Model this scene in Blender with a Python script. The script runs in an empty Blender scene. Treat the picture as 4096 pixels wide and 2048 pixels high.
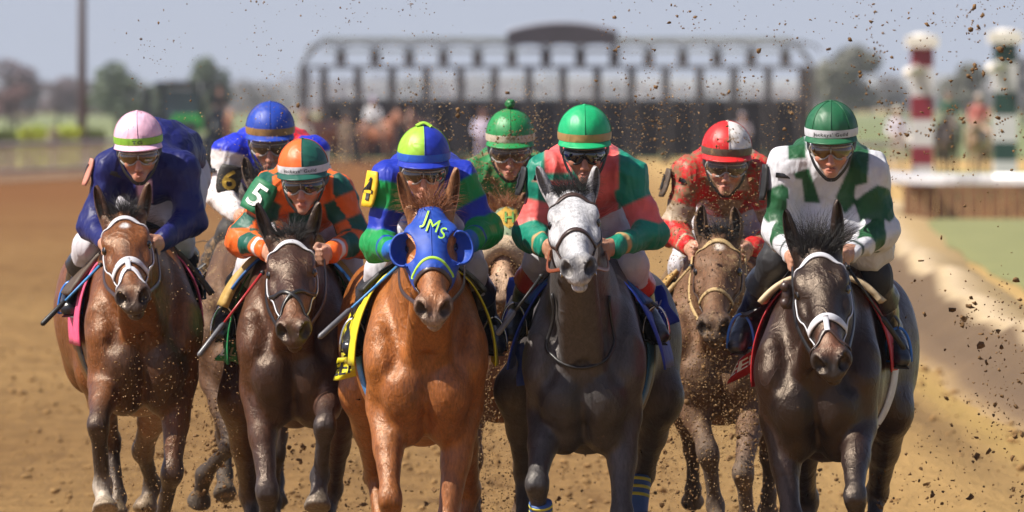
import bpy, math, random
import numpy as np
from mathutils import Vector, Matrix

# ------------------------------------------------------------------ camera, sky, sun
scene = bpy.context.scene
CAM_H = 2.2          # lens height above the track
DIST = 40.0          # camera to the leading row of horses (plane Y = 0)
FPX = 40000.0        # focal length in photograph pixels (4096 wide)
HOR = 396.0          # photograph row of the horizon

cam_data = bpy.data.cameras.new("camera")
cam = bpy.data.objects.new("camera", cam_data)
scene.collection.objects.link(cam)
cam.location = (0, -DIST, CAM_H)
cam.rotation_euler = (math.radians(90), 0, 0)
cam_data.sensor_width = 36.0
cam_data.lens = FPX / 4096 * 36.0
cam_data.shift_y = -(1024 - HOR) / 4096
cam_data.clip_start = 1.0
cam_data.clip_end = 6000
cam_data.dof.use_dof = True
cam_data.dof.focus_distance = DIST + 0.35
cam_data.dof.aperture_fstop = 7.0
scene.camera = cam

SUN_AZ, SUN_EL = -70.0, 50.0     # degrees left of the camera's back, elevation
world = bpy.data.worlds.new("World")
scene.world = world
world.use_nodes = True
wn = world.node_tree
wn.nodes.clear()
sky = wn.nodes.new("ShaderNodeTexSky")
sky.sky_type = 'NISHITA'
sky.sun_disc = False
sky.sun_elevation = math.radians(SUN_EL)
sky.air_density = 1.0
sky.dust_density = 1.0
sky.ozone_density = 1.0
bgn = wn.nodes.new("ShaderNodeBackground")
bgn.inputs[1].default_value = 0.066
won = wn.nodes.new("ShaderNodeOutputWorld")
# the whole sky is looked up a little higher than it stands (spring haze whitens, not darkens, the horizon)
_tc = wn.nodes.new("ShaderNodeTexCoord"); _sp = wn.nodes.new("ShaderNodeSeparateXYZ"); _cb = wn.nodes.new("ShaderNodeCombineXYZ")
_ml = wn.nodes.new("ShaderNodeMath"); _ml.operation = 'MULTIPLY_ADD'; _ml.inputs[1].default_value = .88; _ml.inputs[2].default_value = .12
wn.links.new(_tc.outputs["Generated"], _sp.inputs[0])
wn.links.new(_sp.outputs[0], _cb.inputs[0]); wn.links.new(_sp.outputs[1], _cb.inputs[1]); wn.links.new(_sp.outputs[2], _ml.inputs[0]); wn.links.new(_ml.outputs[0], _cb.inputs[2])
wn.links.new(_cb.outputs[0], sky.inputs[0])
_tn = wn.nodes.new("ShaderNodeMixRGB"); _tn.blend_type = 'MULTIPLY'; _tn.inputs[0].default_value = 1.0; _tn.inputs[2].default_value = (1.28, 1.06, 1.08, 1)
wn.links.new(sky.outputs[0], _tn.inputs[1])
wn.links.new(_tn.outputs[0], bgn.inputs[0])
wn.links.new(bgn.outputs[0], won.inputs[0])
_a = math.radians(SUN_AZ)
_e = math.radians(SUN_EL)
# direction from the scene to the sun
sun_dir = Vector((math.sin(_a) * math.cos(_e), -math.cos(_a) * math.cos(_e), math.sin(_e)))
sky.sun_rotation = math.atan2(sun_dir.x, sun_dir.y)
sun_data = bpy.data.lights.new("sun", 'SUN')
sun_data.energy = 5.0
sun_data.angle = math.radians(0.53)
sun_data.color = (1.0, 0.94, 0.83)
sun = bpy.data.objects.new("sun", sun_data)
scene.collection.objects.link(sun)
sun.rotation_euler = sun_dir.to_track_quat('Z', 'Y').to_euler()
scene.view_settings.view_transform = 'Standard'
scene.view_settings.look = 'None'
scene.view_settings.exposure = 0.66
scene.view_settings.gamma = 1.0

# ------------------------------------------------------------------ small helpers
A3 = lambda *v: np.array(v, dtype=np.float64)
def at(px, py, Y):
    """photograph position (4096 wide) at depth Y -> world metres"""
    k = (DIST + Y) / FPX
    return A3((px - 2048) * k, Y, CAM_H - (py - HOR) * k)
def nrm(v):
    v = np.asarray(v, float)
    return v / max(np.linalg.norm(v), 1e-9)
def lerp(a, b, t): return a + (b - a) * t
def srgb(h):
    h = h.lstrip('#')
    c = [int(h[i:i+2], 16) / 255 for i in (0, 2, 4)]
    return tuple(x / 12.92 if x <= .04045 else ((x + .055) / 1.055) ** 2.4 for x in c)
rng = np.random.default_rng(7)
random.seed(7)

def link(o):
    scene.collection.objects.link(o)
    return o
def thing(name, loc, label, cat, group=None, kind=None):
    o = link(bpy.data.objects.new(name, None))
    o.location = Vector(loc)
    o.empty_display_size = 0.2
    tag(o, label, cat, group, kind)
    return o
def tag(o, label=None, cat=None, group=None, kind=None):
    if label: o["label"] = label
    if cat: o["category"] = cat
    if group: o["group"] = group
    if kind: o["kind"] = kind
    return o
def root_loc(o):
    l = np.zeros(3)
    while o is not None:
        l = l + np.array(o.location)
        o = o.parent
    return l
def mesh_obj(name, V, F, mats, parent=None, smooth=True, col=None, fmat=None, loc=None):
    """V are world positions; the object sits at its parent's origin (or at loc)."""
    V = np.asarray(V, dtype=np.float64)
    base = root_loc(parent) if parent is not None else np.zeros(3)
    off = base if loc is None else np.asarray(loc, float)
    V = V - off
    me = bpy.data.meshes.new(name)
    if isinstance(F, tuple) and isinstance(F[0], np.ndarray):
        q, t = F
        me.vertices.add(len(V)); me.vertices.foreach_set("co", V.astype(np.float32).ravel())
        me.loops.add(q.size + t.size); me.loops.foreach_set("vertex_index", np.concatenate([q.ravel(), t.ravel()]).astype(np.int32))
        me.polygons.add(len(q) + len(t))
        me.polygons.foreach_set("loop_start", np.concatenate([np.arange(len(q)) * 4, q.size + np.arange(len(t)) * 3]).astype(np.int32))
        me.update(calc_edges=True)
    elif isinstance(F, np.ndarray):
        n, m = F.shape
        me.vertices.add(len(V)); me.vertices.foreach_set("co", V.astype(np.float32).ravel())
        me.loops.add(n * m); me.loops.foreach_set("vertex_index", F.astype(np.int32).ravel())
        me.polygons.add(n)
        me.polygons.foreach_set("loop_start", np.arange(0, n * m, m, dtype=np.int32))
        me.update(calc_edges=True)
    else:
        me.from_pydata([tuple(v) for v in V], [], [tuple(int(i) for i in f) for f in F])
        me.update()
    if col is not None:
        ca = me.color_attributes.new("Col", 'FLOAT_COLOR', 'POINT')
        c = np.ones((len(V), 4), np.float32); c[:, :3] = col
        ca.data.foreach_set("color", c.ravel())
    if not isinstance(mats, (list, tuple)): mats = [mats]
    for m in mats: me.materials.append(m)
    if fmat is not None:
        me.polygons.foreach_set("material_index", np.asarray(fmat, np.int32))
    if smooth: me.polygons.foreach_set("use_smooth", np.ones(len(me.polygons), bool))
    me.validate()
    o = link(bpy.data.objects.new(name, me))
    if parent is not None:
        o.parent = parent
        o.location = Vector(off - base)
    else:
        o.location = Vector(off)
    return o

class MB:
    """collects simple solids into one mesh"""
    def __init__(s): s.v = []; s.f = []; s.m = []
    def add(s, V, F, m=0):
        b = len(s.v)
        s.v.extend([tuple(map(float, p)) for p in V])
        s.f.extend([tuple(int(i) + b for i in f) for f in F])
        s.m.extend([m] * len(F))
        return s
    def box(s, c, size, R=None, m=0):
        c = np.asarray(c, float); h = np.asarray(size, float) / 2
        V = np.array([[x, y, z] for x in (-1, 1) for y in (-1, 1) for z in (-1, 1)], float) * h
        if R is not None: V = V @ np.asarray(R).T
        return s.add(V + c, [(0,1,3,2),(4,6,7,5),(0,4,5,1),(2,3,7,6),(0,2,6,4),(1,5,7,3)], m)
    def beam(s, a, b, w, h=None, m=0, up=(0,0,1)):
        a = np.asarray(a, float); b = np.asarray(b, float)
        d = nrm(b - a); u = np.asarray(up, float)
        if abs(d @ u) > .95: u = A3(1, 0, 0)
        x = nrm(np.cross(d, u)); z = np.cross(x, d)
        return s.box((a + b) / 2, (np.linalg.norm(b - a), w, h or w), np.stack([d, x, z], 1), m)
    def tube(s, pts, r, n=8, m=0, closed=False, flat=1.0):
        V, F = tube(pts, r, n, closed, flat)
        return s.add(V, F, m)
    def ball(s, c, r, n=12, m=0):
        V, F = ball(c, r, n)
        return s.add(V, F, m)
    def obj(s, name, mats, parent=None, smooth=False, loc=None):
        return mesh_obj(name, np.array(s.v), s.f, mats, parent, smooth, fmat=s.m, loc=loc)

def tube(pts, r, n=8, closed=False, flat=1.0):
    P = np.asarray(pts, float); k = len(P)
    r = np.full(k, r, float) if np.isscalar(r) else np.asarray(r, float)
    T = np.gradient(P, axis=0) if not closed else (np.roll(P, -1, 0) - np.roll(P, 1, 0))
    T /= np.maximum(np.linalg.norm(T, axis=1, keepdims=True), 1e-9)
    u = A3(0, 0, 1) if abs(T[0][2]) < .9 else A3(1, 0, 0)
    V = []
    for i in range(k):
        x = nrm(np.cross(u, T[i])); y = np.cross(T[i], x); u = y
        for j in range(n):
            a = 2 * math.pi * j / n
            V.append(P[i] + r[i] * (math.cos(a) * x + flat * math.sin(a) * y))
    F = []
    rings = k if closed else k - 1
    for i in range(rings):
        i2 = (i + 1) % k
        for j in range(n):
            F.append((i*n+j, i*n+(j+1)%n, i2*n+(j+1)%n, i2*n+j))
    if not closed:
        F.append(tuple(range(n))[::-1]); F.append(tuple((k-1)*n + j for j in range(n)))
    return np.array(V), F
def ball(c, r, n=12, R=None):
    r = np.full(3, r, float) if np.isscalar(r) else np.asarray(r, float)
    V = [(0, 0, 1)]; F = []
    m = max(4, n // 2)
    for i in range(1, m):
        a = math.pi * i / m
        for j in range(n):
            b = 2 * math.pi * j / n
            V.append((math.sin(a)*math.cos(b), math.sin(a)*math.sin(b), math.cos(a)))
    V.append((0, 0, -1)); e = len(V) - 1
    for j in range(n):
        F.append((0, 1 + j, 1 + (j+1) % n)); F.append((e, 1+(m-2)*n+(j+1)%n, 1+(m-2)*n+j))
    for i in range(m - 2):
        for j in range(n):
            F.append((1+i*n+j, 1+(i+1)*n+j, 1+(i+1)*n+(j+1)%n, 1+i*n+(j+1)%n))
    V = np.array(V) * r
    if R is not None: V = V @ np.asarray(R).T
    return V + np.asarray(c, float), F
def smooth_path(pts, n):
    """Catmull-Rom through the points"""
    P = np.asarray(pts, float)
    if len(P) < 3: return np.array([lerp(P[0], P[-1], t) for t in np.linspace(0, 1, n)])
    Q = np.vstack([2*P[0]-P[1], P, 2*P[-1]-P[-2]])
    out = []
    for t in np.linspace(0, len(P) - 1 - 1e-6, n):
        i = int(t); f = t - i
        a, b, c, d = Q[i], Q[i+1], Q[i+2], Q[i+3]
        out.append(.5*((2*b) + (c-a)*f + (2*a-5*b+4*c-d)*f*f + (3*b-a-3*c+d)*f**3))
    return np.array(out)
_wd = rng.normal(size=(24, 3)); _wp = rng.uniform(0, 6.28, 24)
def wob(P, freq, octs=3, seed=0):
    """smooth vectorised noise about -1..1"""
    P = np.asarray(P, float); s = 0; amp = 1; tot = 0
    for o in range(octs):
        q = 0
        for j in range(5):
            i = (o * 5 + j + seed * 7) % 24
            w = P @ (_wd[i] * freq * 2 ** o)
            q = q + np.sin(w + _wp[i] + seed * 1.7 + .8 * np.sin(w * .37 + j))
        s = s + amp * q / 3; tot += amp; amp *= .55
    return s / tot

# ------------------------------------------------------------------ smooth solid modelling: tapered elliptical limbs blended into one skin
class Prim:
    __slots__ = ("a","ba","bb","ra","rb","side","up","ax","rw","k","op","tag")
def econe(a, b, ra, rb, side=(1,0,0), k=.03, op='u', tag='', rw=None):
    p = Prim(); a = np.asarray(a, float); b = np.asarray(b, float)
    p.a = a; p.ba = b - a; p.bb = float(p.ba @ p.ba) + 1e-12
    ra = (ra, ra) if np.isscalar(ra) else ra; rb = (rb, rb) if np.isscalar(rb) else rb
    p.ra = ra; p.rb = rb
    ax = nrm(p.ba) if p.bb > 1e-8 else A3(0, 1, 0)
    s = np.asarray(side, float); s = s - ax * (s @ ax)
    if np.linalg.norm(s) < 1e-3:
        s = A3(0, 1, 0) - ax * ax[1]
        if np.linalg.norm(s) < 1e-3: s = A3(0, 0, 1)
    p.side = nrm(s); p.ax = ax; p.up = np.cross(ax, p.side)
    p.rw = rw; p.k = k; p.op = op; p.tag = tag
    return p
def ell(c, r, side=(1,0,0), ax=(0,1,0), k=.03, op='u', tag=''):
    """ellipsoid: radii r = along side, along third axis, along ax"""
    p = Prim(); p.a = np.asarray(c, float); p.ba = np.zeros(3); p.bb = 1.0
    p.ax = nrm(ax); s = np.asarray(side, float); p.side = nrm(s - p.ax * (s @ p.ax)); p.up = np.cross(p.ax, p.side)
    p.ra = p.rb = (r[0], r[1]); p.rw = r[2]; p.k = k; p.op = op; p.tag = tag
    return p
def pdist(P, p):
    q = P - p.a.astype(P.dtype)
    f = P.dtype.type
    if p.ba.any():
        t = np.clip(q @ (p.ba / p.bb).astype(P.dtype), 0, 1)
        r = q - t[..., None] * p.ba.astype(P.dtype)
        rs = f(p.ra[0]) + t * f(p.rb[0] - p.ra[0]); rt = f(p.ra[1]) + t * f(p.rb[1] - p.ra[1])
        rw = np.minimum(rs, rt) if p.rw is None else f(p.rw)
    else:
        r = q; rs, rt = f(p.ra[0]), f(p.ra[1]); rw = f(p.rw)
    u = (r @ p.side.astype(P.dtype)) / rs; v = (r @ p.up.astype(P.dtype)) / rt; w = (r @ p.ax.astype(P.dtype)) / rw
    k0 = np.sqrt(u*u + v*v + w*w) + f(1e-9)
    u = u / rs; v = v / rt; w = w / rw
    k1 = np.sqrt(u*u + v*v + w*w) + f(1e-6)
    return k0 * (k0 - 1) / k1
def combine(d, e, p):
    k = p.k
    if p.op == 'u':
        h = np.maximum(k - np.abs(d - e), 0) / k
        return np.minimum(d, e) - h * h * k * .25
    if p.op == 's':
        e = -e
    h = np.maximum(k - np.abs(d - e), 0) / k
    return np.maximum(d, e) + h * h * k * .25
def sdf(P, prims):
    d = np.full(P.shape[:-1], 9.0, P.dtype)
    for p in prims: d = combine(d, pdist(P, p), p)
    return d
def sgrad(P, prims, e=.004):
    g = np.stack([sdf(P + np.eye(3)[i] * e, prims) - sdf(P - np.eye(3)[i] * e, prims) for i in range(3)], -1)
    return g / np.maximum(np.linalg.norm(g, axis=-1, keepdims=True), 1e-9)
def onto(P, prims, off=0.0, it=6):
    P = np.array(P, float)
    for _ in range(it):
        P = P - sgrad(P, prims) * (sdf(P, prims) - off)[..., None] * .9
    return P
def skin(prims, vox, smooth=2, clip=None):
    """mesh of the blended solid (surface nets on a block-sparse grid)"""
    lo = np.full(3, 1e9); hi = np.full(3, -1e9)
    for p in prims:
        if p.op != 'u': continue
        m = max(max(p.ra), max(p.rb), p.rw or 0) + .02
        for c in (p.a, p.a + p.ba): lo = np.minimum(lo, c - m); hi = np.maximum(hi, c + m)
    if clip is not None: lo = np.maximum(lo, clip[0]); hi = np.minimum(hi, clip[1])
    B = 8; nb = np.ceil((hi - lo) / (vox * B)).astype(int) + 1
    ii = np.stack(np.meshgrid(*[np.arange(n) for n in nb], indexing='ij'), -1).reshape(-1, 3)
    cen = (lo + (ii * B + (B - 1) / 2) * vox).astype(np.float32)
    hd = vox * B * .5 * 1.75
    D = [pdist(cen, p) for p in prims]
    tot = np.full(len(cen), 9., np.float32)
    for p, e in zip(prims, D): tot = combine(tot, e, p)
    act = np.abs(tot) < hd * 1.8 + .03
    idx = np.nonzero(act)[0]
    off = np.stack(np.meshgrid(*[np.arange(B)] * 3, indexing='ij'), -1).reshape(-1, 3)
    S = (lo + (ii[idx][:, None, :] * B + off[None]) * vox).astype(np.float32)
    val = np.full(S.shape[:2], 9., np.float32)
    for p, e in zip(prims, D):
        sel = e[idx] < hd * 1.8 + p.k + .04 if p.op != 'i' else np.ones(len(idx), bool)
        if not sel.any(): continue
        val[sel] = combine(val[sel], pdist(S[sel], p), p)
    G = np.empty((nb[0], nb[1], nb[2], B, B, B), np.float32)
    G[:] = np.where(tot > 0, 1., -1.).reshape(tuple(nb))[..., None, None, None]
    G[ii[idx, 0], ii[idx, 1], ii[idx, 2]] = val.reshape(-1, B, B, B)
    G = G.transpose(0, 3, 1, 4, 2, 5).reshape(nb[0]*B, nb[1]*B, nb[2]*B)
    G[0] = G[-1] = 1; G[:, 0] = G[:, -1] = 1; G[:, :, 0] = G[:, :, -1] = 1
    I = G < 0
    n = I[:-1,:-1,:-1].astype(np.int8)
    cnt = n.copy()
    for dx, dy, dz in [(0,0,1),(0,1,0),(0,1,1),(1,0,0),(1,0,1),(1,1,0),(1,1,1)]:
        cnt = cnt + I[dx:I.shape[0]-1+dx, dy:I.shape[1]-1+dy, dz:I.shape[2]-1+dz]
    c = np.stack(np.nonzero((cnt > 0) & (cnt < 8)), -1)
    cid = np.full(cnt.shape, -1, np.int32); cid[c[:,0], c[:,1], c[:,2]] = np.arange(len(c))
    cor = np.array([(i, j, k) for i in (0,1) for j in (0,1) for k in (0,1)])
    cv = np.stack([G[c[:,0]+o[0], c[:,1]+o[1], c[:,2]+o[2]] for o in cor], 1)
    acc = np.zeros((len(c), 3)); num = np.zeros(len(c))
    for e0 in range(8):
        for bit in (1, 2, 4):
            e1 = e0 | bit
            if e1 == e0: continue
            x0, x1 = cv[:, e0], cv[:, e1]
            m = (x0 < 0) != (x1 < 0)
            t = np.where(m, x0 / np.where(m, x0 - x1, 1), 0)
            acc += np.where(m[:, None], cor[e0] + t[:, None] * (cor[e1] - cor[e0]), 0); num += m
    V = lo + (c + acc / num[:, None]) * vox
    Q = []
    for ax in range(3):
        o = [0, 0, 0]; o[ax] = 1
        sl0 = tuple(slice(0, I.shape[k] - o[k]) for k in range(3)); sl1 = tuple(slice(o[k], None) for k in range(3))
        A, Bm = I[sl0], I[sl1]
        e = np.stack(np.nonzero(A != Bm), -1)
        b, cc = (ax + 1) % 3, (ax + 2) % 3
        ok = (e[:, b] > 0) & (e[:, cc] > 0) & (e[:, b] < I.shape[b]-1) & (e[:, cc] < I.shape[cc]-1); e = e[ok]
        def g(db, dc):
            x = e.copy(); x[:, b] -= db; x[:, cc] -= dc
            return cid[x[:,0], x[:,1], x[:,2]]
        q = np.stack([g(0,0), g(1,0), g(1,1), g(0,1)], 1)
        fl = A[e[:,0], e[:,1], e[:,2]]
        q[~fl] = q[~fl][:, ::-1]
        Q.append(q)
    Q = np.vstack(Q); Q = Q[(Q >= 0).all(1)]
    E = np.vstack([Q[:, [0,1]], Q[:, [1,2]], Q[:, [2,3]], Q[:, [3,0]]])
    for _ in range(smooth):
        s = np.zeros_like(V); w = np.bincount(E[:,0], minlength=len(V)) + np.bincount(E[:,1], minlength=len(V))
        for d in range(3):
            s[:, d] = np.bincount(E[:,0], V[E[:,1], d], len(V)) + np.bincount(E[:,1], V[E[:,0], d], len(V))
        V = V * .4 + .6 * s / np.maximum(w, 1)[:, None]
    return V, Q
def vnormals(V, Q):
    n = np.zeros_like(V)
    if isinstance(Q, tuple):
        t = Q[1]; fn = np.cross(V[t[:,1]] - V[t[:,0]], V[t[:,2]] - V[t[:,0]])
        for j in range(3):
            for d in range(3): n[:, d] += np.bincount(t[:, j], fn[:, d], len(V))
        Q = Q[0]
    fn = np.cross(V[Q[:,2]] - V[Q[:,0]], V[Q[:,3]] - V[Q[:,1]])
    for j in range(4):
        for d in range(3): n[:, d] += np.bincount(Q[:, j], fn[:, d], len(V))
    return n / np.maximum(np.linalg.norm(n, axis=1, keepdims=True), 1e-12)
def tag_weights(V, prims, tau=.012):
    """soft share of every tag at each vertex"""
    tags = sorted({p.tag for p in prims if p.op == 'u'})
    V32 = V.astype(np.float32)
    W = {t: np.full(len(V), 9., np.float32) for t in tags}
    for p in prims:
        if p.op != 'u': continue
        W[p.tag] = np.minimum(W[p.tag], pdist(V32, p))
    m = np.min(np.stack([W[t] for t in tags]), 0)
    E = {t: np.exp(-np.minimum((W[t] - m) / tau, 30)) for t in tags}
    s = sum(E.values())
    return {t: E[t] / s for t in tags}

def thin_out(V, Q, mask, cell):
    """merge neighbouring vertices where mask is set (places hardly seen)"""
    key = np.floor(V / cell).astype(np.int64)
    idv = (key[:, 0] * 73856093) ^ (key[:, 1] * 19349663) ^ (key[:, 2] * 83492791)
    idv = np.where(mask, idv, np.arange(len(V)) + (1 << 60))
    u, inv = np.unique(idv, return_inverse=True)
    n = np.bincount(inv).astype(float)
    V2 = np.stack([np.bincount(inv, V[:, d]) / n for d in range(3)], 1)
    Q2 = inv[Q]
    T = np.vstack([Q2[:, [0, 1, 2, 2]], Q2[:, [0, 2, 3, 3]]])
    good = (Q2[:, 0] != Q2[:, 1]) & (Q2[:, 1] != Q2[:, 2]) & (Q2[:, 2] != Q2[:, 3]) & (Q2[:, 3] != Q2[:, 0]) & (Q2[:, 0] != Q2[:, 2]) & (Q2[:, 1] != Q2[:, 3])
    full = Q2[good]
    bad = Q2[~good]
    tri = []
    for a, b, c in ((0, 1, 2), (0, 2, 3)):
        t = bad[:, [a, b, c]]
        t = t[(t[:, 0] != t[:, 1]) & (t[:, 1] != t[:, 2]) & (t[:, 0] != t[:, 2])]
        tri.append(t)
    tri = np.vstack(tri)
    return V2, (full, tri)
# ------------------------------------------------------------------ materials
def new_mat(name):
    m = bpy.data.materials.new(name); m.use_nodes = True
    nt = m.node_tree
    return m, nt, nt.nodes["Principled BSDF"]
def N(nt, typ, **kw):
    n = nt.nodes.new("ShaderNode" + typ)
    for k, v in kw.items():
        if k.startswith("i_"): n.inputs[k[2:].replace("_", " ")].default_value = v
        else: setattr(n, k, v)
    return n
def noise_fac(nt, scale, detail=4, rough=.6, coord="Object", stretch=None, dist=0.0):
    tc = N(nt, "TexCoord"); no = N(nt, "TexNoise")
    no.inputs["Scale"].default_value = scale; no.inputs["Detail"].default_value = detail
    no.inputs["Roughness"].default_value = rough; no.inputs["Distortion"].default_value = dist
    if stretch:
        mp = N(nt, "Mapping"); mp.inputs["Scale"].default_value = stretch
        nt.links.new(tc.outputs[coord], mp.inputs[0]); nt.links.new(mp.outputs[0], no.inputs[0])
    else:
        nt.links.new(tc.outputs[coord], no.inputs[0])
    return no.outputs["Fac"]
def ramp(nt, fac, stops):
    r = N(nt, "ValToRGB"); e = r.color_ramp.elements
    while len(e) < len(stops): e.new(.5)
    for x, (p, c) in zip(e, stops):
        x.position = p; x.color = (*c, 1) if len(c) == 3 else c
    nt.links.new(fac, r.inputs[0]); return r.outputs[0]
def mixc(nt, fac, a, b, mode='MIX'):
    m = N(nt, "MixRGB", blend_type=mode)
    for s, v in ((0, fac), (1, a), (2, b)):
        if hasattr(v, "is_linked") or hasattr(v, "links"): nt.links.new(v, m.inputs[s])
        elif s == 0: m.inputs[0].default_value = v
        else: m.inputs[s].default_value = (*v, 1)
    return m.outputs[0]
def bump(nt, bs, h, strength, dist=.01, prev=None):
    b = N(nt, "Bump"); b.inputs["Strength"].default_value = strength; b.inputs["Distance"].default_value = dist
    nt.links.new(h, b.inputs["Height"])
    if prev is not None: nt.links.new(prev, b.inputs["Normal"])
    nt.links.new(b.outputs[0], bs.inputs["Normal"]); return b.outputs[0]
def ridge(nt, scale, width=.12, detail=2, dist=.8, stretch=None):
    """thin raised lines where a noise crosses its middle value (creases, veins)"""
    f = noise_fac(nt, scale, detail, .5, stretch=stretch, dist=dist)
    a = N(nt, "Math", operation='SUBTRACT'); nt.links.new(f, a.inputs[0]); a.inputs[1].default_value = .5
    b = N(nt, "Math", operation='ABSOLUTE'); nt.links.new(a.outputs[0], b.inputs[0])
    m = N(nt, "MapRange", interpolation_type='SMOOTHSTEP'); m.inputs[1].default_value = 0.; m.inputs[2].default_value = width; m.inputs[3].default_value = 1.; m.inputs[4].default_value = 0.
    nt.links.new(b.outputs[0], m.inputs[0]); return m.outputs[0]
def plain(name, c, rough=.5, var=.25, scale=30, metal=0., bumps=.15, bscale=None, spec=.5, coat=0., sheen=0.):
    m, nt, bs = new_mat(name)
    f = noise_fac(nt, scale)
    lo = tuple(x * (1 - var) for x in c); hi = tuple(min(1, x * (1 + var)) for x in c)
    nt.links.new(ramp(nt, f, [(.3, lo), (.7, hi)]), bs.inputs["Base Color"])
    bs.inputs["Roughness"].default_value = rough; bs.inputs["Metallic"].default_value = metal
    bs.inputs["Specular IOR Level"].default_value = spec; bs.inputs["Coat Weight"].default_value = coat
    bs.inputs["Sheen Weight"].default_value = sheen
    if bumps: bump(nt, bs, noise_fac(nt, bscale or scale * 4), bumps, .004)
    return m
MUD = (.20, .125, .062)
def mud_over(nt, base, amount, scale=9.0):
    """splashes of dried track dirt: amount 0..1"""
    f1 = noise_fac(nt, scale, 6, .7); f2 = noise_fac(nt, scale * 7, 4, .7)
    a = N(nt, "Math", operation='MULTIPLY_ADD'); nt.links.new(f1, a.inputs[0]); a.inputs[1].default_value = .65
    b = N(nt, "Math", operation='MULTIPLY'); nt.links.new(f2, b.inputs[0]); b.inputs[1].default_value = .35
    nt.links.new(b.outputs[0], a.inputs[2])
    t = .64 - .22 * amount if amount >= 0 else .655
    f = ramp(nt, a.outputs[0], [(t - .03, (0, 0, 0)), (t + .05, (1, 1, 1))])
    return mixc(nt, f, base, MUD)
def coat_mat(name, gloss=.33, mud=0., var=.3, vein=.24, spec=.62, tint=(1, .80, .64)):
    m, nt, bs = new_mat(name)
    at_ = N(nt, "Attribute", attribute_name="Col")
    c = mixc(nt, 1.0, at_.outputs["Color"], ramp(nt, noise_fac(nt, 6, 5), [(.3, (1 - var,) * 3), (.7, (1 + var * .6,) * 3)]), 'MULTIPLY')
    c = mixc(nt, 1.0, c, ramp(nt, noise_fac(nt, 85, 4, .7, stretch=(1.2, 1, .30)), [(.3, (.50,) * 3), (.7, (1.40,) * 3)]), 'MULTIPLY')
    if mud: c = mud_over(nt, c, mud, 7)
    nt.links.new(c, bs.inputs["Base Color"])
    bs.inputs["Roughness"].default_value = gloss
    rr = ramp(nt, noise_fac(nt, 11, 4), [(.3, (gloss - .06,) * 3), (.75, (gloss + .16,) * 3)])
    nt.links.new(rr, bs.inputs["Roughness"])
    bs.inputs["Specular IOR Level"].default_value = spec
    bs.inputs["Specular Tint"].default_value = (*tint, 1)
    b1 = bump(nt, bs, noise_fac(nt, 11, 4, .55, dist=.9), vein, .03)
    b1 = bump(nt, bs, ridge(nt, 5.5, .022, 1, 1.2, (1, 1, .5)), .20, .009, b1)
    b1 = bump(nt, bs, noise_fac(nt, 46, 5, .72, dist=.8, stretch=(1, 1, .42)), .32, .014, b1)
    bump(nt, bs, noise_fac(nt, 230, 3, .7, stretch=(1.2, 1, .22)), .25, .005, b1)
    return m
def cloth_mat(name, mud=0., rough=.5, wr=.2, sheen=.02, fine=260):
    m, nt, bs = new_mat(name)
    at_ = N(nt, "Attribute", attribute_name="Col")
    c = mixc(nt, 1.0, at_.outputs["Color"], ramp(nt, noise_fac(nt, 20, 4), [(.3, (.88,) * 3), (.7, (1.06,) * 3)]), 'MULTIPLY')
    if mud: c = mud_over(nt, c, mud, 11)
    nt.links.new(c, bs.inputs["Base Color"])
    bs.inputs["Roughness"].default_value = rough; bs.inputs["Sheen Weight"].default_value = sheen
    bs.inputs["Specular IOR Level"].default_value = .35
    b1 = bump(nt, bs, noise_fac(nt, 24, 2, .45, dist=.4, stretch=(1.2, 1, .8)), wr, .02)
    b1 = bump(nt, bs, ridge(nt, 11, .16, 1, .7, (1.3, 1, .5)), .22, .016, b1)
    bump(nt, bs, noise_fac(nt, fine, 2), .06, .003, b1)
    return m
def flat_cloth(name, c, rough=.55, mud=0., wr=.3):
    m, nt, bs = new_mat(name)
    col = ramp(nt, noise_fac(nt, 25, 4), [(.3, tuple(x * .85 for x in c)), (.7, tuple(min(1, x * 1.08) for x in c))])
    if mud: col = mud_over(nt, col, mud, 14)
    nt.links.new(col, bs.inputs["Base Color"]); bs.inputs["Roughness"].default_value = rough
    bs.inputs["Sheen Weight"].default_value = .02
    b1 = bump(nt, bs, ridge(nt, 11, .16, 1, .6), wr * .7, .012)
    bump(nt, bs, noise_fac(nt, 300, 2), .08, .003, b1)
    return m
mt = {}
mt['eye'] = plain("horse_eye", (.012, .007, .004), .06, .2, 40, bumps=0, coat=.6)
mt['hair_black'] = plain("black_hair", (.012, .010, .009), .45, .4, 80)
mt['hair_chestnut'] = plain("chestnut_hair", (.24, .085, .028), .5, .35, 80)
mt['white_strap'] = plain("white_rubber_strap", (.56, .56, .60), .42, .1, 40)
mt['dark_strap'] = plain("dark_brown_leather", (.045, .024, .018), .38, .3, 60)
mt['black_strap'] = plain("black_leather_strap", (.014, .013, .014), .38, .3, 60)
mt['brown_strap'] = plain("red_brown_leather", (.22, .055, .022), .4, .25, 60)
mt['rope_strap'] = plain("tan_rope_strap", (.42, .29, .13), .6, .35, 120, bumps=.6)
mt['blue_strap'] = plain("blue_webbing", (.05, .22, .5), .5, .2, 80)
mt['steel'] = plain("steel", (.55, .54, .52), .25, .15, 50, metal=1.)
mt['boot'] = plain("black_boot_leather", (.012, .013, .018), .22, .3, 18, bumps=.25, bscale=22, coat=.3)
mt['boot_mud'] = None
mt['black'] = plain("black_rubber", (.012, .012, .013), .5, .2, 40)
mt['rubber_grey'] = plain("grey_rubber", (.10, .10, .11), .35, .2, 40)
mt['lens'] = plain("smoked_lens", (.035, .02, .012), .04, .4, 10, bumps=0, coat=1.)
mt['lens_dark'] = plain("black_lens", (.010, .010, .012), .04, .3, 10, bumps=0, coat=1.)
mt['lens_amber'] = plain("amber_lens", (.12, .06, .015), .05, .5, 9, bumps=0, coat=1.)
mt['lens_mud'] = plain("muddy_lens", (.10, .065, .035), .16, .4, 30, bumps=.1)
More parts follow.
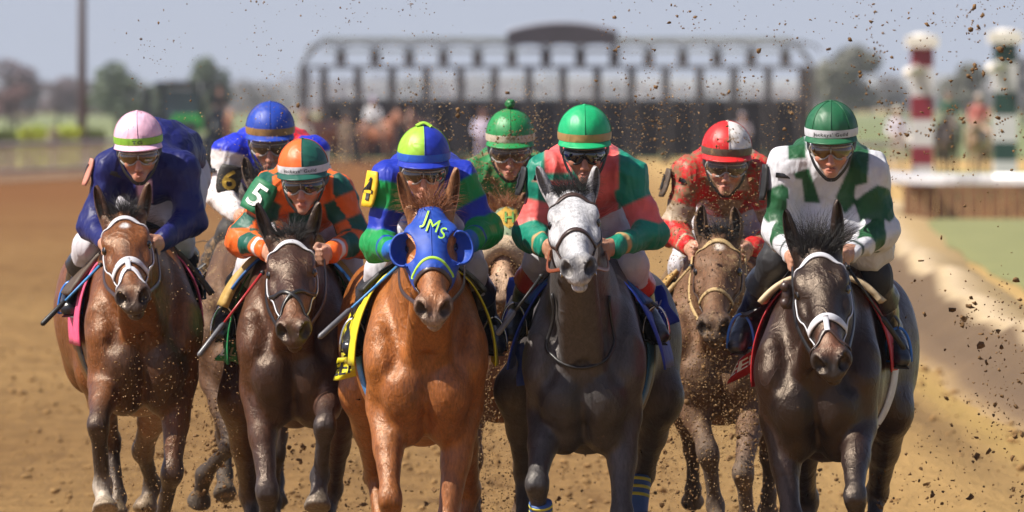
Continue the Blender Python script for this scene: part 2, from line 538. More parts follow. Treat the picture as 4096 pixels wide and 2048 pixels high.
mt['goggle_frame'] = plain("clear_goggle_frame", (.28, .26, .24), .18, .3, 60, bumps=0, coat=.5)
mt['fleece'] = plain("beige_fleece", (.44, .33, .22), .95, .3, 90, bumps=1., bscale=140)
mt['white_ink'] = plain("white_print", (.8, .8, .78), .6, .05, 30, bumps=0)
mt['black_ink'] = plain("black_print", (.012, .012, .014), .6, .1, 30, bumps=0)
mt['gold_ink'] = plain("gold_print", (.42, .27, .03), .6, .3, 60, bumps=.3)
mt['lime_ink'] = plain("lime_embroidery", (.40, .78, .06), .6, .1, 60, bumps=.3)
mt['green_ink'] = plain("green_embroidery", (.10, .24, .05), .7, .3, 60, bumps=.3)
def skin_mat(name, mud=0.):
    m, nt, bs = new_mat(name)
    a = N(nt, "Attribute", attribute_name="Col")
    c = mixc(nt, 1., a.outputs["Color"], ramp(nt, noise_fac(nt, 35, 4), [(.3, (.85, .82, .8)), (.7, (1.08, 1.04, 1.02))]), 'MULTIPLY')
    if mud: c = mud_over(nt, c, mud, 16)
    nt.links.new(c, bs.inputs["Base Color"]); bs.inputs["Roughness"].default_value = .45
    bs.inputs["Subsurface Weight"].default_value = .08; bs.inputs["Subsurface Radius"].default_value = (.012, .004, .002)
    bump(nt, bs, noise_fac(nt, 220, 3), .08, .003)
    return m
mt['skin'] = skin_mat("face_skin"); mt['skin_mud'] = skin_mat("muddy_face_skin", .45)

_txt_cache = {}
def text_mesh(s, shear=0., bold=.0, spacing=1.0):
    """letters as flat triangles, height about 1, centred on x"""
    key = (s, shear, bold, spacing)
    if key in _txt_cache: return _txt_cache[key]
    cu = bpy.data.curves.new("lettering", 'FONT'); cu.body = s; cu.align_x = 'CENTER'; cu.shear = shear
    cu.offset = bold; cu.space_character = spacing; cu.resolution_u = 3; cu.extrude = 0
    o = link(bpy.data.objects.new("lettering", cu))
    dg = bpy.context.evaluated_depsgraph_get()
    me = o.evaluated_get(dg).to_mesh()
    V = np.array([v.co[:] for v in me.vertices]); me.calc_loop_triangles(); F = [tuple(t.vertices) for t in me.loop_triangles]
    o.evaluated_get(dg).to_mesh_clear()
    bpy.data.objects.remove(o); bpy.data.curves.remove(cu)
    _txt_cache[key] = (V, F); return V, F

# ------------------------------------------------------------------ straps laid on a skin
def strap(pts, width, thick, prims, off=.002, n=None, proj=True):
    """ribbon of leather following the surface of prims"""
    P = smooth_path(pts, n or max(8, len(pts) * 5))
    if proj:
        P = onto(P, prims, off)
        P[1:-1] = .5 * P[1:-1] + .25 * (P[:-2] + P[2:])
        P = onto(P, prims, off, 3)
    Nn = sgrad(P, prims) if proj else None
    return ribbon(P, width, thick, Nn)
def ribbon(P, width, thick, Nn=None):
    P = np.asarray(P, float)
    T = np.gradient(P, axis=0); T /= np.maximum(np.linalg.norm(T, axis=1, keepdims=True), 1e-9)
    if Nn is None: Nn = np.tile(A3(0, -1, 0), (len(P), 1))
    Nn = np.asarray(Nn, float)
    if Nn.ndim == 1: Nn = np.tile(Nn, (len(P), 1))
    Nn = Nn - T * np.sum(Nn * T, 1)[:, None]; Nn /= np.maximum(np.linalg.norm(Nn, axis=1, keepdims=True), 1e-9)
    Bn = np.cross(T, Nn)
    w = width / 2
    V = []; F = []
    prof = [(-1, 0), (-1, .6), (-.75, 1), (.75, 1), (1, .6), (1, 0)]
    for i in range(len(P)):
        for (x, y) in prof: V.append(P[i] + Bn[i] * x * w + Nn[i] * y * thick)
    m = len(prof)
    for i in range(len(P) - 1):
        for j in range(m):
            F.append((i*m+j, i*m+(j+1)%m, (i+1)*m+(j+1)%m, (i+1)*m+j))
    F.append(tuple(range(m))); F.append(tuple((len(P)-1)*m+j for j in range(m))[::-1])
    return np.array(V), F
def ring_mesh(c, axis, R, r, n=20, m=8):
    axis = nrm(axis); u = nrm(np.cross(axis, A3(0.3, .2, 1))); v = np.cross(axis, u)
    pts = [c + R * (math.cos(a) * u + math.sin(a) * v) for a in np.linspace(0, 2*math.pi, n, endpoint=False)]
    return tube(pts, r, m, closed=True)
def attr_mat(name, rough=.3, mud=0., coat=.2):
    m, nt, bs = new_mat(name)
    a = N(nt, "Attribute", attribute_name="Col")
    c = mixc(nt, 1., a.outputs["Color"], ramp(nt, noise_fac(nt, 25, 4), [(.3, (.8,) * 3), (.7, (1.15,) * 3)]), 'MULTIPLY')
    if mud: c = mud_over(nt, c, mud, 12)
    nt.links.new(c, bs.inputs["Base Color"]); bs.inputs["Roughness"].default_value = rough
    bs.inputs["Coat Weight"].default_value = coat; bs.inputs["Coat Roughness"].default_value = .2
    bump(nt, bs, noise_fac(nt, 22, 4, .55, dist=1.), .3, .015)
    return m
mt['blue_iron'] = plain('blue_painted_iron', (.02, .16, .55), .3, .1, 40, bumps=0)
mt['red_shaft'] = plain('red_shaft', (.35, .02, .02), .35, .1, 40, bumps=0)
mt['boot_attr'] = attr_mat("boot_leather", .28); mt['boot_attr_mud'] = attr_mat("muddy_boot_leather", .6, .75, 0)
# ------------------------------------------------------------------ horses
BAY = dict(coat=(.17, .062, .024), dark=(.016, .012, .010), muzzle=(.030, .024, .022), hoof=(.06, .05, .04), chest=None)
class Horse: pass

def build_horse(spec):
    """one galloping horse, coming towards the camera (-Y); positions are photograph points at real depths"""
    h = Horse(); h.spec = spec
    Yc = spec['Y']; col = spec['col']
    g = lambda x, y, dy: at(x, y, Yc + dy)
    Xc = g(spec['chest_x'], 1000, .1)[0]; Xh = g(spec['hip_x'], 1000, 1.5)[0]
    zb = g(0, spec['chest_bottom'], .15)[2]; dz = zb - .83
    wsc = spec.get('wide', 1.0); hw = spec.get('hipw', 1.0)
    def B(x, y, z):
        return A3(Xc + (Xh - Xc) * (y - .1) / 1.4 + x * (wsc if y < 1.1 else hw), Yc + y, z + dz)
    h.B = B; h.Yc = Yc; h.Xc = Xc
    P = []
    # ---- head frame
    poll = g(*spec['poll'], spec.get('poll_dy', -.36))
    nz = spec['chin']; L = spec.get('head_len', .60)
    kk = (DIST + Yc) / FPX
    v = A3((nz[0] - spec['poll'][0]) * kk, 0, -(nz[1] - spec['poll'][1]) * kk)
    D = np.linalg.norm(v); hs = spec.get('head_scale', 1.0)
    th = min(np.linspace(.15, 1.1, 96), key=lambda t: abs(.93 * L * math.cos(t) + .138 * hs * math.sin(t) + .040 - D) - .0005 * t)
    ax = nrm(v / D * math.cos(th) + A3(0, -math.sin(th), 0))
    eL, eR = spec['eyes']
    sd = A3((eR[0] - eL[0]), spec.get('turn', 0) * 100, -(eR[1] - eL[1]))
    sd = nrm(sd - ax * (sd @ ax)); fn = np.cross(sd, ax)      # fn: outward normal of the face
    if fn[1] > 0: fn = -fn
    hs = spec.get('head_scale', 1.0) * 1.05
    def H(a, s, n): return poll + ax * (a * L) + sd * (s * hs) + fn * (n * hs)
    h.H = H; h.ax, h.sd, h.fn, h.poll, h.L = ax, sd, fn, poll, L
    def hec(a0, s0, n0, a1, s1, n1, r0, r1, **kw):
        r0 = tuple(np.array(r0) * hs) if not np.isscalar(r0) else r0 * hs
        r1 = tuple(np.array(r1) * hs) if not np.isscalar(r1) else r1 * hs
        return econe(H(a0, s0, n0), H(a1, s1, n1), r0, r1, side=sd, **kw)
    def hel(a, s, n, r, **kw): return ell(H(a, s, n), tuple(np.array(r) * hs), side=sd, ax=ax, **kw)
    HP = []
    HP += [hec(.05, 0, -.085, .30, 0, -.098, (.072, .078), (.088, .098), k=.03, tag='coat'),
           hec(.28, 0, -.095, .60, 0, -.068, (.080, .092), (.052, .066), k=.03, tag='coat'),
           hec(.58, 0, -.066, .86, 0, -.056, (.050, .064), (.046, .052), k=.03, tag='coat')]
    for s in (-1, 1):
        HP += [hel(.27, s*.074, -.040, (.024, .026, .055), k=.035, tag='coat'),             # brow over the eye
               hel(.40, s*.078, -.085, (.018, .026, .060), k=.03, tag='coat'),              # cheek bone below the eye
               hec(.44, s*.070, -.085, .66, s*.046, -.080, (.012, .014), (.009, .010), k=.03, tag='coat'),  # facial crest
               hel(.30, s*.056, -.180, (.030, .085, .105), k=.03, tag='coat'),              # jowl
               hec(.50, s*.030, -.165, .84, s*.022, -.112, (.022, .036), (.018, .022), k=.035, tag='coat'), # jaw bar
               hel(.905, s*.041, -.046, (.034, .038, .054), k=.022, tag='muzzle'),           # nostril wing
               hel(.335, s*.090, -.060, (.012, .014, .020), k=.012, op='s', tag='')]        # eye socket
    HP += [hel(.955, 0, -.084, (.046, .034, .040), k=.024, tag='lips'),                    # upper lip
           hel(.925, 0, -.126, (.032, .021, .042), k=.020, tag='lips'),                    # lower lip
           hel(.90, 0, -.138, (.026, .018, .03), k=.02, tag='lips'),
           hel(.985, 0, -.108, (.045, .0055, .035), k=.012, op='s', tag='')]                # mouth line
    for s in (-1, 1):
        # comma-shaped open nostril
        o = nrm(sd * s * .55 + ax * .62 + fn * .55)
        vv = nrm(ax * .8 - fn * .6 - sd * s * .35)
        HP.append(ell(H(.965, s*.049, -.036), np.array((.036, .0215, .031)) * hs, side=o, ax=vv, k=.005, op='s', tag='nostril'))
        HP.append(ell(H(.935, s*.058, -.020), np.array((.024, .013, .020)) * hs, side=o, ax=vv, k=.005, op='s', tag='nostril'))
    # ears
    ear_specs = []
    for i, s in enumerate((-1, 1)):
        tipx, tipy = spec['ears'][i]
        tip = g(tipx, tipy, spec.get('poll_dy', -.36) + .01)
        b = H(.045, s*.060, -.070)
        ear_specs.append((b, tip, s))
        HP.append(econe(b - nrm(tip - b) * .02, lerp(b, tip, .22), .033, .028, k=.025, tag='ear'))
    h.HP = HP
    # ---- neck
    n_end = H(.10, 0, -.135) + A3(0, .03, -.01)
    n0 = B(0, .32, 1.31)
    up = A3(0, 0, 1)
    def nk(t): 
        p = lerp(n0, n_end, t); p[2] += .03 * math.sin(math.pi * t); return p
    rr = [(.170, .285), (.135, .215), (.105, .165), (.084, .128), (.070, .105)]
    ts = [0, .3, .55, .8, 1.0]
    for i in range(4):
        P.append(econe(nk(ts[i]), nk(ts[i+1]), rr[i], rr[i+1], side=(1,0,0), k=.05, tag='coat'))
    # windpipe and the two long muscles under the neck
    P.append(econe(H(.28, 0, -.25), B(0, .02, 1.16), .040, .060, k=.06, tag='coat'))
    for s in (-1, 1):
        P.append(econe(H(.24, s*.045, -.24), B(s*.060, .03, 1.12), .030, .045, k=.035, tag='coat'))
    # ---- trunk
    chain = [(.14, 1.16, .195, .27), (.45, 1.20, .240, .372), (.85, 1.21, .272, .36), (1.2, 1.25, .25, .31), (1.5, 1.29, .21, .26)]
    for (y0, z0, a0, b0), (y1, z1, a1, b1) in zip(chain[:-1], chain[1:]):
        P.append(econe(B(0, y0, z0), B(0, y1, z1), (a0 * wsc, b0), (a1 * (wsc if y1 < 1.1 else hw), b1), k=.06, tag='coat'))
    P.append(ell(B(0, .45, 1.54), (.07, .09, .28), k=.08, tag='coat'))
    for s in (-1, 1):
        P += [econe(B(s*.10, .48, 1.48), B(s*.195, .10, 1.22), (.075, .17), (.070, .13), side=(1,0,0), k=.05, tag='coat'),
              ell(B(s*.185, .035, 1.185), (.055, .085, .065), k=.045, tag='coat'),
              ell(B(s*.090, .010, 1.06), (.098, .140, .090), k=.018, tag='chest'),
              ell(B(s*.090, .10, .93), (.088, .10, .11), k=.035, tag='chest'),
              ell(B(s*.15, 1.46, 1.26), (.165 * hw, .30, .30), k=.06, tag='coat'),
              ell(B(s*.16, 1.62, 1.12), (.12 * hw, .24, .17), k=.06, tag='coat')]
    h.trunk = [p for p in P if p.tag in ('coat', 'chest')][6:]
    # ---- legs
    fore_tag = spec.get('fore_tag', 'coat')
    for i, s in enumerate((-1, 1)):
        lg = spec['fore'][i]
        K = g(*lg['knee']); F = g(*lg['fet']); Hf = g(*lg['hoof'])
        E = B(s * .165, lg.get('ey', .16), lg.get('ez', 1.0))
        Sh = B(s * .18, .06, 1.17)
        P.append(econe(Sh, E, (.080, .10), (.078, .100), k=.028, tag='coat'))
        fa = nrm(K - E)
        P.append(econe(E, lerp(E, K, .5), (.076, .092), (.055, .062), k=.03, tag='coat'))
        P.append(econe(lerp(E, K, .45), lerp(E, K, .97), (.057, .062), (.038, .043), k=.025, tag='leg'))
        P.append(econe(lerp(E, K, .05) + A3(s*.03, -.03, 0), lerp(E, K, .55) + A3(s*.012, -.02, 0), .050, .030, k=.014, tag='coat'))  # extensor
        P.append(ell(K, (.043, .043, .056), ax=nrm(K - E), k=.022, tag='dark'))
        for q_ in (-1, 1): P.append(ell(K + A3(q_ * .022, -.008, -.012), (.026, .032, .044), ax=nrm(K - E), k=.016, tag='dark'))
        kf = nrm(F - K)
        P.append(ell(K + kf*.045 + A3(0, -.006, 0), (.040, .038, .034), ax=kf, k=.020, tag='dark'))
        fw = nrm(np.cross(kf, A3(1, 0, 0)))
        P.append(econe(K + kf*.04, F, (.035, .036), (.031, .034), k=.030, tag='dark'))
        P.append(econe(K + kf*.06 + fw * .028 * (1 if fw[1] > 0 else -1), F + fw * .026 * (1 if fw[1] > 0 else -1), .017, .020, k=.015, tag='dark'))
        P.append(ell(F, (.041, .044, .046), ax=kf, k=.025, tag='sock%d' % i if lg.get('sock') else 'dark'))
        pa = nrm(Hf - F)
        st = 'sock%d' % i if lg.get('sock') else 'dark'
        P.append(econe(F, lerp(F, Hf, .75), .034, .037, k=.02, tag=st))
        P.append(econe(lerp(F, Hf, .7), Hf, .046, .060, k=.008, tag='hoof', rw=.012))
    for i, s in enumerate((-1, 1)):
        lg = spec['hind'][i]
        S = g(*lg['stifle']); K = g(*lg['hock']); F = g(*lg['fet']); Hf = g(*lg['hoof'])
        Hp = B(s * .15, 1.48, 1.22)
        P.append(econe(Hp, S, (.13, .20), (.095, .12), k=.06, tag='coat'))
        P.append(econe(S, lerp(S, K, .5), (.088, .11), (.060, .075), k=.045, tag='coat'))
        P.append(econe(lerp(S, K, .45), K, (.060, .072), (.040, .050), k=.03, tag='leg'))
        P.append(ell(K, (.044, .050, .062), ax=nrm(K - S), k=.03, tag='dark'))
        kf = nrm(F - K)
        P.append(econe(K, F, (.036, .042), (.032, .036), k=.03, tag='dark'))
        P.append(ell(F, (.040, .043, .045), ax=kf, k=.025, tag='dark'))
        P.append(econe(F, lerp(F, Hf, .7), .034, .037, k=.02, tag='dark'))
        P.append(econe(lerp(F, Hf, .62), Hf, .046, .060, k=.008, tag='hoof', rw=.012))
    # hollows: breastbone line, the groove between neck and shoulder, the fold above each foreleg
    P.append(econe(B(0, -.085, 1.20), B(0, -.072, .90), .018, .022, k=.030, op='s'))
    for s in (-1, 1):
        P.append(econe(B(s*.085, -.055, 1.36), B(s*.150, -.055, 1.14), .018, .020, k=.032, op='s'))
        P.append(econe(B(s*.135, -.095, 1.02), B(s*.085, -.06, .88), .018, .022, k=.026, op='s'))
        P.append(econe(B(s*.275, .22, 1.42), B(s*.285, .10, 1.08), .020, .020, k=.034, op='s'))
    allp = P + HP
    h.P = allp
    V, Q = skin(allp, spec.get('vox', .0105))
    V, Q = thin_out(V, Q, V[:, 1] > Yc + .80, spec.get('vox', .0105) * 2.1)
    nv = vnormals(V, Q)
    V = V + nv * (wob(V, 9, 3, spec['seed']) * .0030 + .0012 * (1 - 2 * np.abs(wob(V * A3(1, 1, .6), 14, 2, spec['seed'] + 2))))[:, None]
    # ---- coat colours
    W = tag_weights(V, [p for p in allp if p.tag and p.op == 'u'], .016)
    c = np.zeros((len(V), 3))
    cols = dict(coat=col['coat'], chest=col.get('chest') or col['coat'], dark=col['dark'], leg=col.get('leg') or tuple(np.array(col['coat']) * .45 + np.array(col['dark']) * .55),  # chest: coat tone darkened, painting in the shade under head and neck
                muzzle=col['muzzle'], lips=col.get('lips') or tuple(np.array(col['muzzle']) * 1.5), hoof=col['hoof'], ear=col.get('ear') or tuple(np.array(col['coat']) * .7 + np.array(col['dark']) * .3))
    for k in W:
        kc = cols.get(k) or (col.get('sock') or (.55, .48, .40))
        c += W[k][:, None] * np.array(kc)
    # face: markings and shading of hair lengths in head coordinates
    q = V - poll; a = (q @ ax) / L; s = (q @ sd) / hs; n = (q @ fn) / hs
    infr = (n > -.075) & (a > 0) & (a < 1.05)
    def blot(a0, s0, ra, rs, colr, soft=.35, warp=.25):
        r = np.sqrt(((a - a0) / ra) ** 2 + ((s - s0) / rs) ** 2) + warp * wob(V, 45, 2, 3)
        w = np.clip((1 + soft - r) / (2 * soft), 0, 1) * infr
        c[:] = c * (1 - w[:, None]) + np.array(colr) * w[:, None]
    if spec.get('head_col') is not None:
        hd = np.clip((.05 + a) / .10, 0, 1) * np.clip((n + .28) / .06, 0, 1) * (a < 1.1) * (q @ fn > -.35) * (np.abs(s) < .16)
        hd = hd * np.clip(1 - (W['muzzle']) * 1.0, 0, 1)
        hd = np.where(V[:, 1] < poll[1] + .06, hd, 0)
        c[:] = c * (1 - hd[:, None]) + np.array(spec['head_col']) * hd[:, None]
    for bl in spec.get('marks', []): blot(*bl)
    for p in allp:
        if p.op == 's' and p.tag == 'nostril':
            w = np.clip((.006 - pdist(V.astype(np.float32), p)) / .012, 0, 1)[:, None]
            c[:] = c * (1 - w) + np.array((.012, .008, .007)) * w
    h.col = c
    base_n = len(V)
    EV, EF, EC = [], [], []
    earc = np.array(cols['ear'])
    for (b, tip, s_) in ear_specs:
        d = nrm(tip - b); fr = nrm(A3(s_ * spec.get('ear_out', .30), -1, .0)); fr = nrm(fr - d * (fr @ d)); lat = np.cross(d, fr)
        Ln = np.linalg.norm(tip - b); nt_, na_ = 14, 17; o0 = len(EV) + base_n
        for layer in (0, 1):
            for it_ in range(nt_ + 1):
                t = .06 + .94 * it_ / nt_
                w = (.025 + .030 * t - .022 * t * t) * math.sqrt(max(1 - t ** 2.6, 0)) * .98 * spec.get('ear_w', 1.) + .0015
                dep = (.032 - .020 * t) 
                open_ = lerp(3.0, 2.45, min(1, t * 1.6))
                cen = b + d * (Ln * t) + lat * (s_ * .012 * math.sin(math.pi * t)) * np.sign(lat[0] or 1) - fr * (.006 * math.sin(math.pi * t))
                for ia in range(na_):
                    ph = lerp(-open_, open_, ia / (na_ - 1))
                    rr = 1.0 if layer == 0 else .80
                    EV.append(cen + lat * (math.sin(ph) * w * rr) - fr * (math.cos(ph) * dep * rr))
                    EC.append(earc * (1.0 if layer == 0 else .8) + (.0 if layer == 0 else .02))
        st_ = (nt_ + 1) * na_
        q_ = lambda a_, b_, c_, d_: EF.append((o0 + a_, o0 + b_, o0 + c_, o0 + d_))
        for it_ in range(nt_):
            for ia in range(na_ - 1):
                k0 = it_ * na_ + ia
                q_(k0, k0 + 1, k0 + na_ + 1, k0 + na_); q_(st_ + k0, st_ + k0 + na_, st_ + k0 + na_ + 1, st_ + k0 + 1)
            for ia in (0, na_ - 1):
                k0 = it_ * na_ + ia; q_(k0, k0 + na_, st_ + k0 + na_, st_ + k0)
    V = np.vstack([V, np.array(EV)]); Q = (np.vstack([Q[0], np.array(EF)]), Q[1]); c = np.vstack([c, np.array(EC)])
    root = thing('racehorse', (Xc, Yc + .7, 0), spec['label'], 'horse', 'racehorses in the galloping field')
    h.root = root
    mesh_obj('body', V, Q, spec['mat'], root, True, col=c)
    # ---- eyes
    for s in (-1, 1):
        e = H(.335, s*.079, -.058)
        Vb, Fb = ball(e, .0225 * hs, 16)
        mesh_obj('eye', Vb, Fb, mt['eye'], root)
        # upper lid fold
        o = nrm(sd * s + fn * .55)
        lid = []
        for t in np.linspace(-1.25, 1.25, 9):
            lid.append(e + ax * (math.sin(t) * .021 * hs) + nrm(fn - sd * s * .3) * (math.cos(t) * .015 * hs) + o * .012 * hs)
        Vt, Ft = tube(lid, .0055 * hs, 6)
        mesh_obj('eyelid', Vt, Ft, spec.get('lid_mat') or mt['black_strap'], root)
    return h

def hair(name, roots, dirs, length, mat, parent, r=.0013, seed=1, curl=.03, grav=.5, n=5):
    """tapered locks"""
    rg = np.random.default_rng(seed); mb = MB()
    for p, d in zip(roots, dirs):
        Ln = length * rg.uniform(.55, 1.15); pts = []; dd = nrm(d); q = np.array(p, float)
        w = rg.normal(size=3) * curl
        for i in range(n):
            pts.append(q.copy()); q = q + dd * Ln / (n - 1)
            dd = nrm(dd + A3(0, 0, -grav / n) + w * .6 + rg.normal(size=3) * .06)
        mb.tube(pts, np.linspace(1, .12, n) * r * rg.uniform(.6, 1.3), 4, flat=.7)
    return mb.obj(name, mat, parent, True)
def forelock(h, mat, seed=1, n=150, length=.12, spread=.05, lean=(0, -.1, .8), grav=1.8):
    rg = np.random.default_rng(seed); R = []; D = []
    for i in range(n):
        u = rg.uniform(-1, 1)
        R.append(h.H(rg.uniform(-.02, .09), u * spread, -.02 + rg.uniform(-.02, .006)))
        D.append(A3(u * .8, 0, 0) + np.array(lean) + rg.normal(size=3) * .28)
    hair('forelock', R, D, length, mat, h.root, seed=seed, grav=grav)
def mane(h, mat, seed=2, n=160, length=.16):
    rg = np.random.default_rng(seed); R = []; D = []
    a = h.H(0, 0, -.03); b = h.B(0, .40, 1.62)
    for i in range(n):
        t = rg.uniform(0, .95); R.append(lerp(a, b, t) + A3(rg.normal() * .015, 0, .07)); D.append(A3(rg.normal() * .7, .7, .8) + rg.normal(size=3) * .25)
    R = onto(np.array(R), [p for p in h.P if p.tag in ('coat', 'ear')][:60], -.004, 4)
    hair('mane', R, D, length, mat, h.root, seed=seed, grav=.9)
def tail(h, mat, seed=3, n=90, length=.75, lean=(0, 1, .25)):
    rg = np.random.default_rng(seed); R = []; D = []
    for i in range(n):
        R.append(h.B(rg.normal() * .03, 1.80, 1.40 + rg.normal() * .03)); D.append(np.array(lean) + rg.normal(size=3) * .16)
    hair('tail', R, D, length, mat, h.root, r=.007, seed=seed, grav=1.6, n=7)

# ---- bridles
def face_pt(h, a, s): return h.H(a, s, .02)
def headP(h): return h.HP
def bridle(h, brow, nose, cheek, nose_a=.60, kind='plain', bw=.024, nw=.024, bit=True):
    root = h.root; P = h.HP
    mb = MB()
    def add(pts, w, th=.005, n=None): mb.add(*strap(pts, w, th, P, n=n))
    H = h.H
    br = thing_part('bridle', root)
    V, F = strap([H(.20, -.135, -.12), H(.15, -.10, -.04), H(.115, -.05, .01), H(.105, 0, .02), H(.115, .05, .01), H(.15, .10, -.04), H(.20, .135, -.12)], bw, .006, P, n=30)
    mesh_obj('browband', V, F, brow, br)
    for s in (-1, 1):
        V, F = strap([H(.16, s*.12, -.11), H(.33, s*.14, -.115), H(.55, s*.12, -.105), H(.74, s*.10, -.095)], .019, .005, P, n=20)
        mesh_obj('cheekpiece', V, F, cheek, br)
    def ring(a0, a1, th, w, name, mat, n=26, lo=0):
        pts = []
        for t in np.linspace(-th, th, n):
            aa = lerp(a0, a1, abs(t) / th)
            pts.append(H(aa, math.sin(t) * .16, -.07 + math.cos(t) * .15))
        V, F = strap(pts, w, .006, P, n=n)
        mesh_obj(name, V, F, mat, br)
    if kind == 'plain':
        ring(nose_a, nose_a + .05, 2.2, nw, 'noseband', nose)
    elif kind == 'eight':
        for s in (-1, 1):
            V, F = strap([H(.52, -s*.12, -.09), H(.60, -s*.06, .01), H(.655, 0, .02), H(.72, s*.06, .005), H(.80, s*.10, -.06), H(.86, s*.06, -.14)], nw, .006, P, n=24)
            mesh_obj('noseband', V, F, nose, br)
    elif kind == 'double':
        ring(nose_a, nose_a + .05, 2.2, nw, 'noseband', nose)
        ring(nose_a + .09, nose_a + .19, 2.2, nw * .72, 'noseband', h.spec.get('nose2') or nose)
        V, F = strap([H(nose_a - .01, 0, .02), H(nose_a + .10, 0, .02)], .022, .008, P, n=6)
        mesh_obj('noseband_link', V, F, nose, br)
    if bit:
        for s in (-1, 1):
            c = onto(H(.80, s*.10, -.10)[None], P, .012)[0]
            V, F = ring_mesh(c, nrm(h.sd + h.fn * .25 * s), .030, .0042)
            mesh_obj('bit_ring', V, F, mt['steel'], br)
    h.bridle = br
    return br
def thing_part(name, parent):
    """an Empty used as a part that carries sub-parts"""
    o = link(bpy.data.objects.new(name, None)); o.parent = parent; o.empty_display_size = .1
    return o
def reins(h, handL, handR, mat, w=.010, sag=.05):
    for s, hd in ((-1, handL), (1, handR)):
        c = onto(h.H(.80, s*.10, -.10)[None], h.HP, .016)[0]
        mid = lerp(c, hd, .5) + A3(s*.03, 0, -sag)
        pts = smooth_path([c, mid, hd], 16)
        V, F = ribbon(pts, w * 1.6, .004, A3(s, -.2, .4))
        mesh_obj('rein', V, F, mat, h.root)

# ---- saddle cloths and girths draped over the barrel
def drape(h, y0, y1, zlow, mat, name='saddle_cloth', splay=.012, off=.016, flare=.05, seed=0, nx=40, ny=10, col=None, thick=.006, sides=(-1, 1)):
    """sheet over the back hanging down both flanks to zlow (heights above ground)"""
    B = h.B; V = []; 
    zl = zlow if not np.isscalar(zlow) else (zlow, zlow)
    for j in range(ny):
        y = lerp(y0, y1, j / (ny - 1))
        for i in range(nx):
            u = -1 + 2 * i / (nx - 1)
            th = abs(u)
            ang = u * math.pi * .5
            low = zl[0] if u < 0 else zl[1]
            ztop = 1.585 - .02 * (y - .5)
            z = lerp(ztop, low, th ** 1.35)
            c0 = B(0, y, 1.20)
            # horizontal reach of the barrel at this height
            zz = z - (B(0, y, 1.2)[2] - 1.2)
            hh = np.clip((zz - 1.20) / .375, -1, 1)
            wd = .268 * h.spec.get('wide', 1.) * math.sqrt(max(1 - hh * hh, 0))
            x = wd + off + flare * max(0, th - .55) ** 1.3 * 2.2 + splay * (j / (ny - 1)) * min(1, max(0, th - .25) * 2.5) * (1 if j < ny * .6 else .8)
            x = x * (1 if u > 0 else -1) * min(1, th * 3.5)
            rip = .012 * math.sin(7 * y * 3 + seed + 3 * u) * max(0, th - .35)
            V.append(A3(c0[0] + x + rip * np.sign(u), Yc_of(h) + y + rip * .6, z + (off if th < .25 else 0)))
    F = [(j*nx+i, j*nx+i+1, (j+1)*nx+i+1, (j+1)*nx+i) for j in range(ny-1) for i in range(nx-1)]
    o = mesh_obj(name, V, F, mat, h.root, True)
    m = o.modifiers.new("thickness", 'SOLIDIFY'); m.thickness = thick; m.offset = 0
    return o
def Yc_of(h): return h.Yc
def girth(h, y, mat, w=.09):
    P = [p for p in h.P]
    pts = []
    for t in np.linspace(-2.6, 2.6, 40):
        c = h.B(0, y, 1.20); pts.append(A3(c[0] + math.sin(t) * .5, c[1], c[2] - math.cos(t) * .6))
    V, F = strap(pts, w, .010, h.trunk, n=40)
    mesh_obj('girth', V, F, mat, h.root)
# ------------------------------------------------------------------ the eight horses (photograph points, depth offsets in metres)
mt['coat'] = coat_mat("horse_coat", mud=-.38); mt['coat_mud'] = coat_mat("dusty_horse_coat", .6, .26)
mt['coat_grey'] = coat_mat("grey_horse_coat", .42, -.38, .35, tint=(1, .93, .88))
HS = {}
HS['bay'] = dict(Y=2.6, seed=2, chest_x=574, hip_x=500, chest_bottom=1665, wide=.94, poll=(484, 832), chin=(566, 1281), eyes=((425, 976), (611, 949)),
    ears=((384, 742), (594, 730)), mat=mt['coat'], ear_out=1.0,
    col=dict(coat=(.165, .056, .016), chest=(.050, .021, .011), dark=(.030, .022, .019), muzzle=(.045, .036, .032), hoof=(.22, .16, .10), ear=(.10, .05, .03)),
    marks=[(.20, .006, .035, .016, (.62, .60, .60)), (.50, .0, .20, .012, (.10, .045, .025), .8)],
    fore=[dict(knee=(392, 1690, -.22), fet=(411, 1945, -.10), hoof=(420, 2040, -.17), sock=1, ez=.98, ey=.08), dict(knee=(690, 1880, .0), fet=(645, 2085, .2), hoof=(625, 2170, .25))],
    hind=[dict(stifle=(390, 1480, 1.2), hock=(440, 1765, 1.7), fet=(470, 1990, 1.6), hoof=(470, 2070, 1.5)),
          dict(stifle=(640, 1560, 1.2), hock=(572, 1800, 1.75), fet=(612, 1940, 1.95), hoof=(578, 2045, 1.9))],
    label="bay horse with a white star and white bridle, leftmost in the field")
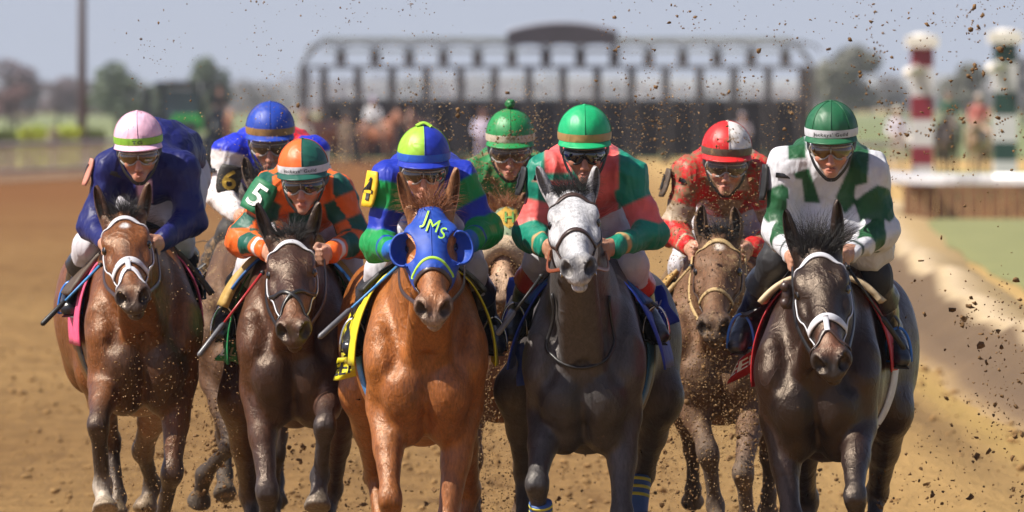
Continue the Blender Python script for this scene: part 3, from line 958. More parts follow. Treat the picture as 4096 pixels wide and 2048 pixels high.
HS['dark_bay'] = dict(Y=1.8, seed=3, chest_x=1175, hip_x=1180, chest_bottom=1712, wide=.88, poll=(1158, 922), chin=(1188, 1413), eyes=((1078, 1068), (1269, 1056)),
    ears=((1028, 812), (1276, 808)), mat=mt['coat'], ear_out=.9,
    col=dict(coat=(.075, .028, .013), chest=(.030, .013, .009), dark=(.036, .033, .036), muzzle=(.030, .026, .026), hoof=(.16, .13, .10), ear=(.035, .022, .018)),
    head_col=(.045, .019, .012), marks=[(.78, 0, .12, .05, (.15, .062, .030), .6)],
    fore=[dict(knee=(1068, 1955, -.05), fet=(1080, 2200, .1), hoof=(1085, 2290, .1)), dict(knee=(1302, 1690, -.28), fet=(1280, 1905, -.15), hoof=(1270, 2030, -.22), ez=.98, ey=.06)],
    hind=[dict(stifle=(965, 1600, 1.2), hock=(1000, 1980, 1.6), fet=(1020, 2180, 1.5), hoof=(1020, 2270, 1.45)),
          dict(stifle=(1355, 1620, 1.2), hock=(1330, 1950, 1.7), fet=(1300, 2150, 1.6), hoof=(1300, 2240, 1.55))],
    label="dark bay horse with a white browband and crossed black noseband, under the orange rider")
HS['chestnut'] = dict(Y=.2, seed=1, chest_x=1702, hip_x=1655, chest_bottom=1785, wide=.94, poll=(1719, 806), chin=(1743, 1329), eyes=((1625, 960), (1816, 953)),
    ears=((1597, 688), (1826, 670)), mat=mt['coat'], ear_out=1.0, ear_w=.95,
    col=dict(coat=(.30, .100, .023), chest=(.24, .078, .020), dark=(.25, .085, .022), muzzle=(.13, .085, .065), lips=(.26, .19, .15), hoof=(.10, .07, .05), leg=(.27, .095, .03), ear=(.27, .12, .05)),
    marks=[(.78, 0, .12, .04, (.26, .10, .04), .6)],
    fore=[dict(knee=(1560, 1985, -.12), fet=(1575, 2240, .05), hoof=(1580, 2330, .0)), dict(knee=(1790, 2090, .05), fet=(1775, 2370, .15), hoof=(1775, 2470, .10))],
    hind=[dict(stifle=(1450, 1560, 1.25), hock=(1500, 1900, 1.75), fet=(1530, 2150, 1.55), hoof=(1530, 2240, 1.5)),
          dict(stifle=(1830, 1600, 1.25), hock=(1880, 1960, 1.75), fet=(1850, 2200, 1.7), hoof=(1850, 2280, 1.6))],
    label="chestnut horse in a royal blue blinker hood, centre of the front row")
HS['grey'] = dict(Y=.3, seed=4, chest_x=2337, hip_x=2390, chest_bottom=1818, wide=.92, hipw=1.12, poll=(2284, 742), chin=(2321, 1180), eyes=((2200, 873), (2399, 861)),
    ears=((2150, 664), (2383, 664)), mat=mt['coat_grey'], ear_out=.9, ear_w=.9,
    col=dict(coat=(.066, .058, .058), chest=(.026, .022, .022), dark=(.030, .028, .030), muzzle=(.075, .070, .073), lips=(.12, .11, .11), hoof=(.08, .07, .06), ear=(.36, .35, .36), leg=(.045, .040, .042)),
    head_col=(.42, .42, .44), marks=[(.62, 0, .35, .030, (.62, .62, .64), .9), (.97, 0, .09, .05, (.17, .165, .17), .5)],
    fore=[dict(knee=(2148, 1925, -.15), fet=(2165, 2180, .0), hoof=(2170, 2270, .0)), dict(knee=(2487, 2050, .0), fet=(2470, 2310, .15), hoof=(2470, 2400, .1))],
    hind=[dict(stifle=(2070, 1560, 1.3), hock=(2100, 1890, 1.7), fet=(2090, 2130, 1.6), hoof=(2090, 2220, 1.5)),
          dict(stifle=(2640, 1590, 1.3), hock=(2575, 1890, 1.7), fet=(2545, 2090, 1.6), hoof=(2540, 2180, 1.5))],
    label="dark grey horse with a white face and brown bridle")
HS['black_bay'] = dict(Y=0.0, seed=5, chest_x=3271, hip_x=3375, chest_bottom=1848, wide=.95, head_len=.64, head_scale=1.06, poll=(3263, 965), chin=(3323, 1540), eyes=((3169, 1141), (3385, 1106)),
    ears=((3142, 838), (3348, 798)), mat=mt['coat'], ear_out=.8,
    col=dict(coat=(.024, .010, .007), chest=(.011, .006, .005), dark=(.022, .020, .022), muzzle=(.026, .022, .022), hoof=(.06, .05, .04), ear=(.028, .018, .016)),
    head_col=(.020, .011, .008), marks=[(.80, 0, .10, .045, (.13, .055, .032), .6), (1.0, 0, .06, .06, (.020, .018, .018), .5)],
    fore=[dict(knee=(3165, 2065, .0), fet=(3175, 2330, .1), hoof=(3180, 2420, .1)), dict(knee=(3418, 1975, -.25), fet=(3440, 2200, -.05), hoof=(3445, 2290, -.1), ez=.98, ey=.1)],
    hind=[dict(stifle=(3190, 1640, 1.25), hock=(3230, 2000, 1.7), fet=(3230, 2240, 1.6), hoof=(3230, 2320, 1.5)),
          dict(stifle=(3560, 1640, 1.25), hock=(3510, 1965, 1.75), fet=(3480, 2200, 1.6), hoof=(3480, 2290, 1.5))],
    label="nearly black bay horse with a white bridle, rightmost in the field")
HS['dusty_bay'] = dict(Y=3.9, seed=6, chest_x=2880, hip_x=2890, chest_bottom=1700, wide=.95, vox=.012, poll=(2876, 918), chin=(2837, 1395), eyes=((2775, 1053), (2968, 1040)),
    ears=((2808, 818), (2936, 826)), mat=mt['coat_mud'], ear_out=.1,
    col=dict(coat=(.125, .058, .028), chest=(.09, .045, .024), dark=(.09, .065, .05), muzzle=(.06, .04, .03), hoof=(.20, .14, .08), ear=(.12, .07, .045)),
    marks=[(.17, .004, .04, .018, (.55, .48, .42), .5)],
    fore=[dict(knee=(2832, 1800, -.05), fet=(2862, 2020, .05), hoof=(2880, 2110, 0)), dict(knee=(2972, 1880, -.22), fet=(2990, 2080, -.1), hoof=(2990, 2170, -.1), ez=.98)],
    hind=[dict(stifle=(2740, 1560, 1.2), hock=(2772, 1800, 1.7), fet=(2772, 1960, 1.9), hoof=(2770, 2010, 2.0)),
          dict(stifle=(3050, 1560, 1.2), hock=(3080, 1820, 1.7), fet=(3075, 1980, 1.9), hoof=(3070, 2050, 1.95))],
    label="dirt-splashed bay horse with a tan rope noseband, behind the grey")
HS['hooded_chestnut'] = dict(Y=4.6, seed=7, chest_x=2000, hip_x=2000, chest_bottom=1690, wide=.95, vox=.0125, poll=(2030, 812), chin=(1996, 1245), eyes=((1948, 935), (2118, 930)),
    ears=((1952, 770), (2096, 770)), mat=mt['coat_mud'], ear_out=.6,
    col=dict(coat=(.20, .085, .038), dark=(.11, .065, .04), muzzle=(.16, .10, .07), hoof=(.1, .07, .05)), marks=[(.85, 0, .2, .03, (.45, .30, .20), .6)],
    fore=[dict(knee=(1890, 1820, -.1), fet=(1880, 2030, .05), hoof=(1880, 2110, 0)), dict(knee=(2095, 1840, 0), fet=(2085, 2050, .15), hoof=(2085, 2130, .1))],
    hind=[dict(stifle=(1880, 1560, 1.2), hock=(1890, 1800, 1.7), fet=(1890, 2000, 1.6), hoof=(1890, 2080, 1.5)),
          dict(stifle=(2110, 1560, 1.2), hock=(2110, 1800, 1.7), fet=(2105, 2010, 1.6), hoof=(2105, 2090, 1.5))],
    label="chestnut horse in a dusty green hood and sheepskin noseband, half hidden in the second row")
HS['brown'] = dict(Y=5.2, seed=8, chest_x=1000, hip_x=1010, chest_bottom=1640, wide=.95, vox=.0125, poll=(1072, 688), chin=(1095, 1110), eyes=((985, 820), (1172, 815)),
    ears=((980, 628), (1160, 634)), mat=mt['coat_mud'], ear_out=.7,
    col=dict(coat=(.085, .040, .020), dark=(.022, .016, .013), muzzle=(.04, .03, .026), hoof=(.06, .05, .04), ear=(.09, .06, .045)), head_col=(.035, .024, .018),
    fore=[dict(knee=(928, 1775, -.12), fet=(818, 1900, .12), hoof=(795, 2015, .2)), dict(knee=(1100, 1800, 0), fet=(1090, 2010, .15), hoof=(1090, 2090, .1))],
    hind=[dict(stifle=(880, 1500, 1.2), hock=(900, 1740, 1.7), fet=(900, 1900, 1.6), hoof=(900, 1980, 1.5)),
          dict(stifle=(1110, 1500, 1.2), hock=(1110, 1740, 1.7), fet=(1105, 1930, 1.6), hoof=(1105, 2010, 1.5))],
    label="brown horse with a blue browband, at the back behind the orange rider")
# ------------------------------------------------------------------ jockeys
class Rider: pass
def rot_frame(pitch, yaw, roll):
    """local x right, y back, z up -> world"""
    return np.array(Matrix.Rotation(yaw, 3, 'Z') @ Matrix.Rotation(roll, 3, 'Y') @ Matrix.Rotation(pitch, 3, 'X'))

def fist(c, s, R, prims, tag='skin', k=.006, sc=1.0):
    """closed hand: knuckles towards the camera; s=+1 is the hand on the viewer's right. R columns: x lateral, y back, z up"""
    f = lambda x, y, z: c + R @ (A3(x * s, y, z) * sc)
    prims.append(econe(f(.0, .045, .012), f(.0, -.012, .0), (.030, .026), (.036, .024), side=R[:, 2], k=.012, tag=tag))   # back of hand: wide upright
    for i, (z, ln) in enumerate(((.030, .95), (.010, 1.05), (-.010, 1.0), (-.029, .85))):
        a = f(.012, -.020, z); b = f(.006 - .004, -.020 - .026 * ln, z - .004); d = f(-.022, -.022 - .020 * ln, z - .006); e = f(-.026, -.004, z - .006)
        prims.append(econe(a, b, .0105, .0100, k=k, tag=tag)); prims.append(econe(b, d, .0098, .0092, k=.004, tag=tag)); prims.append(econe(d, e, .0090, .0085, k=.004, tag=tag))
    a = f(-.010, .012, .034); b = f(-.026, -.016, .044); d = f(-.034, -.040, .034)
    prims.append(econe(a, b, .0125, .0115, k=.008, tag=tag)); prims.append(econe(b, d, .0110, .0095, k=.004, tag=tag))

def build_rider(sp):
    r = Rider(); r.sp = sp
    Yc = sp['Y']
    g = lambda x, y, dy: at(x, y, Yc + dy)
    kk = (DIST + Yc) / FPX
    x0, x1, ytop = sp['helmet']
    rx = (x1 - x0) / 2 * kk / 1.015
    hy = sp.get('head_dy', .08)
    R = rot_frame(sp.get('pitch', .14), sp.get('yaw', 0.), sp.get('roll', 0.))
    C = g((x0 + x1) / 2, ytop, hy) + A3(0, 0, -rx * 1.10)
    hsz = rx / .104
    def HL(x, y, z): return C + R @ (A3(x, y, z) * hsz)
    r.HL, r.R, r.C, r.hsz, r.rx = HL, R, C, hsz, rx
    fr_ = np.random.default_rng(sp['seed'] + 40); jw, nl, ch, ck = fr_.uniform(.88, 1.14), fr_.uniform(-.006, .010), fr_.uniform(-.008, .007), fr_.uniform(.92, 1.1)
    P = []
    hl = lambda x, y, z, rr, **kw: ell(HL(x, y, z), np.array((rr[0], rr[2], rr[1])) * hsz, side=R[:, 0], ax=R[:, 1], **kw)
    # (radii given as x, y, z)
    def hel(x, y, z, rr, **kw):
        return ell(HL(x, y, z), (rr[0] * hsz, rr[2] * hsz, rr[1] * hsz), side=R[:, 0], ax=R[:, 1], **kw)
    P += [hel(0, .010, -.01, (.078, .092, .100), k=.03, tag='skin'),
          hel(0, -.030, -.085, (.064, .062, .070), k=.03, tag='skin'),
          hel(.036 * ck, -.062, -.106, (.025, .025, .022), k=.014, tag='cheek'), hel(-.036 * ck, -.062, -.106, (.025, .025, .022), k=.02, tag='cheek'),
          econe(HL(0, -.025, -.130), HL(0, -.062, -.160), (.048 * jw * hsz, .040 * hsz), (.030 * jw * hsz, .024 * hsz), side=R[:, 0], k=.025, tag='skin'),
          hel(0, -.080, -.172 + ch, (.021 * jw, .016, .016), k=.016, tag='skin'),
          econe(HL(0, -.088, -.082), HL(0, -.110 - nl, -.124 - nl * .5), .010 * hsz, .0135 * hsz, k=.012, tag='nose'),
          hel(.013, -.100, -.129, (.0095, .010, .009), k=.008, tag='nose'), hel(-.013, -.100, -.129, (.0095, .010, .009), k=.008, tag='nose'),
          hel(0, -.093, -.1475, (.023, .010, .0055), k=.006, tag='lip'), hel(0, -.091, -.1580, (.020, .0105, .0065), k=.006, tag='lip'),
          hel(0, -.104, -.1525, (.022, .012, .0016), k=.003, op='s'),
          hel(.020, -.094, -.137, (.006, .02, .006), k=.006, op='s', tag=''), hel(-.020, -.094, -.137, (.006, .02, .006), k=.006, op='s', tag='')]
    for s in (-1, 1):
        P.append(hel(s * .076, .018, -.085, (.011, .020, .030), k=.008, tag='skin'))
    # ---- figure
    sL, sR = g(*sp['sh'][0], .27), g(*sp['sh'][1], .27)
    S = (sL + sR) / 2
    Cn = S + A3(0, -.02, .0)
    P.append(econe(HL(0, .03, -.09), Cn + A3(0, .05, .02), .056, .066, k=.03, tag='skin'))
    px = g(sp.get('pelvis_x', (sp['sh'][0][0] + sp['sh'][1][0]) / 2), 1000, .85)[0]
    pz = sp.get('pelvis_z', S[2] - .12)
    Pv = A3(px, Yc + .86, pz)
    TP = []           # torso + arms (jersey follows these)
    w = np.linalg.norm(sR - sL) / 2
    chest0 = S + A3(0, .06, -.05)
    TP.append(econe(chest0, lerp(chest0, Pv, .35) + A3(0, 0, sp.get('hump', .02)), (w * .86, .120), (w * .80, .135), k=.06, tag='torso'))
    TP.append(econe(lerp(chest0, Pv, .35) + A3(0, 0, sp.get('hump', .02)), lerp(chest0, Pv, .8) + A3(0, 0, .03 + sp.get('hump', 0.) * .6), (w * .80, .135), (.150, .118), k=.06, tag='torso'))
    TP.append(econe(lerp(chest0, Pv, .8) + A3(0, 0, .03 + sp.get('hump', 0.) * .6), Pv, (.150, .118), (.155, .125), k=.05, tag='torso'))
    TP.append(econe(Cn + A3(0, .05, -.005), chest0 + A3(0, .05, 0), (.085, .07), (.14, .10), k=.05, tag='torso'))
    arms = []
    for i, s in enumerate((-1, 1)):
        sh = (sL, sR)[i] - A3(s * .045, 0, .035)
        el = g(*sp['elbow'][i], sp.get('elbow_dy', .26)) ; wr = g(*sp['hand'][i], sp.get('hand_dy', -.02))
        fa = nrm(wr - el); wr2 = wr - fa * .062
        TP.append(ell(sh, (.066, .066, .070), k=.05, tag='sh%d' % i))
        TP.append(econe(sh, el, (.056, .060), (.046, .050), k=.035, tag='ua%d' % i))
        TP.append(econe(el, wr2, (.049, .050), (.031, .034), k=.03, tag='fa%d' % i))
        arms.append((sh, el, wr, wr2, fa))
    P += [p for p in TP]
    for i, s in enumerate((-1, 1)):
        sh, el, wr, wr2, fa = arms[i]
        P.append(econe(wr2 - fa * .02, wr2 + fa * .035, (.026, .030), (.026, .030), k=.015, tag='skin'))
        zc = A3(0, 0, 1); yb = nrm(-fa * .75 + A3(0, .55, .05)); xl = nrm(np.cross(yb, zc)); zc = np.cross(xl, yb)
        fist(wr2 + fa * .052, s, np.stack([xl, yb, zc], 1), P, sc=1.02)
    # ---- legs
    LP = []; BP = [[], []]
    LP.append(ell(Pv + A3(0, .02, -.02), (.165, .125, .15), k=.05, tag='leg'))
    r.feet = []
    for i, s in enumerate((-1, 1)):
        kn = g(*sp['knee'][i], sp.get('knee_dy', .42)); an = g(*sp['ankle'][i], sp.get('ankle_dy', .70)); to = g(*sp['toe'][i], sp.get('toe_dy', .52))
        hp = Pv + A3(s * .095, -.02, -.05)
        LP.append(econe(hp, kn, (.078, .090), (.050, .056), k=.05, tag='leg'))
        LP.append(econe(kn, lerp(kn, an, .25), (.049, .054), (.047, .052), k=.03, tag='leg'))
        BP[i].append(econe(lerp(kn, an, .10), lerp(kn, an, .42), (.051, .054), (.055, .062), k=.02, tag='shaft', rw=.004))
        BP[i].append(econe(lerp(kn, an, .42), an, (.055, .062), (.036, .040), k=.03, tag='shaft'))
        fd = nrm(to - an)
        heel = an + A3(0, .035, -.045)
        BP[i].append(econe(an, heel, .040, .036, k=.03, tag='foot'))
        BP[i].append(econe(heel + A3(0, 0, -.004), lerp(heel, to, .55), (.034, .034), (.040, .030), side=(1, 0, 0), k=.02, tag='foot'))
        BP[i].append(econe(lerp(an, to, .35), to, (.040, .038), (.034, .026), side=(1, 0, 0), k=.025, tag='foot'))
        r.feet.append((an, to))
    P += LP + BP[0] + BP[1]
    r.P = P
    V, Q = skin(P, sp.get('vox', .0068), 1)
    vis = np.full(len(V), 9., np.float32); cov = np.full(len(V), 9., np.float32); V32 = V.astype(np.float32)
    for p in P:
        if p.op != 'u': continue
        d_ = pdist(V32, p)
        if p.tag in ('skin', 'cheek', 'nose', 'lip'): vis = np.minimum(vis, d_)
        else: cov = np.minimum(cov, d_)
    hid = (vis > .03) & (cov < vis)
    nv = vnormals(V, Q); V = V - nv * np.where(hid, .006, 0)[:, None]
    V, Q = thin_out(V, Q, hid, .022)
    W = tag_weights(V, P, .006)
    sk = np.array(sp.get('skin', (.50, .27, .185)))
    pal = dict(skin=sk, cheek=sk * (1.0, .80, .78), nose=sk * (1.0, .82, .80), lip=sk * (.80, .50, .50))
    c = np.zeros((len(V), 3))
    for t in W: c += W[t][:, None] * pal.get(t, sk)
    # stubble and the darker skin round the mouth
    q_ = (V - C) @ R / hsz
    jawm = np.clip((-.125 - q_[:, 2]) / .02, 0, 1) * np.clip((.02 - q_[:, 1]) / .03, 0, 1) * (np.abs(q_[:, 0]) < .09)
    stb = sp.get('stubble', .25) * jawm * (.75 + .5 * wob(V, 160, 2, 2))
    if 'lip' in W: stb = stb * (1 - np.clip(W['lip'] * 1.5, 0, 1))
    c = c * (1 - np.clip(stb, 0, .8)[:, None]) + np.array((.09, .06, .05)) * np.clip(stb, 0, .8)[:, None]
    root = thing('person', (S[0], Yc + .5, 0), sp['label'], 'person', 'jockeys riding in the race')
    r.root = root
    mud = sp.get('mud', 0)
    mesh_obj('body', V, Q, mt['skin_mud'] if mud else mt['skin'], root, True, col=c)
    # ---- jersey
    JP = []
    for p in TP:
        q = econe(p.a, p.a + p.ba, np.array(p.ra) + .012, np.array(p.rb) + .012, side=p.side, k=p.k + .01, tag=p.tag) if p.ba.any() else ell(p.a, np.array((p.ra[0], p.ra[1], p.rw)) + .012, side=p.side, ax=p.ax, k=p.k, tag=p.tag)
        JP.append(q)
    for i in (0, 1):
        sh, el, wr, wr2, fa = arms[i]
        for q in JP:
            if q.tag == 'fa%d' % i: q.rb = (.038, .041)
        JP.append(econe(lerp(el, wr2, .93), wr2 + fa * .012, .037, .035, k=.006, tag='cuff%d' % i, rw=.004))
        # cloth bunched above the bent elbow
        JP.append(ell(el + A3(0, .01, .0), (.057, .057, .060), k=.03, tag='ua%d' % i))
    if sp.get('baggy'):
        for s_, p_ in sp['baggy']: JP.append(ell(g(*p_), s_, k=.05, tag='torso'))
    # stand-up collar
    r.JP = JP
    V, Q = skin(JP, .0075, 1)
    nv = vnormals(V, Q)
    amp = sp.get('fold', .0062)
    q1 = wob(V * A3(1.0, .6, 1.0), 20, 2, sp['seed']); q2 = wob(V, 55, 2, sp['seed'] + 3)
    # sharp drag folds running down from the shoulders and across the bent elbows
    q3 = wob(V * A3(1.5, .4, .55), 26, 1, sp['seed'] + 5)
    V = V + nv * (amp * (1 - 2 * np.abs(q1)) + amp * .35 * q2 + amp * .8 * (1 - 2 * np.abs(q3)))[:, None]
    col = np.zeros((len(V), 3))
    # colours averaged over a few millimetres so that panel edges run smoothly
    offs = [A3(0, 0, 0)] + [A3(*o_) * .0048 for o_ in ((1,0,0),(-1,0,0),(0,1,0),(0,-1,0),(0,0,1),(0,0,-1),(.7,0,.7),(-.7,0,.7),(.7,0,-.7),(-.7,0,-.7))]
    for o_ in offs:
        Vo = V + o_ - nv * (nv @ o_)[:, None]; best = np.full(len(V), 9., np.float32); tg = np.full(len(V), 'torso', dtype='<U6'); V32 = Vo.astype(np.float32)
        for p in JP:
            d = pdist(V32, p); m = d < best; best[m] = d[m]; tg[m] = p.tag
        T = {}
        for i in (0, 1):
            sh, el, wr, wr2, fa = arms[i]
            T[i] = ((Vo - sh) @ (el - sh) / ((el - sh) @ (el - sh)), (Vo - el) @ (wr2 - el) / ((wr2 - el) @ (wr2 - el)))
        col += sp['silk'](dict(tag=tg, T=T, x=(Vo[:, 0] - S[0]) / w, z=(Vo[:, 2] - S[2]) / w, y=Vo[:, 1] - S[1], V=Vo, n=nv)) / len(offs)
    mesh_obj('jersey', V, Q, cloth_mat('silk_' + sp['key'], mud, sp.get('silk_rough', .5), sp.get('wr', .25)), root, True, col=col)
    # ---- breeches
    QP = []
    for p in LP:
        e = .010
        q = econe(p.a, p.a + p.ba, np.array(p.ra) + e, np.array(p.rb) + e, side=p.side, k=p.k, tag=p.tag) if p.ba.any() else ell(p.a, np.array((p.ra[0], p.ra[1], p.rw)) + e, side=p.side, ax=p.ax, k=p.k, tag=p.tag)
        QP.append(q)
    QP.append(econe(Pv + A3(0, -.05, -.02), lerp(Pv, chest0, .35) + A3(0, 0, -.03), (.155, .115), (.165, .10), k=.05, tag='leg'))
    QP.append(ell(Pv + A3(0, -.16, -.12), (.165, .15, .16), k=.05, tag='leg'))
    V, Q = skin(QP, .010, 1)
    V = V + vnormals(V, Q) * (.004 * (1 - 2 * np.abs(wob(V, 18, 2, sp['seed'] + 9))))[:, None]
    bc = np.tile(np.array(sp.get('breeches', (.52, .50, .54))), (len(V), 1))
    mesh_obj('breeches', V, Q, cloth_mat('breeches_' + sp['key'], sp.get('breech_mud', mud * .6), .65, .2), root, True, col=bc)
    # ---- boots
    for i in (0, 1):
        for p in BP[i]:
            p.ra = tuple(np.array(p.ra) + .008); p.rb = tuple(np.array(p.rb) + .008)
        V, Q = skin(BP[i], .0085, 1)
        V = V + vnormals(V, Q) * (.0025 * wob(V, 40, 2, 4))[:, None]
        W = tag_weights(V, BP[i], .004)
        bcol = np.tile(np.array(sp.get('boot', (.012, .013, .017))), (len(V), 1))
        if sp.get('boot_top') is not None:
            kn = g(*sp['knee'][i], sp.get('knee_dy', .42)); an = g(*sp['ankle'][i], sp.get('ankle_dy', .70))
            t = (V - kn) @ (an - kn) / ((an - kn) @ (an - kn))
            bcol[t < .42] = sp['boot_top']
        if sp.get('foot') is not None: 
            w_ = W['foot'][:, None]; bcol = bcol * (1 - w_) + np.array(sp['foot']) * w_
        o = mesh_obj('boot', V, Q, sp.get('boot_mat') or mt['boot_attr'], root, True, col=bcol)
        an, to = r.feet[i]
        # sole
        V, F = ribbon(smooth_path([an + A3(0, .050, -.092), lerp(an + A3(0, .035, -.045), to, .55) + A3(0, 0, -.044), to + A3(0, -.022, -.036)], 8), .062, .010, A3(0, .2, 1))
        mesh_obj('sole', V, F, sp.get('sole') or mt['black'], o)
    r.arms = arms; r.S = S; r.w = w; r.g = g; r.Pv = Pv
    helmet(r)
    goggles(r)
    return r

def dome(r, lat0, lat1, az0, az1, off, nl=14, na=24, fz=1.10, fy=1.18, pucker=.0, seed=0):
    """patch of the cap in head coordinates: lat 0 = crown .. 90 = rim; az 0 = front, + to the viewer's right (degrees)"""
    V = []
    for i in range(nl + 1):
        la = math.radians(lerp(lat0, lat1, i / nl))
        for j in range(na + 1):
            az = math.radians(lerp(az0, az1, j / na))
            rr = r.rx + off
            pk = 1 + pucker * math.sin(az * 19 + seed + 2 * la) * math.sin(la) ** 4
            x = rr * math.sin(la) * math.sin(az) * pk; y = -(rr * fy) * math.sin(la) * math.cos(az) * pk; z = rr * fz * math.cos(la)
            V.append(r.C + r.R @ A3(x, y, z))
    F = [(i*(na+1)+j, (i+1)*(na+1)+j, (i+1)*(na+1)+j+1, i*(na+1)+j+1) for i in range(nl) for j in range(na)]
    return np.array(V), F
def fabric(name, c, mud=0.):
    key = 'fab_' + name
    if key not in mt: mt[key] = flat_cloth(name, c, .48, mud, .22)
    return mt[key]
def helmet(r):
    sp = r.sp; root = r.root
    hm = thing_part('riding_helmet', root)
    # quartered cap: panels meet in raised seams
    caps = sp['cap']      # list of 4 or 8 materials going round from az -180
    n = len(caps); st = 360 / n
    for k in range(n):
        a0 = -180 + k * st + sp.get('cap_turn', 0)
        V, F = dome(r, 0.5, 97, a0, a0 + st, .0006 * (k % 2), nl=22, na=max(6, 48 // n), pucker=.008, seed=sp['seed'])
        mesh_obj('cap_panel', V, F, caps[k], hm)
        pts = dome(r, 1, 96, a0, a0 + .01, .0015, nl=20, na=1)[0][::2]
        V, F = tube(pts, .0013, 5); mesh_obj('seam', V, F, caps[k], hm)
    V, F = dome(r, sp.get('band0', 84), sp.get('band1', 99), -180, 180, .0035, nl=4, na=60)
    bo = mesh_obj('cap_band', V, F, sp['band'], hm)
    # peak
    V = []
    nu, nv_ = 26, 6
    for j in range(nv_ + 1):
        e = j / nv_
        for i in range(nu + 1):
            az = math.radians(lerp(-72, 72, i / nu)); f = math.cos(az * .98) ** .8 if abs(az) < 1.5 else 0
            la = math.radians(98); rr = r.rx + .003
            base = A3(rr * math.sin(la) * math.sin(az), -rr * 1.18 * math.sin(la) * math.cos(az), rr * 1.1 * math.cos(la))
            V.append(r.C + r.R @ (base + A3(math.sin(az) * .006 * e, -.042 * f * e, -.003 - .016 * e - .004 * e * (1 - f))))
    F = [(j*(nu+1)+i, (j+1)*(nu+1)+i, (j+1)*(nu+1)+i+1, j*(nu+1)+i+1) for j in range(nv_) for i in range(nu)]
    o = mesh_obj('cap_peak', V, F, sp.get('peak') or caps[n // 2], hm)
    m = o.modifiers.new("thickness", 'SOLIDIFY'); m.thickness = .004
    # hard shell rim under the cap, and the chin strap
    V, F = dome(r, 96, 112, 70, 290, -.002, nl=4, na=40); o = mesh_obj('shell_rim', V, F, mt['black'], hm)
    m = o.modifiers.new("thickness", 'SOLIDIFY'); m.thickness = .005
    for s in (-1, 1):
        pts = smooth_path([r.HL(s*.092, -.01, -.035), r.HL(s*.083, -.022, -.09), r.HL(s*.060, -.045, -.145), r.HL(s*.022, -.060, -.188), r.HL(0, -.064, -.194)], 14)
        V, F = ribbon(pts, .016, .003, A3(s, -.6, 0)); mesh_obj('chin_strap', V, F, mt['black'], hm)
    if sp.get('pompom'):
        rg = np.random.default_rng(5); top = r.C + r.R @ A3(0, 0, r.rx * 1.10 + .022)
        Vb, Fb = ball(top, .021, 20); d = Vb - top; Vb = top + d * (1 + .16 * rg.normal(size=(len(Vb), 1)).clip(-1.5, 1.5))
        mesh_obj('pompom', Vb, Fb, sp['pompom'], hm)
    elif sp.get('tab'):
        V, F = ribbon(smooth_path([r.C + r.R @ A3(-.030, -.012, r.rx*1.1 - .002), r.C + r.R @ A3(0, -.005, r.rx*1.1 + .010), r.C + r.R @ A3(.030, -.012, r.rx*1.1 - .004)], 10), .022, .006, A3(0, -.3, 1))
        mesh_obj('crown_tab', V, F, sp['tab'], hm)
    else:
        V, F = ball(r.C + r.R @ A3(0, 0, r.rx * 1.10), (.009, .009, .005), 10); mesh_obj('crown_button', V, F, caps[0], hm)
    if sp.get('band_text'):
        s, inkm, hgt, latc = sp['band_text']
        V, F = text_mesh(s, 0, .012, 1.12); V = V.copy()
        sc = hgt / .7
        la0 = math.radians(latc); rr = r.rx + .0052; out = []
        for v in V:
            az = v[0] * sc * sp.get('text_w', 1.3) / rr; la = la0 - (v[1] - .35) * sc / rr
            out.append(r.C + r.R @ A3(rr * math.sin(la) * math.sin(az), -rr * 1.18 * math.sin(la) * math.cos(az), rr * 1.1 * math.cos(la)))
        mesh_obj('band_lettering', out, F, inkm, hm)
    r.hm = hm
def goggles(r):
    sp = r.sp; root = r.root
    gg = thing_part('goggles', root)
    HL = r.HL
    zt, zb = -.058, -.108
    nu, nv_ = 28, 8
    def pt(u, v, off=0.):
        th = u * math.radians(74)
        # lower edge rises over the nose and at the sides
        low = zb + .020 * math.exp(-(u / .16) ** 2) + .016 * max(0, abs(u) - .6) / .4
        z = lerp(zt, low, v)
        bulge = .006 * math.sin(math.pi * v)
        rx_, ry_ = .083 + off + bulge, .106 + off + bulge
        y = -ry_ * math.cos(th) + .012 * 0; 
        return HL(rx_ * math.sin(th), y + .002 + .006 * v, z)
    V = [pt(-1 + 2*i/nu, j/nv_) for j in range(nv_+1) for i in range(nu+1)]
    F = [(j*(nu+1)+i, (j+1)*(nu+1)+i, (j+1)*(nu+1)+i+1, j*(nu+1)+i+1) for j in range(nv_) for i in range(nu)]
    o = mesh_obj('lens', V, F, sp.get('lens') or mt['lens'], gg)
    m = o.modifiers.new("thickness", 'SOLIDIFY'); m.thickness = .002
    loop = [pt(-1+2*i/nu, 0) for i in range(nu+1)] + [pt(1, j/nv_) for j in range(1, nv_)] + [pt(1-2*i/nu, 1) for i in range(nu+1)] + [pt(-1, 1-j/nv_) for j in range(1, nv_)]
    V, F = tube(loop, .0048 * r.hsz, 6, closed=True); mesh_obj('frame', V, F, sp.get('goggle_frame') or mt['goggle_frame'], gg)
    # bridge between the two lens halves
    V, F = tube([pt(0, .02, .003), pt(0, .35, .004), pt(0, .75, .003)], .0035, 6); mesh_obj('bridge', V, F, sp.get('goggle_frame') or mt['goggle_frame'], gg)
    for s in (-1, 1):
        pts = [pt(s*.98, .5), HL(s*.094, .02, -.070), HL(s*.096, .06, -.055)]
        V, F = ribbon(smooth_path(pts, 8), .022, .003, A3(s, -.2, 0)); mesh_obj('strap', V, F, mt['black'], gg)
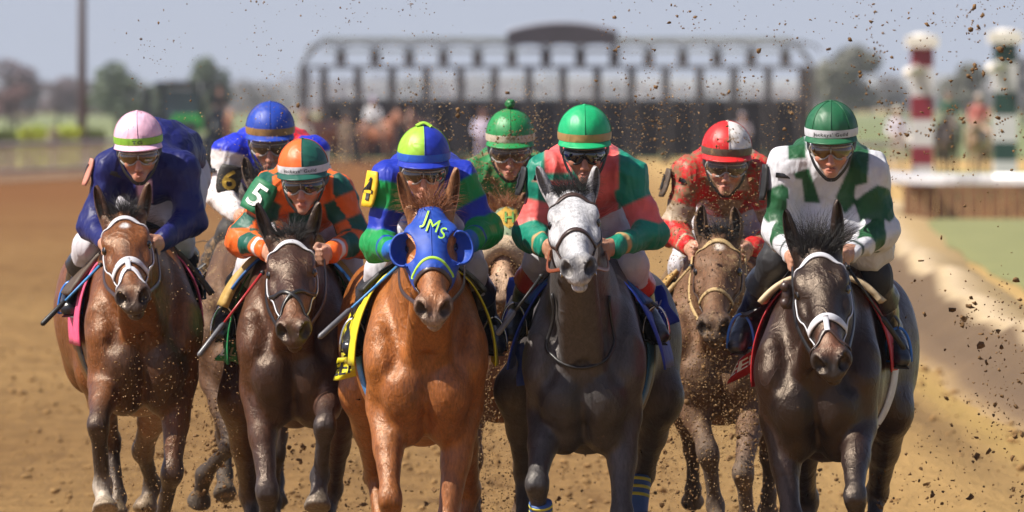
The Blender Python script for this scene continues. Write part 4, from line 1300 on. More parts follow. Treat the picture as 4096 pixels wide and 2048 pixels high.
def arm_patch(r, i, t0, t1, width, mat, text, ink, lift=.030, side=None, tilt=0., tscale=.8, curve=.5):
    """number pad strapped to the upper arm, facing the camera and outwards"""
    sh, el, wr, wr2, fa = r.arms[i]; s = (-1, 1)[i]
    d = nrm(el - sh); a = lerp(sh, el, t0); b = lerp(sh, el, t1)
    out = nrm(np.asarray(side, float)) if side is not None else nrm(A3(s * .7, -1, .1))
    out = nrm(out - d * (out @ d)); lat = np.cross(d, out)
    if lat[0] < 0: lat = -lat
    c = (a + b) / 2; L = np.linalg.norm(b - a)
    n = 8; V = []
    def pp(u, v, off=0.):
        ang = u * curve * width / .075
        # rounded outline: narrower at both ends
        wsc = 1 - .22 * abs(v) ** 3
        rad = .068 + lift + off
        return c + d * (v * L / 2) + out * (rad * math.cos(ang * wsc)) + lat * (rad * math.sin(ang * wsc) + (u * wsc * width / 2 - rad * math.sin(ang * wsc)) * .5)
    V = [pp(-1 + 2*i_/n, -1 + 2*j/n) for j in range(n+1) for i_ in range(n+1)]
    F = [(j*(n+1)+k, j*(n+1)+k+1, (j+1)*(n+1)+k+1, (j+1)*(n+1)+k) for j in range(n) for k in range(n)]
    o = mesh_obj('number_pad', V, F, mat, r.root)
    m = o.modifiers.new("thickness", 'SOLIDIFY'); m.thickness = .008; m.offset = 0
    # edging and strap
    Vt, Ft = text_mesh(text, 0, .012); 
    ctr = (Vt.max(0) + Vt.min(0)) / 2
    out_ = []
    for v in Vt:
        x, y = (v[0] - ctr[0]) * tscale * L / (width), (v[1] - ctr[1]) * tscale * 2.0
        ca, sa = math.cos(tilt), math.sin(tilt)
        out_.append(pp((x * ca - y * sa * .5) * 2.0, -(y * ca + x * sa), .0085))
    mesh_obj('numeral', out_, Ft, ink, o)
    tmid = (t0 + t1) / 2
    for tt in ((t0 + t1) / 2 - .22 * (t1 - t0), ):
        cc = lerp(sh, el, tt)
        pts = [cc + (math.cos(a_) * out + math.sin(a_) * lat) * .082 for a_ in np.linspace(.9, 2*math.pi - .9, 16)]
        V, F = ribbon(pts, .020, .003, np.array([nrm(p - cc) for p in pts])); mesh_obj('pad_strap', V, F, mt['black_strap'], o)
    return o
# ------------------------------------------------------------------ the eight riders
def paint(n, base): return np.tile(np.array(base, float), (n, 1))
FA = lambda n, c, mud=0.: fabric(n, c, mud)
NAVY = (.007, .010, .10); PINK = (.76, .45, .58); ORANGE = (.74, .125, .015); BOTTLE = (.006, .085, .060); ROYAL = (.010, .028, .36); LIMEG = (.30, .56, .04)
KELLY = (.005, .24, .055); EMERALD = (.004, .36, .13); CORAL = (.72, .115, .105); WHITE = (.56, .56, .60); FOREST = (.014, .085, .030); RED = (.52, .012, .014); SAND = (.40, .31, .22)
JADE = (.006, .20, .13); BLUE = (.012, .028, .50)
def inpoly(x, z, poly):
    r = np.zeros(len(x), bool)
    for (x0, z0), (x1, z1) in zip(poly, poly[1:] + poly[:1]):
        m = ((z0 > z) != (z1 > z)) & (x < (x1 - x0) * (z - z0) / ((z1 - z0) or 1e-9) + x0)
        r ^= m
    return r
def arm_masks(k, i):
    t = k['tag']; tu, tf = k['T'][i]
    up = (t == 'ua%d' % i) | (t == 'sh%d' % i); fo = (t == 'fa%d' % i) | (t == 'cuff%d' % i)
    return up, fo, tu, tf
def silk_navy(k):
    c = paint(len(k['x']), NAVY); c[(np.abs(k['x'] + .02) < .16) & (k['z'] < -.42) & (k['z'] > -.95) & (k['y'] < .12) & (k['tag'] == 'torso')] = PINK; return c
def silk_harlequin(k):
    c = paint(len(k['x']), BOTTLE); tor = k['tag'] == 'torso'
    x, z = k['x'], k['z']
    c[tor & (np.abs(x) > .34) & (np.abs(x) < .66)] = ORANGE
    c[tor & (z < -.42 - .25 * np.abs(x)) & (z > -.66)] = ORANGE
    for i, s in ((0, -1), (1, 1)):
        up, fo, tu, tf = arm_masks(k, i)
        ph = np.arctan2(k['n'][:, 0] * s, -k['n'][:, 1])
        col = np.floor((ph + 6.3) / 1.25).astype(int)
        row = np.floor((tu + .30) / .42).astype(int)
        m = up & ((row + col) % 2 == 0); c[m] = ORANGE
        row = np.floor((tf) / .36).astype(int); m = fo & ((row + col + 1) % 2 == 0); c[m] = ORANGE
        c[fo & (tf > .70)] = ORANGE; c[fo & (tf > .80) & (tf < .92)] = (.72, .70, .72)
    return c
def silk_jms(k):
    c = paint(len(k['x']), ROYAL)
    for i in (0, 1):
        up, fo, tu, tf = arm_masks(k, i)
        c[up & (tu > .02) & (tu < .44)] = KELLY; c[up & (tu >= .78)] = KELLY
        c[fo] = KELLY; c[fo & (tf > .60) & (tf < .65)] = ROYAL; c[fo & (tf > .86)] = (.012, .12, .45)
    return c
def silk_coral(k):
    c = paint(len(k['x']), JADE); tor = (k['tag'] == 'torso') | (k['tag'] == 'sh0') | (k['tag'] == 'sh1')
    x, z = k['x'], k['z']
    c[tor & (x > .26) & (x < .64)] = CORAL
    c[tor & (x > .18) & (x < .5) & (z < -.4)] = CORAL
    c[tor & (x < -.28) & (x > -.80) & (z > -.16)] = CORAL
    c[tor & (x < -.2) & (z < -.30) & (z > -.42)] = CORAL
    for i in (0, 1):
        up, fo, tu, tf = arm_masks(k, i)
        c[up & (tu > .46) & (tu < .92)] = CORAL
        c[fo & (tf > .78) & (tf < .86)] = (.45, .28, .12)
    return c
def silk_white(k):
    c = paint(len(k['x']), WHITE); tor = (k['tag'] == 'torso') | (k['tag'] == 'sh0') | (k['tag'] == 'sh1'); x, z = k['x'], k['z']
    front = k['y'] < .40
    c[tor & front & inpoly(x, z, [(-.78, .50), (-.42, .50), (-.43, .04), (-.78, .02)])] = FOREST
    c[tor & front & inpoly(x, z, [(-.68, -.24), (-.38, -.14), (-.15, -.82), (-.46, -.80)])] = FOREST
    c[tor & front & inpoly(x, z, [(.44, .46), (.80, .30), (.72, -.60), (.32, -1.04), (.14, -.70), (.38, -.15)])] = FOREST
    for i in (0, 1):
        up, fo, tu, tf = arm_masks(k, i)
        ph = np.arctan2(k['n'][:, 0] * (-1, 1)[i], -k['n'][:, 1])
        c[up & (np.abs(tu - (.62, .60)[i]) < .34 - .12 * np.abs(ph - .3)) & (ph > (-.2, -1.2)[i])] = FOREST
        c[fo & (np.abs(tf - .45) / .38 + np.abs(ph + .1) / 1.7 < 1)] = FOREST
        c[fo & (tf > .87) & (tf < .93)] = (.03, .05, .04)
    return c
def silk_red(k):
    c = paint(len(k['x']), RED); tor = k['tag'] == 'torso'; x, z = k['x'], k['z']
    c[tor & (np.abs(x - .10) < .42 + .5 * (z + .5)) & (z < -.18) ] = SAND
    c[tor & (z < -.52) & (z > -.72)] = RED
    c[tor & (x > .40) & (x < .66) & (z > -.3)] = np.array(SAND) * .8
    for i in (0, 1):
        up, fo, tu, tf = arm_masks(k, i)
        c[up & (tu > .52) & (tu < .86)] = SAND; c[fo & (tf > .76) & (tf < .84)] = SAND
    return c
def silk_green(k):
    return paint(len(k['x']), (.012, .16, .045))
def silk_royal(k):
    c = paint(len(k['x']), BLUE)
    c[(k['x'] > .30) & (k['z'] > -.3) & (k['y'] > -.05) & (k['tag'] == 'torso')] = (.62, .015, .03)
    for i in (0, 1):
        up, fo, tu, tf = arm_masks(k, i); c[(up & (tu > .02)) | fo] = (.66, .62, .62)
    return c
RS = {}
RS['bay'] = dict(key='navy', Y=2.6, seed=2, helmet=(455, 650, 444), sh=((405, 640), (762, 645)), elbow=((374, 900), (762, 880)), hand=((425, 985), (622, 985)),
    knee=((352, 985), (715, 965)), ankle=((296, 1170), (752, 1120)), toe=((278, 1235), (778, 1175)), pelvis_x=668, pelvis_z=1.90, hump=.06, roll=-.04, silk=silk_navy,
    cap=[FA('pink_cap', PINK)] * 4, band=FA('grass_green_band', (.20, .42, .035)), band_text=('TG', mt['black_ink'], .014, 92.5), text_w=1.7, lens=mt['lens_amber'],
    label="jockey in navy silks with a pink cap, leftmost rider")
RS['dark_bay'] = dict(key='harlequin', Y=1.8, seed=3, helmet=(1112, 1314, 554), sh=((1042, 735), (1385, 735)), elbow=((972, 960), (1436, 968)), hand=((1080, 1015), (1296, 1020)),
    knee=((1010, 1060), (1390, 1060)), ankle=((905, 1260), (1440, 1250)), toe=((890, 1335), (1450, 1320)), roll=-.03, yaw=-.12, silk=silk_harlequin,
    cap=[FA('bottle_green_cap', BOTTLE), FA('orange_cap', ORANGE)] * 2, cap_turn=6, band=FA('white_band', WHITE), peak=FA('bottle_green_cap', BOTTLE), band_text=("Jockeys' Guild", mt['black_ink'], .0125, 92), lens=mt['lens'],
    label="jockey in orange and green chequered silks and quartered cap")
RS['chestnut'] = dict(key='blue_green', Y=.2, seed=1, helmet=(1589, 1801, 501), sh=((1516, 690), (1878, 690)), elbow=((1515, 980), (1942, 922)), hand=((1600, 1005), (1845, 978)),
    knee=((1525, 1080), (1890, 1085)), ankle=((1438, 1310), (1952, 1300)), toe=((1405, 1392), (1985, 1388)), silk=silk_jms,
    cap=[FA('royal_blue_cap', ROYAL), FA('lime_cap', LIMEG)] * 2, cap_turn=3, band=FA('mid_blue_band', (.015, .10, .5)), peak=FA('royal_blue_cap', ROYAL), tab=FA('lime_cap', LIMEG), lens=mt['lens'],
    label="jockey in blue and green silks with a lime and blue quartered cap")
RS['grey'] = dict(key='coral', Y=.3, seed=4, helmet=(2231, 2445, 419), sh=((2138, 660), (2548, 660)), elbow=((2122, 935), (2605, 930)), hand=((2200, 1000), (2420, 1003)),
    knee=((2158, 1035), (2530, 1060)), ankle=((2082, 1245), (2582, 1255)), toe=((2045, 1330), (2640, 1345)), silk=silk_coral, boot_top=(.50, .035, .02),
    cap=[FA('emerald_cap', EMERALD)] * 4, band=FA('tan_band', (.34, .20, .07)), lens=mt['lens_dark'], goggle_frame=mt['black'], skin=(.40, .205, .13),
    label="jockey in green and coral silks with a bright emerald cap, on the grey")
RS['black_bay'] = dict(key='white_green', Y=0.0, seed=5, helmet=(3219, 3431, 403), sh=((3105, 632), (3520, 652)), elbow=((3125, 925), (3525, 920)), hand=((3170, 1040), (3378, 1030)),
    knee=((3095, 1045), (3505, 1105)), ankle=((2995, 1270), (3560, 1320)), toe=((2950, 1385), (3605, 1440)), silk=silk_white, yaw=-.05, breeches=(.018, .018, .022), fold=.007,
    baggy=[((.10, .10, .11), (3480, 985, .38)), ((.10, .08, .08), (3260, 960, .35)), ((.17, .10, .10), (3320, 880, .34))],
    cap=[FA('forest_green_cap', (.010, .105, .040))] * 8, band=FA('white_band', WHITE), band_text=("Jockeys' Guild", mt['black_ink'], .0125, 92), lens=mt['lens_amber'],
    label="jockey in white silks with dark green panels and a dark green cap")
RS['dusty_bay'] = dict(key='red', Y=3.9, seed=6, mud=.60, helmet=(2806, 3008, 483), sh=((2722, 668), (3085, 668)), elbow=((2698, 925), (3112, 945)), hand=((2772, 1008), (2980, 1004)),
    knee=((2730, 1060), (3085, 1060)), ankle=((2680, 1230), (3140, 1230)), toe=((2660, 1300), (3160, 1300)), silk=silk_red, roll=.03,
    cap=[FA('muddy_white_cap', (.70, .66, .64), .42), FA('red_cap', (.60, .014, .014), .12)] * 2, cap_turn=4, band=FA('brown_band', (.10, .07, .045), .3), peak=FA('red_cap', (.60, .014, .014), .12), lens=mt['lens_mud'], boot=(.03, .024, .02),
    boot_mat=mt['boot_attr_mud'], label="mud-splashed jockey in red silks with a red and white quartered cap")
RS['hooded_chestnut'] = dict(key='green', Y=4.6, seed=7, mud=.52, helmet=(1943, 2138, 434), sh=((1875, 672), (2205, 660)), elbow=((1852, 915), (2225, 915)), hand=((1950, 965), (2115, 965)),
    knee=((1890, 1010), (2175, 1010)), ankle=((1855, 1175), (2205, 1175)), toe=((1845, 1240), (2215, 1240)), silk=silk_green, boot=(.03, .024, .02), boot_mat=mt['boot_attr_mud'],
    cap=[FA('kelly_green_cap', (.010, .22, .055), .30)] * 4, band=FA('dirty_white_band', (.5, .42, .32), .4), pompom=FA('green_pompom', (.008, .13, .03)), lens=mt['lens_mud'], skin=(.40, .20, .14),
    label="dusty jockey in plain green with a bobble on his green cap")
RS['brown'] = dict(key='royal', Y=5.2, seed=8, mud=.18, helmet=(983, 1179, 406), sh=((884, 578), (1288, 584)), elbow=((888, 785), (1290, 800)), hand=((965, 880), (1190, 880)),
    knee=((925, 935), (1235, 935)), ankle=((812, 1108), (1280, 1110)), toe=((775, 1172), (1300, 1170)), silk=silk_royal, boot=(.03, .025, .022), foot=(.16, .115, .07), breeches=(.035, .03, .028), breech_mud=.3,
    boot_mat=mt['boot_attr_mud'], cap=[FA('cobalt_cap', (.012, .05, .36), .22)] * 4, band=FA('ochre_band', (.26, .14, .045)), lens=mt['lens_mud'],
    label="jockey in royal blue silks with white sleeves and a blue cap, at the back")
# ------------------------------------------------------------------ building the field
ORDER = ['bay', 'dark_bay', 'chestnut', 'grey', 'black_bay', 'dusty_bay', 'hooded_chestnut', 'brown']
if 'ONLY' in globals(): ORDER = ONLY
horses = {}; riders = {}
for k in ORDER:
    horses[k] = build_horse(HS[k]); riders[k] = build_rider(RS[k])
def facept(h, px, py):
    """photograph point -> (a, s) on the plane of the horse's face"""
    p0 = at(px, py, 0); o = A3(0, -DIST, CAM_H); d = p0 - o
    t = ((h.poll - o) @ h.fn) / (d @ h.fn); q = o + d * t - h.poll
    return (q @ h.ax) / h.L, (q @ h.sd)
def letters_on(h, prims, s, px, py, hpx, mat, parent, name='lettering', rot=0., shear=0., bold=.0):
    """letters laid on the face at a photograph point, height in photograph pixels"""
    V, F = text_mesh(s, shear, bold); ctr = (V.max(0) + V.min(0)) / 2; sc = hpx / .7
    P = []
    for v in V:
        x, y = (v[0] - ctr[0]) * sc, -(v[1] - ctr[1]) * sc
        x, y = x * math.cos(rot) - y * math.sin(rot), x * math.sin(rot) + y * math.cos(rot)
        a, s_ = facept(h, px + x, py + y); P.append(h.poll + h.ax * (a * h.L) + h.sd * s_)
    P = np.array(P)
    o = A3(0, -DIST, CAM_H)
    for _ in range(12):                       # walk along the line of sight onto the cloth
        d = P - o; d /= np.linalg.norm(d, axis=1, keepdims=True)
        P = P + d * (sdf(P, prims) - .0075)[:, None] * .8
    return mesh_obj(name, P, F, mat, parent)
def hood(h, mat, a1=.60, name='blinker_hood', eye_r=.050):
    H = h.H; HPs = []
    for p in h.HP:
        if p.op != 'u' or p.tag in ('muzzle', 'ear'): continue
        e = .009
        HPs.append(econe(p.a, p.a + p.ba, np.array(p.ra) + e, np.array(p.rb) + e, side=p.side, k=p.k, tag='c') if p.ba.any()
                   else ell(p.a, np.array((p.ra[0], p.ra[1], p.rw)) + e, side=p.side, ax=p.ax, k=p.k, tag='c'))
    R_ = 3.
    HPs.append(ell(H(a1, 0, 0) + h.ax * (R_ - .02) - h.fn * .6, (R_,) * 3, k=.003, op='s'))
    HPs.append(ell(H(.04, 0, 0) - h.ax * R_, (R_,) * 3, k=.003, op='s'))
    HPs.append(ell(H(.3, 0, -.19) - h.fn * R_, (R_,) * 3, k=.003, op='s'))
    for s in (-1, 1):
        HPs.append(ell(H(.355, s*.098, -.045), (eye_r, eye_r * .95, eye_r * 1.45), side=h.sd, ax=h.ax, k=.004, op='s'))
        HPs.append(ell(H(.05, s*.075, -.045), (.032, .045, .035), side=h.sd, ax=h.ax, k=.004, op='s'))
    V, Q = skin(HPs, .0065, 1)
    o = mesh_obj(name, V, Q, mat, h.root)
    return o, HPs
def eye_cup(h, s, mat, parent, r=.062, depth=.075):
    e = h.H(.365, s*.088, -.060); axv = nrm(h.fn * .75 + h.ax * .55 + h.sd * s * .35)
    outv = nrm(h.sd * s - axv * (h.sd * s @ axv)); v2 = np.cross(axv, outv)
    V = []; nr, na = 8, 22
    for i in range(nr + 1):
        t = i / nr
        for j in range(na + 1):
            ph = lerp(-1.75, 1.75, j / na)
            rr = r * math.sin(t * math.pi / 2) ** .8
            V.append(e + axv * (depth * (1 - math.cos(t * math.pi / 2)) - .012) + outv * (math.cos(ph) * rr * .85) + v2 * (math.sin(ph) * rr * 1.05))
    F = [(i*(na+1)+j, (i+1)*(na+1)+j, (i+1)*(na+1)+j+1, i*(na+1)+j+1) for i in range(nr) for j in range(na)]
    o = mesh_obj('eye_cup', V, F, mat, parent); m = o.modifiers.new("thickness", 'SOLIDIFY'); m.thickness = .006
    Vt, Ft = tube(V[nr*(na+1):], .0045, 6); mesh_obj('eye_cup_rim', Vt, Ft, mat, parent)
def flap(h, corners, mat, parent=None, text=None, ink=None, tpos=(.5, .5), tsz=.5, trot=0., name='cloth_flap', wave=.014, n=14):
    """hanging or flying piece of cloth between four photograph points (px, py, dy): top-left, top-right, bottom-right, bottom-left"""
    c = [at(x, y, h.Yc + d) for x, y, d in corners]
    def pp(u, v, off=0.):
        p = lerp(lerp(c[0], c[1], u), lerp(c[3], c[2], u), v)
        nn = nrm(np.cross(c[1] - c[0], c[3] - c[0]));  nn = nn if nn[1] < 0 else -nn
        wv = wave * math.sin(5.5 * u + 2.2 * v + len(corners) + c[0][0] * 9) * (.3 + v) + wave * .5 * math.sin(9 * v + 3 * u)
        return p + nn * (wv + off)
    V = [pp(i/n, j/n) for j in range(n+1) for i in range(n+1)]
    F = [(j*(n+1)+i, (j+1)*(n+1)+i, (j+1)*(n+1)+i+1, j*(n+1)+i+1) for j in range(n) for i in range(n)]
    o = mesh_obj(name, V, F, mat, parent or h.root); m = o.modifiers.new("thickness", 'SOLIDIFY'); m.thickness = .004
    if text:
        Vt, Ft = text_mesh(text, 0, .01); ctr = (Vt.max(0) + Vt.min(0)) / 2
        asp = np.linalg.norm(c[1] - c[0]) / np.linalg.norm(c[3] - c[0]); out = []
        for v in Vt:
            x, y = (v[0] - ctr[0]) * tsz / .7, -(v[1] - ctr[1]) * tsz / .7
            x, y = x * math.cos(trot) - y * math.sin(trot), x * math.sin(trot) + y * math.cos(trot)
            out.append(pp(np.clip(tpos[0] + x / asp, .02, .98), np.clip(tpos[1] + y, .02, .98), .0045))
        mesh_obj('lettering', out, Ft, ink, o)
    return o
def stirrup(h, r, i, mat, leather=None):
    an, to = r.feet[i]; b = lerp(an, to, .72) + A3(0, .0, -.040)
    pts = [b + A3(math.cos(a) * .054, 0, .012 + math.sin(a) * .125 if math.sin(a) > 0 else 0) for a in np.linspace(-.02, math.pi + .02, 16)]
    st = thing_part('stirrup', h.root)
    V, F = tube(pts, .0065, 6); mesh_obj('stirrup_iron', V, F, mat, st)
    V, F = ribbon([b + A3(-.054, 0, -.002), b + A3(0, 0, -.004), b + A3(.054, 0, -.002)], .034, .008, A3(0, 0, 1)); mesh_obj('tread', V, F, mat, st)
    top = h.B((-1, 1)[i] * .20, .55, 1.50)
    V, F = ribbon(smooth_path([b + A3(0, 0, .135), lerp(b, top, .55) + A3((-1, 1)[i] * .05, 0, .02), top], 10), .022, .004, A3((-1, 1)[i], -.3, 0)); mesh_obj('stirrup_leather', V, F, leather or mt['black_strap'], st)
def saddle(h, mat):
    """small racing saddle on the back"""
    V = []; ny, nx = 12, 22
    for j in range(ny + 1):
        t = j / ny; y = lerp(.42, .92, t); rise = .055 * abs(2 * t - 1) ** 2.2
        for i in range(nx + 1):
            u = -1 + 2 * i / nx
            c = h.B(0, y, 1.60 + rise); z = c[2] + .012 - .20 * abs(u) ** 1.7; x = .195 * math.sin(abs(u) * 1.45) * np.sign(u)
            V.append(A3(c[0] + x, c[1], z))
    F = [(j*(nx+1)+i, j*(nx+1)+i+1, (j+1)*(nx+1)+i+1, (j+1)*(nx+1)+i) for j in range(ny) for i in range(nx)]
    o = mesh_obj('saddle', V, F, mat, h.root); m = o.modifiers.new("thickness", 'SOLIDIFY'); m.thickness = .014
def whip(pts, label, grip=(.012,.012,.013), col2=None, stripe=None, Y=0., r=.0055):
    """riding whip: handle end first; points are (px, py, Y)"""
    P = [at(*p) for p in pts]
    a, b = P[0], P[-1]
    root = thing('riding_whip', a, label, 'whip', 'riding whips held by the jockeys')
    L = lambda t: lerp(a, b, t)
    V, F = tube([L(0), L(.30), L(.62)], [r * 1.25, r * 1.05, r * .9], 10); mesh_obj('shaft', V, F, col2 or mt['black'], root)
    V, F = tube([L(.60), L(.64), L(.98), L(1.)], [r * .9, r * 2.0, r * 2.1, r * 1.1], 10); mesh_obj('padded_end', V, F, stripe or mt['rubber_grey'], root)
    V, F = ball(a, r * 2.0, 12); mesh_obj('knob', V, F, mt['black'], root)
    return root
cloth = {}
def CL(n, c): 
    if n not in cloth: cloth[n] = flat_cloth(n, c, .6, 0., .25)
    return cloth[n]
H_, R_ = horses, riders
def reins_for(k, mat, w=.010, sag=.04):
    r = R_[k]; reins(H_[k], r.arms[0][3] + r.arms[0][4] * .06, r.arms[1][3] + r.arms[1][4] * .06, mat, w, sag)
TACK = dict(
    bay=dict(b=('white_strap', 'white_strap', 'white_strap'), nose_a=.615, kind='double', nw=.034, rein='dark_strap', fl='hair_black'),
    dark_bay=dict(b=('white_strap', 'black_strap', 'white_strap'), kind='eight', nw=.017, rein='black_strap', fl='hair_black'),
    chestnut=dict(b=('dark_strap', 'dark_strap', 'dark_strap'), nose_a=.640, nw=.030, rein='dark_strap', fl='hair_chestnut'),
    grey=dict(b=('dark_strap', 'dark_strap', 'dark_strap'), nose_a=.58, nw=.024, rein='brown_strap', fl='hair_black'),
    black_bay=dict(b=('white_strap', 'white_strap', 'white_strap'), nose_a=.64, kind='double', nw=.032, rein='black_strap', fl='hair_black'),
    dusty_bay=dict(b=('rope_strap', 'rope_strap', 'dark_strap'), nose_a=.64, nw=.018, rein='rope_strap', fl='hair_black'),
    hooded_chestnut=dict(b=('dark_strap', 'dark_strap', 'dark_strap'), nose_a=.62, rein='dark_strap', fl='hair_chestnut'),
    brown=dict(b=('blue_strap', 'blue_strap', 'blue_strap'), rein='dark_strap', fl='hair_black'))
for k in ORDER:
    h, r, t = H_[k], R_[k], TACK[k]
    if k == 'black_bay': h.spec['nose2'] = mt['dark_strap']
    bridle(h, *[mt[x] for x in t['b']], nose_a=t.get('nose_a', .6), kind=t.get('kind', 'plain'), nw=t.get('nw', .024))
    reins_for(k, mt[t['rein']])
    big = k == 'black_bay'
    forelock(h, mt[t['fl']], HS[k]['seed'], n=800 if big else 380, length=.17 if big else .13 if k == 'chestnut' else .10, spread=.06 if big else .05, lean=(.15, .3, 1.0) if big else (0, .1, .9), grav=.9 if big else 1.5)
    mane(h, mt[t['fl']], HS[k]['seed'] + 10)
    tail(h, mt[t['fl']], HS[k]['seed'] + 20)
    saddle(h, mt['black_strap'])
    for i in (0, 1): stirrup(h, r, i, mt['steel'] if k not in ('black_bay', 'bay') else mt['blue_iron'])
# ------------------------------------------------------------------ saddle cloths, pads, hoods, number pads, whips
PINKC = CL('pink_saddle_cloth', (.72, .085, .20)); GREENC = CL('green_saddle_cloth', (.006, .19, .055)); TANP = CL('tan_felt_pad', (.46, .30, .085)); BLUEP = CL('blue_pad', (.01, .09, .30))
YELC = CL('yellow_saddle_cloth', (.62, .55, .006)); BLUEC = CL('blue_saddle_cloth', (.010, .050, .42)); REDC = CL('red_saddle_cloth', (.42, .006, .010)); BLACKC = CL('black_pad', (.012, .012, .013)); GOLDP = CL('gold_pad', (.38, .22, .05)); WHITEC = CL('white_girth_web', (.6, .6, .6)); CREAMP = CL('cream_pad', (.55, .42, .26)); BROWNC = CL('brown_pad', (.07, .045, .028))
if 'bay' in H_:
    h = H_['bay']; drape(h, .30, .95, (1.14, 1.22), PINKC, seed=1, flare=.0, off=.02, splay=.01); drape(h, .34, .60, 1.36, BROWNC, 'saddle_pad', off=.040, thick=.02); girth(h, .62, mt['black_strap'])
    flap(h, [(300, 1150, .72), (345, 1140, .70), (338, 1390, .74), (306, 1270, .76)], PINKC)
    whip([(402, 1060, 2.45), (166, 1300, 2.3)], "black whip with a light blue shaft, held out by the leftmost rider", col2=mt['blue_strap'], stripe=mt['black'])
    r = R_['bay']; arm_patch(r, 0, -.05, .42, .085, CL('salmon_pad', (.55, .22, .16)), '7', mt['black_ink'], side=(-1, -.12, .15))
if 'dark_bay' in H_:
    h = H_['dark_bay']; drape(h, .36, 1.0, (1.08, 1.2), GREENC, off=.026, flare=.03, seed=2, splay=.02); drape(h, .30, .66, 1.325, TANP, 'saddle_pad', off=.062, thick=.034, flare=.02); drape(h, .25, .60, 1.40, BLUEP, 'pad_cover', off=.045, thick=.012, flare=.02)
    girth(h, .64, WHITEC); flap(h, [(908, 1368, .85), (955, 1360, .80), (952, 1455, .82), (868, 1440, .90)], GREENC, text='EL', ink=mt['white_ink'], tsz=.38)
    whip([(1050, 1091, 1.6), (793, 1425, 1.4)], "thin black whip with a red band, held by the orange rider", stripe=mt['rubber_grey'], col2=mt['red_shaft'])
    r = R_['dark_bay']; arm_patch(r, 0, -.12, .50, .118, CL('green_number_pad', (.008, .15, .06)), '5', mt['white_ink'], side=(-.45, -1, .15), tilt=-.12, tscale=.95)
if 'chestnut' in H_:
    h = H_['chestnut']; drape(h, .20, .95, 1.12, YELC, off=.026, flare=.02, seed=3, splay=.02); drape(h, .25, .58, 1.42, BLACKC, 'saddle_pad', off=.050, thick=.016, flare=.01); girth(h, .64, mt['blue_strap'])
    flap(h, [(1350, 1432, .86), (1445, 1428, .80), (1442, 1506, .82), (1332, 1522, .90)], YELC, text='EEN', ink=mt['black_ink'], tsz=.55, tpos=(.45, .45), trot=-.10)
    HB = CL('royal_blue_hood', (.008, .055, .36)); HBo, HBp = hood(h, HB, a1=.575)
    for s in (-1, 1): eye_cup(h, s, HB, HBo)
    for ch, px, py, hp in (('J', 1698, 876, 54), ('M', 1732, 903, 50), ('S', 1770, 932, 46)):
        letters_on(h, HBp, ch, px, py, hp, mt['lime_ink'], HBo, shear=.22, rot=.12)
    # stitched seam down the middle
    sm = onto(np.array([h.H(a_, 0, .03) for a_ in np.linspace(.08, .53, 16)]), HBp, .001, 6)
    V, F = tube(sm, .0022, 6); mesh_obj('hood_seam', V, F, HB, HBo)
    # lime binding along the lower edge of the hood
    pts = [h.H(.548 + .075 * (abs(t) / 1.5) ** 1.5, math.sin(t) * .13, -.07 + math.cos(t) * .14) for t in np.linspace(-1.5, 1.5, 24)]
    V, F = strap(pts, .014, .012, h.HP, n=26); mesh_obj('hood_binding', V, F, CL('lime_binding', (.38, .66, .05)), h.root)
    whip([(1602, 1055, .05), (1275, 1352, -.2)], "whip with a blue, white and red shaft, held by the jockey on the chestnut", col2=mt['blue_strap'], stripe=mt['rubber_grey'])
    r = R_['chestnut']; arm_patch(r, 0, -.10, .46, .085, CL('yellow_number_pad', (.72, .45, .01)), '4', mt['black_ink'], side=(-1, -.62, .1), tscale=.9)
if 'grey' in H_:
    h = H_['grey']; drape(h, .30, 1.05, 1.10, BLUEC, off=.030, flare=.05, seed=4, splay=.02); drape(h, .38, .60, 1.37, BLUEP, 'saddle_pad', off=.036, thick=.018, flare=.02); girth(h, .64, mt['blue_strap'])
    flap(h, [(2596, 1150, .95), (2650, 1140, .90), (2708, 1290, .95), (2618, 1325, .98)], BLUEC, text='K', ink=mt['white_ink'], tsz=.3)
    flap(h, [(2035, 1110, .95), (2125, 1100, .90), (2092, 1310, .92), (1996, 1320, .98)], BLUEC, text='KE', ink=mt['white_ink'], tsz=.34, trot=-.3)
    flap(h, [(2545, 1385, .75), (2605, 1380, .78), (2614, 1452, .80), (2575, 1475, .80)], BLUEC)
    flap(h, [(2058, 1380, .75), (2096, 1370, .72), (2098, 1546, .74), (2070, 1540, .78)], BLUEC)
    pts = smooth_path([at(*p, h.Yc - .05) for p in ((2190, 1180), (2170, 1340), (2205, 1420), (2300, 1446), (2420, 1432), (2478, 1350), (2490, 1190))], 40)
    tr = [p for p in h.P if p.tag in ('coat', 'chest')]
    pts = onto(pts, tr, .010, 5)
    for _ in range(6): pts[1:-1] = .5 * pts[1:-1] + .25 * (pts[:-2] + pts[2:])
    V, F = tube(pts, .0075, 8); mesh_obj('neck_strap', V, F, mt['black_strap'], h.root)
    whip([(2165, 1105, .1), (1989, 1338, 0.)], "plain black whip beside the neck of the grey")
    r = R_['grey']; arm_patch(r, 0, -.02, .45, .085, BLACKC, '3', mt['black_ink'], side=(-1, -.15, .1))
    for (a, b, sd_) in (((2560, 1905), (2545, 2060), 1), ((2162, 2010), (2168, 2120), 0)):
        p, q = at(*a, h.Yc + (1.66 if sd_ else -.1)), at(*b, h.Yc + (1.62 if sd_ else -.05))
        V, F = tube([lerp(p, q, t) for t in np.linspace(0, 1, 8)], .047, 16); bo = mesh_obj('leg_bandage', V, F, CL('bandage_blue', (.03, .09, .28)), h.root)
        for t in (.06, .26, .46):
            V, F = tube([lerp(p, q, t), lerp(p, q, t + .08)], .0485, 16); mesh_obj('yellow_stripe', V, F, CL('bandage_yellow', (.55, .5, .05)), bo)
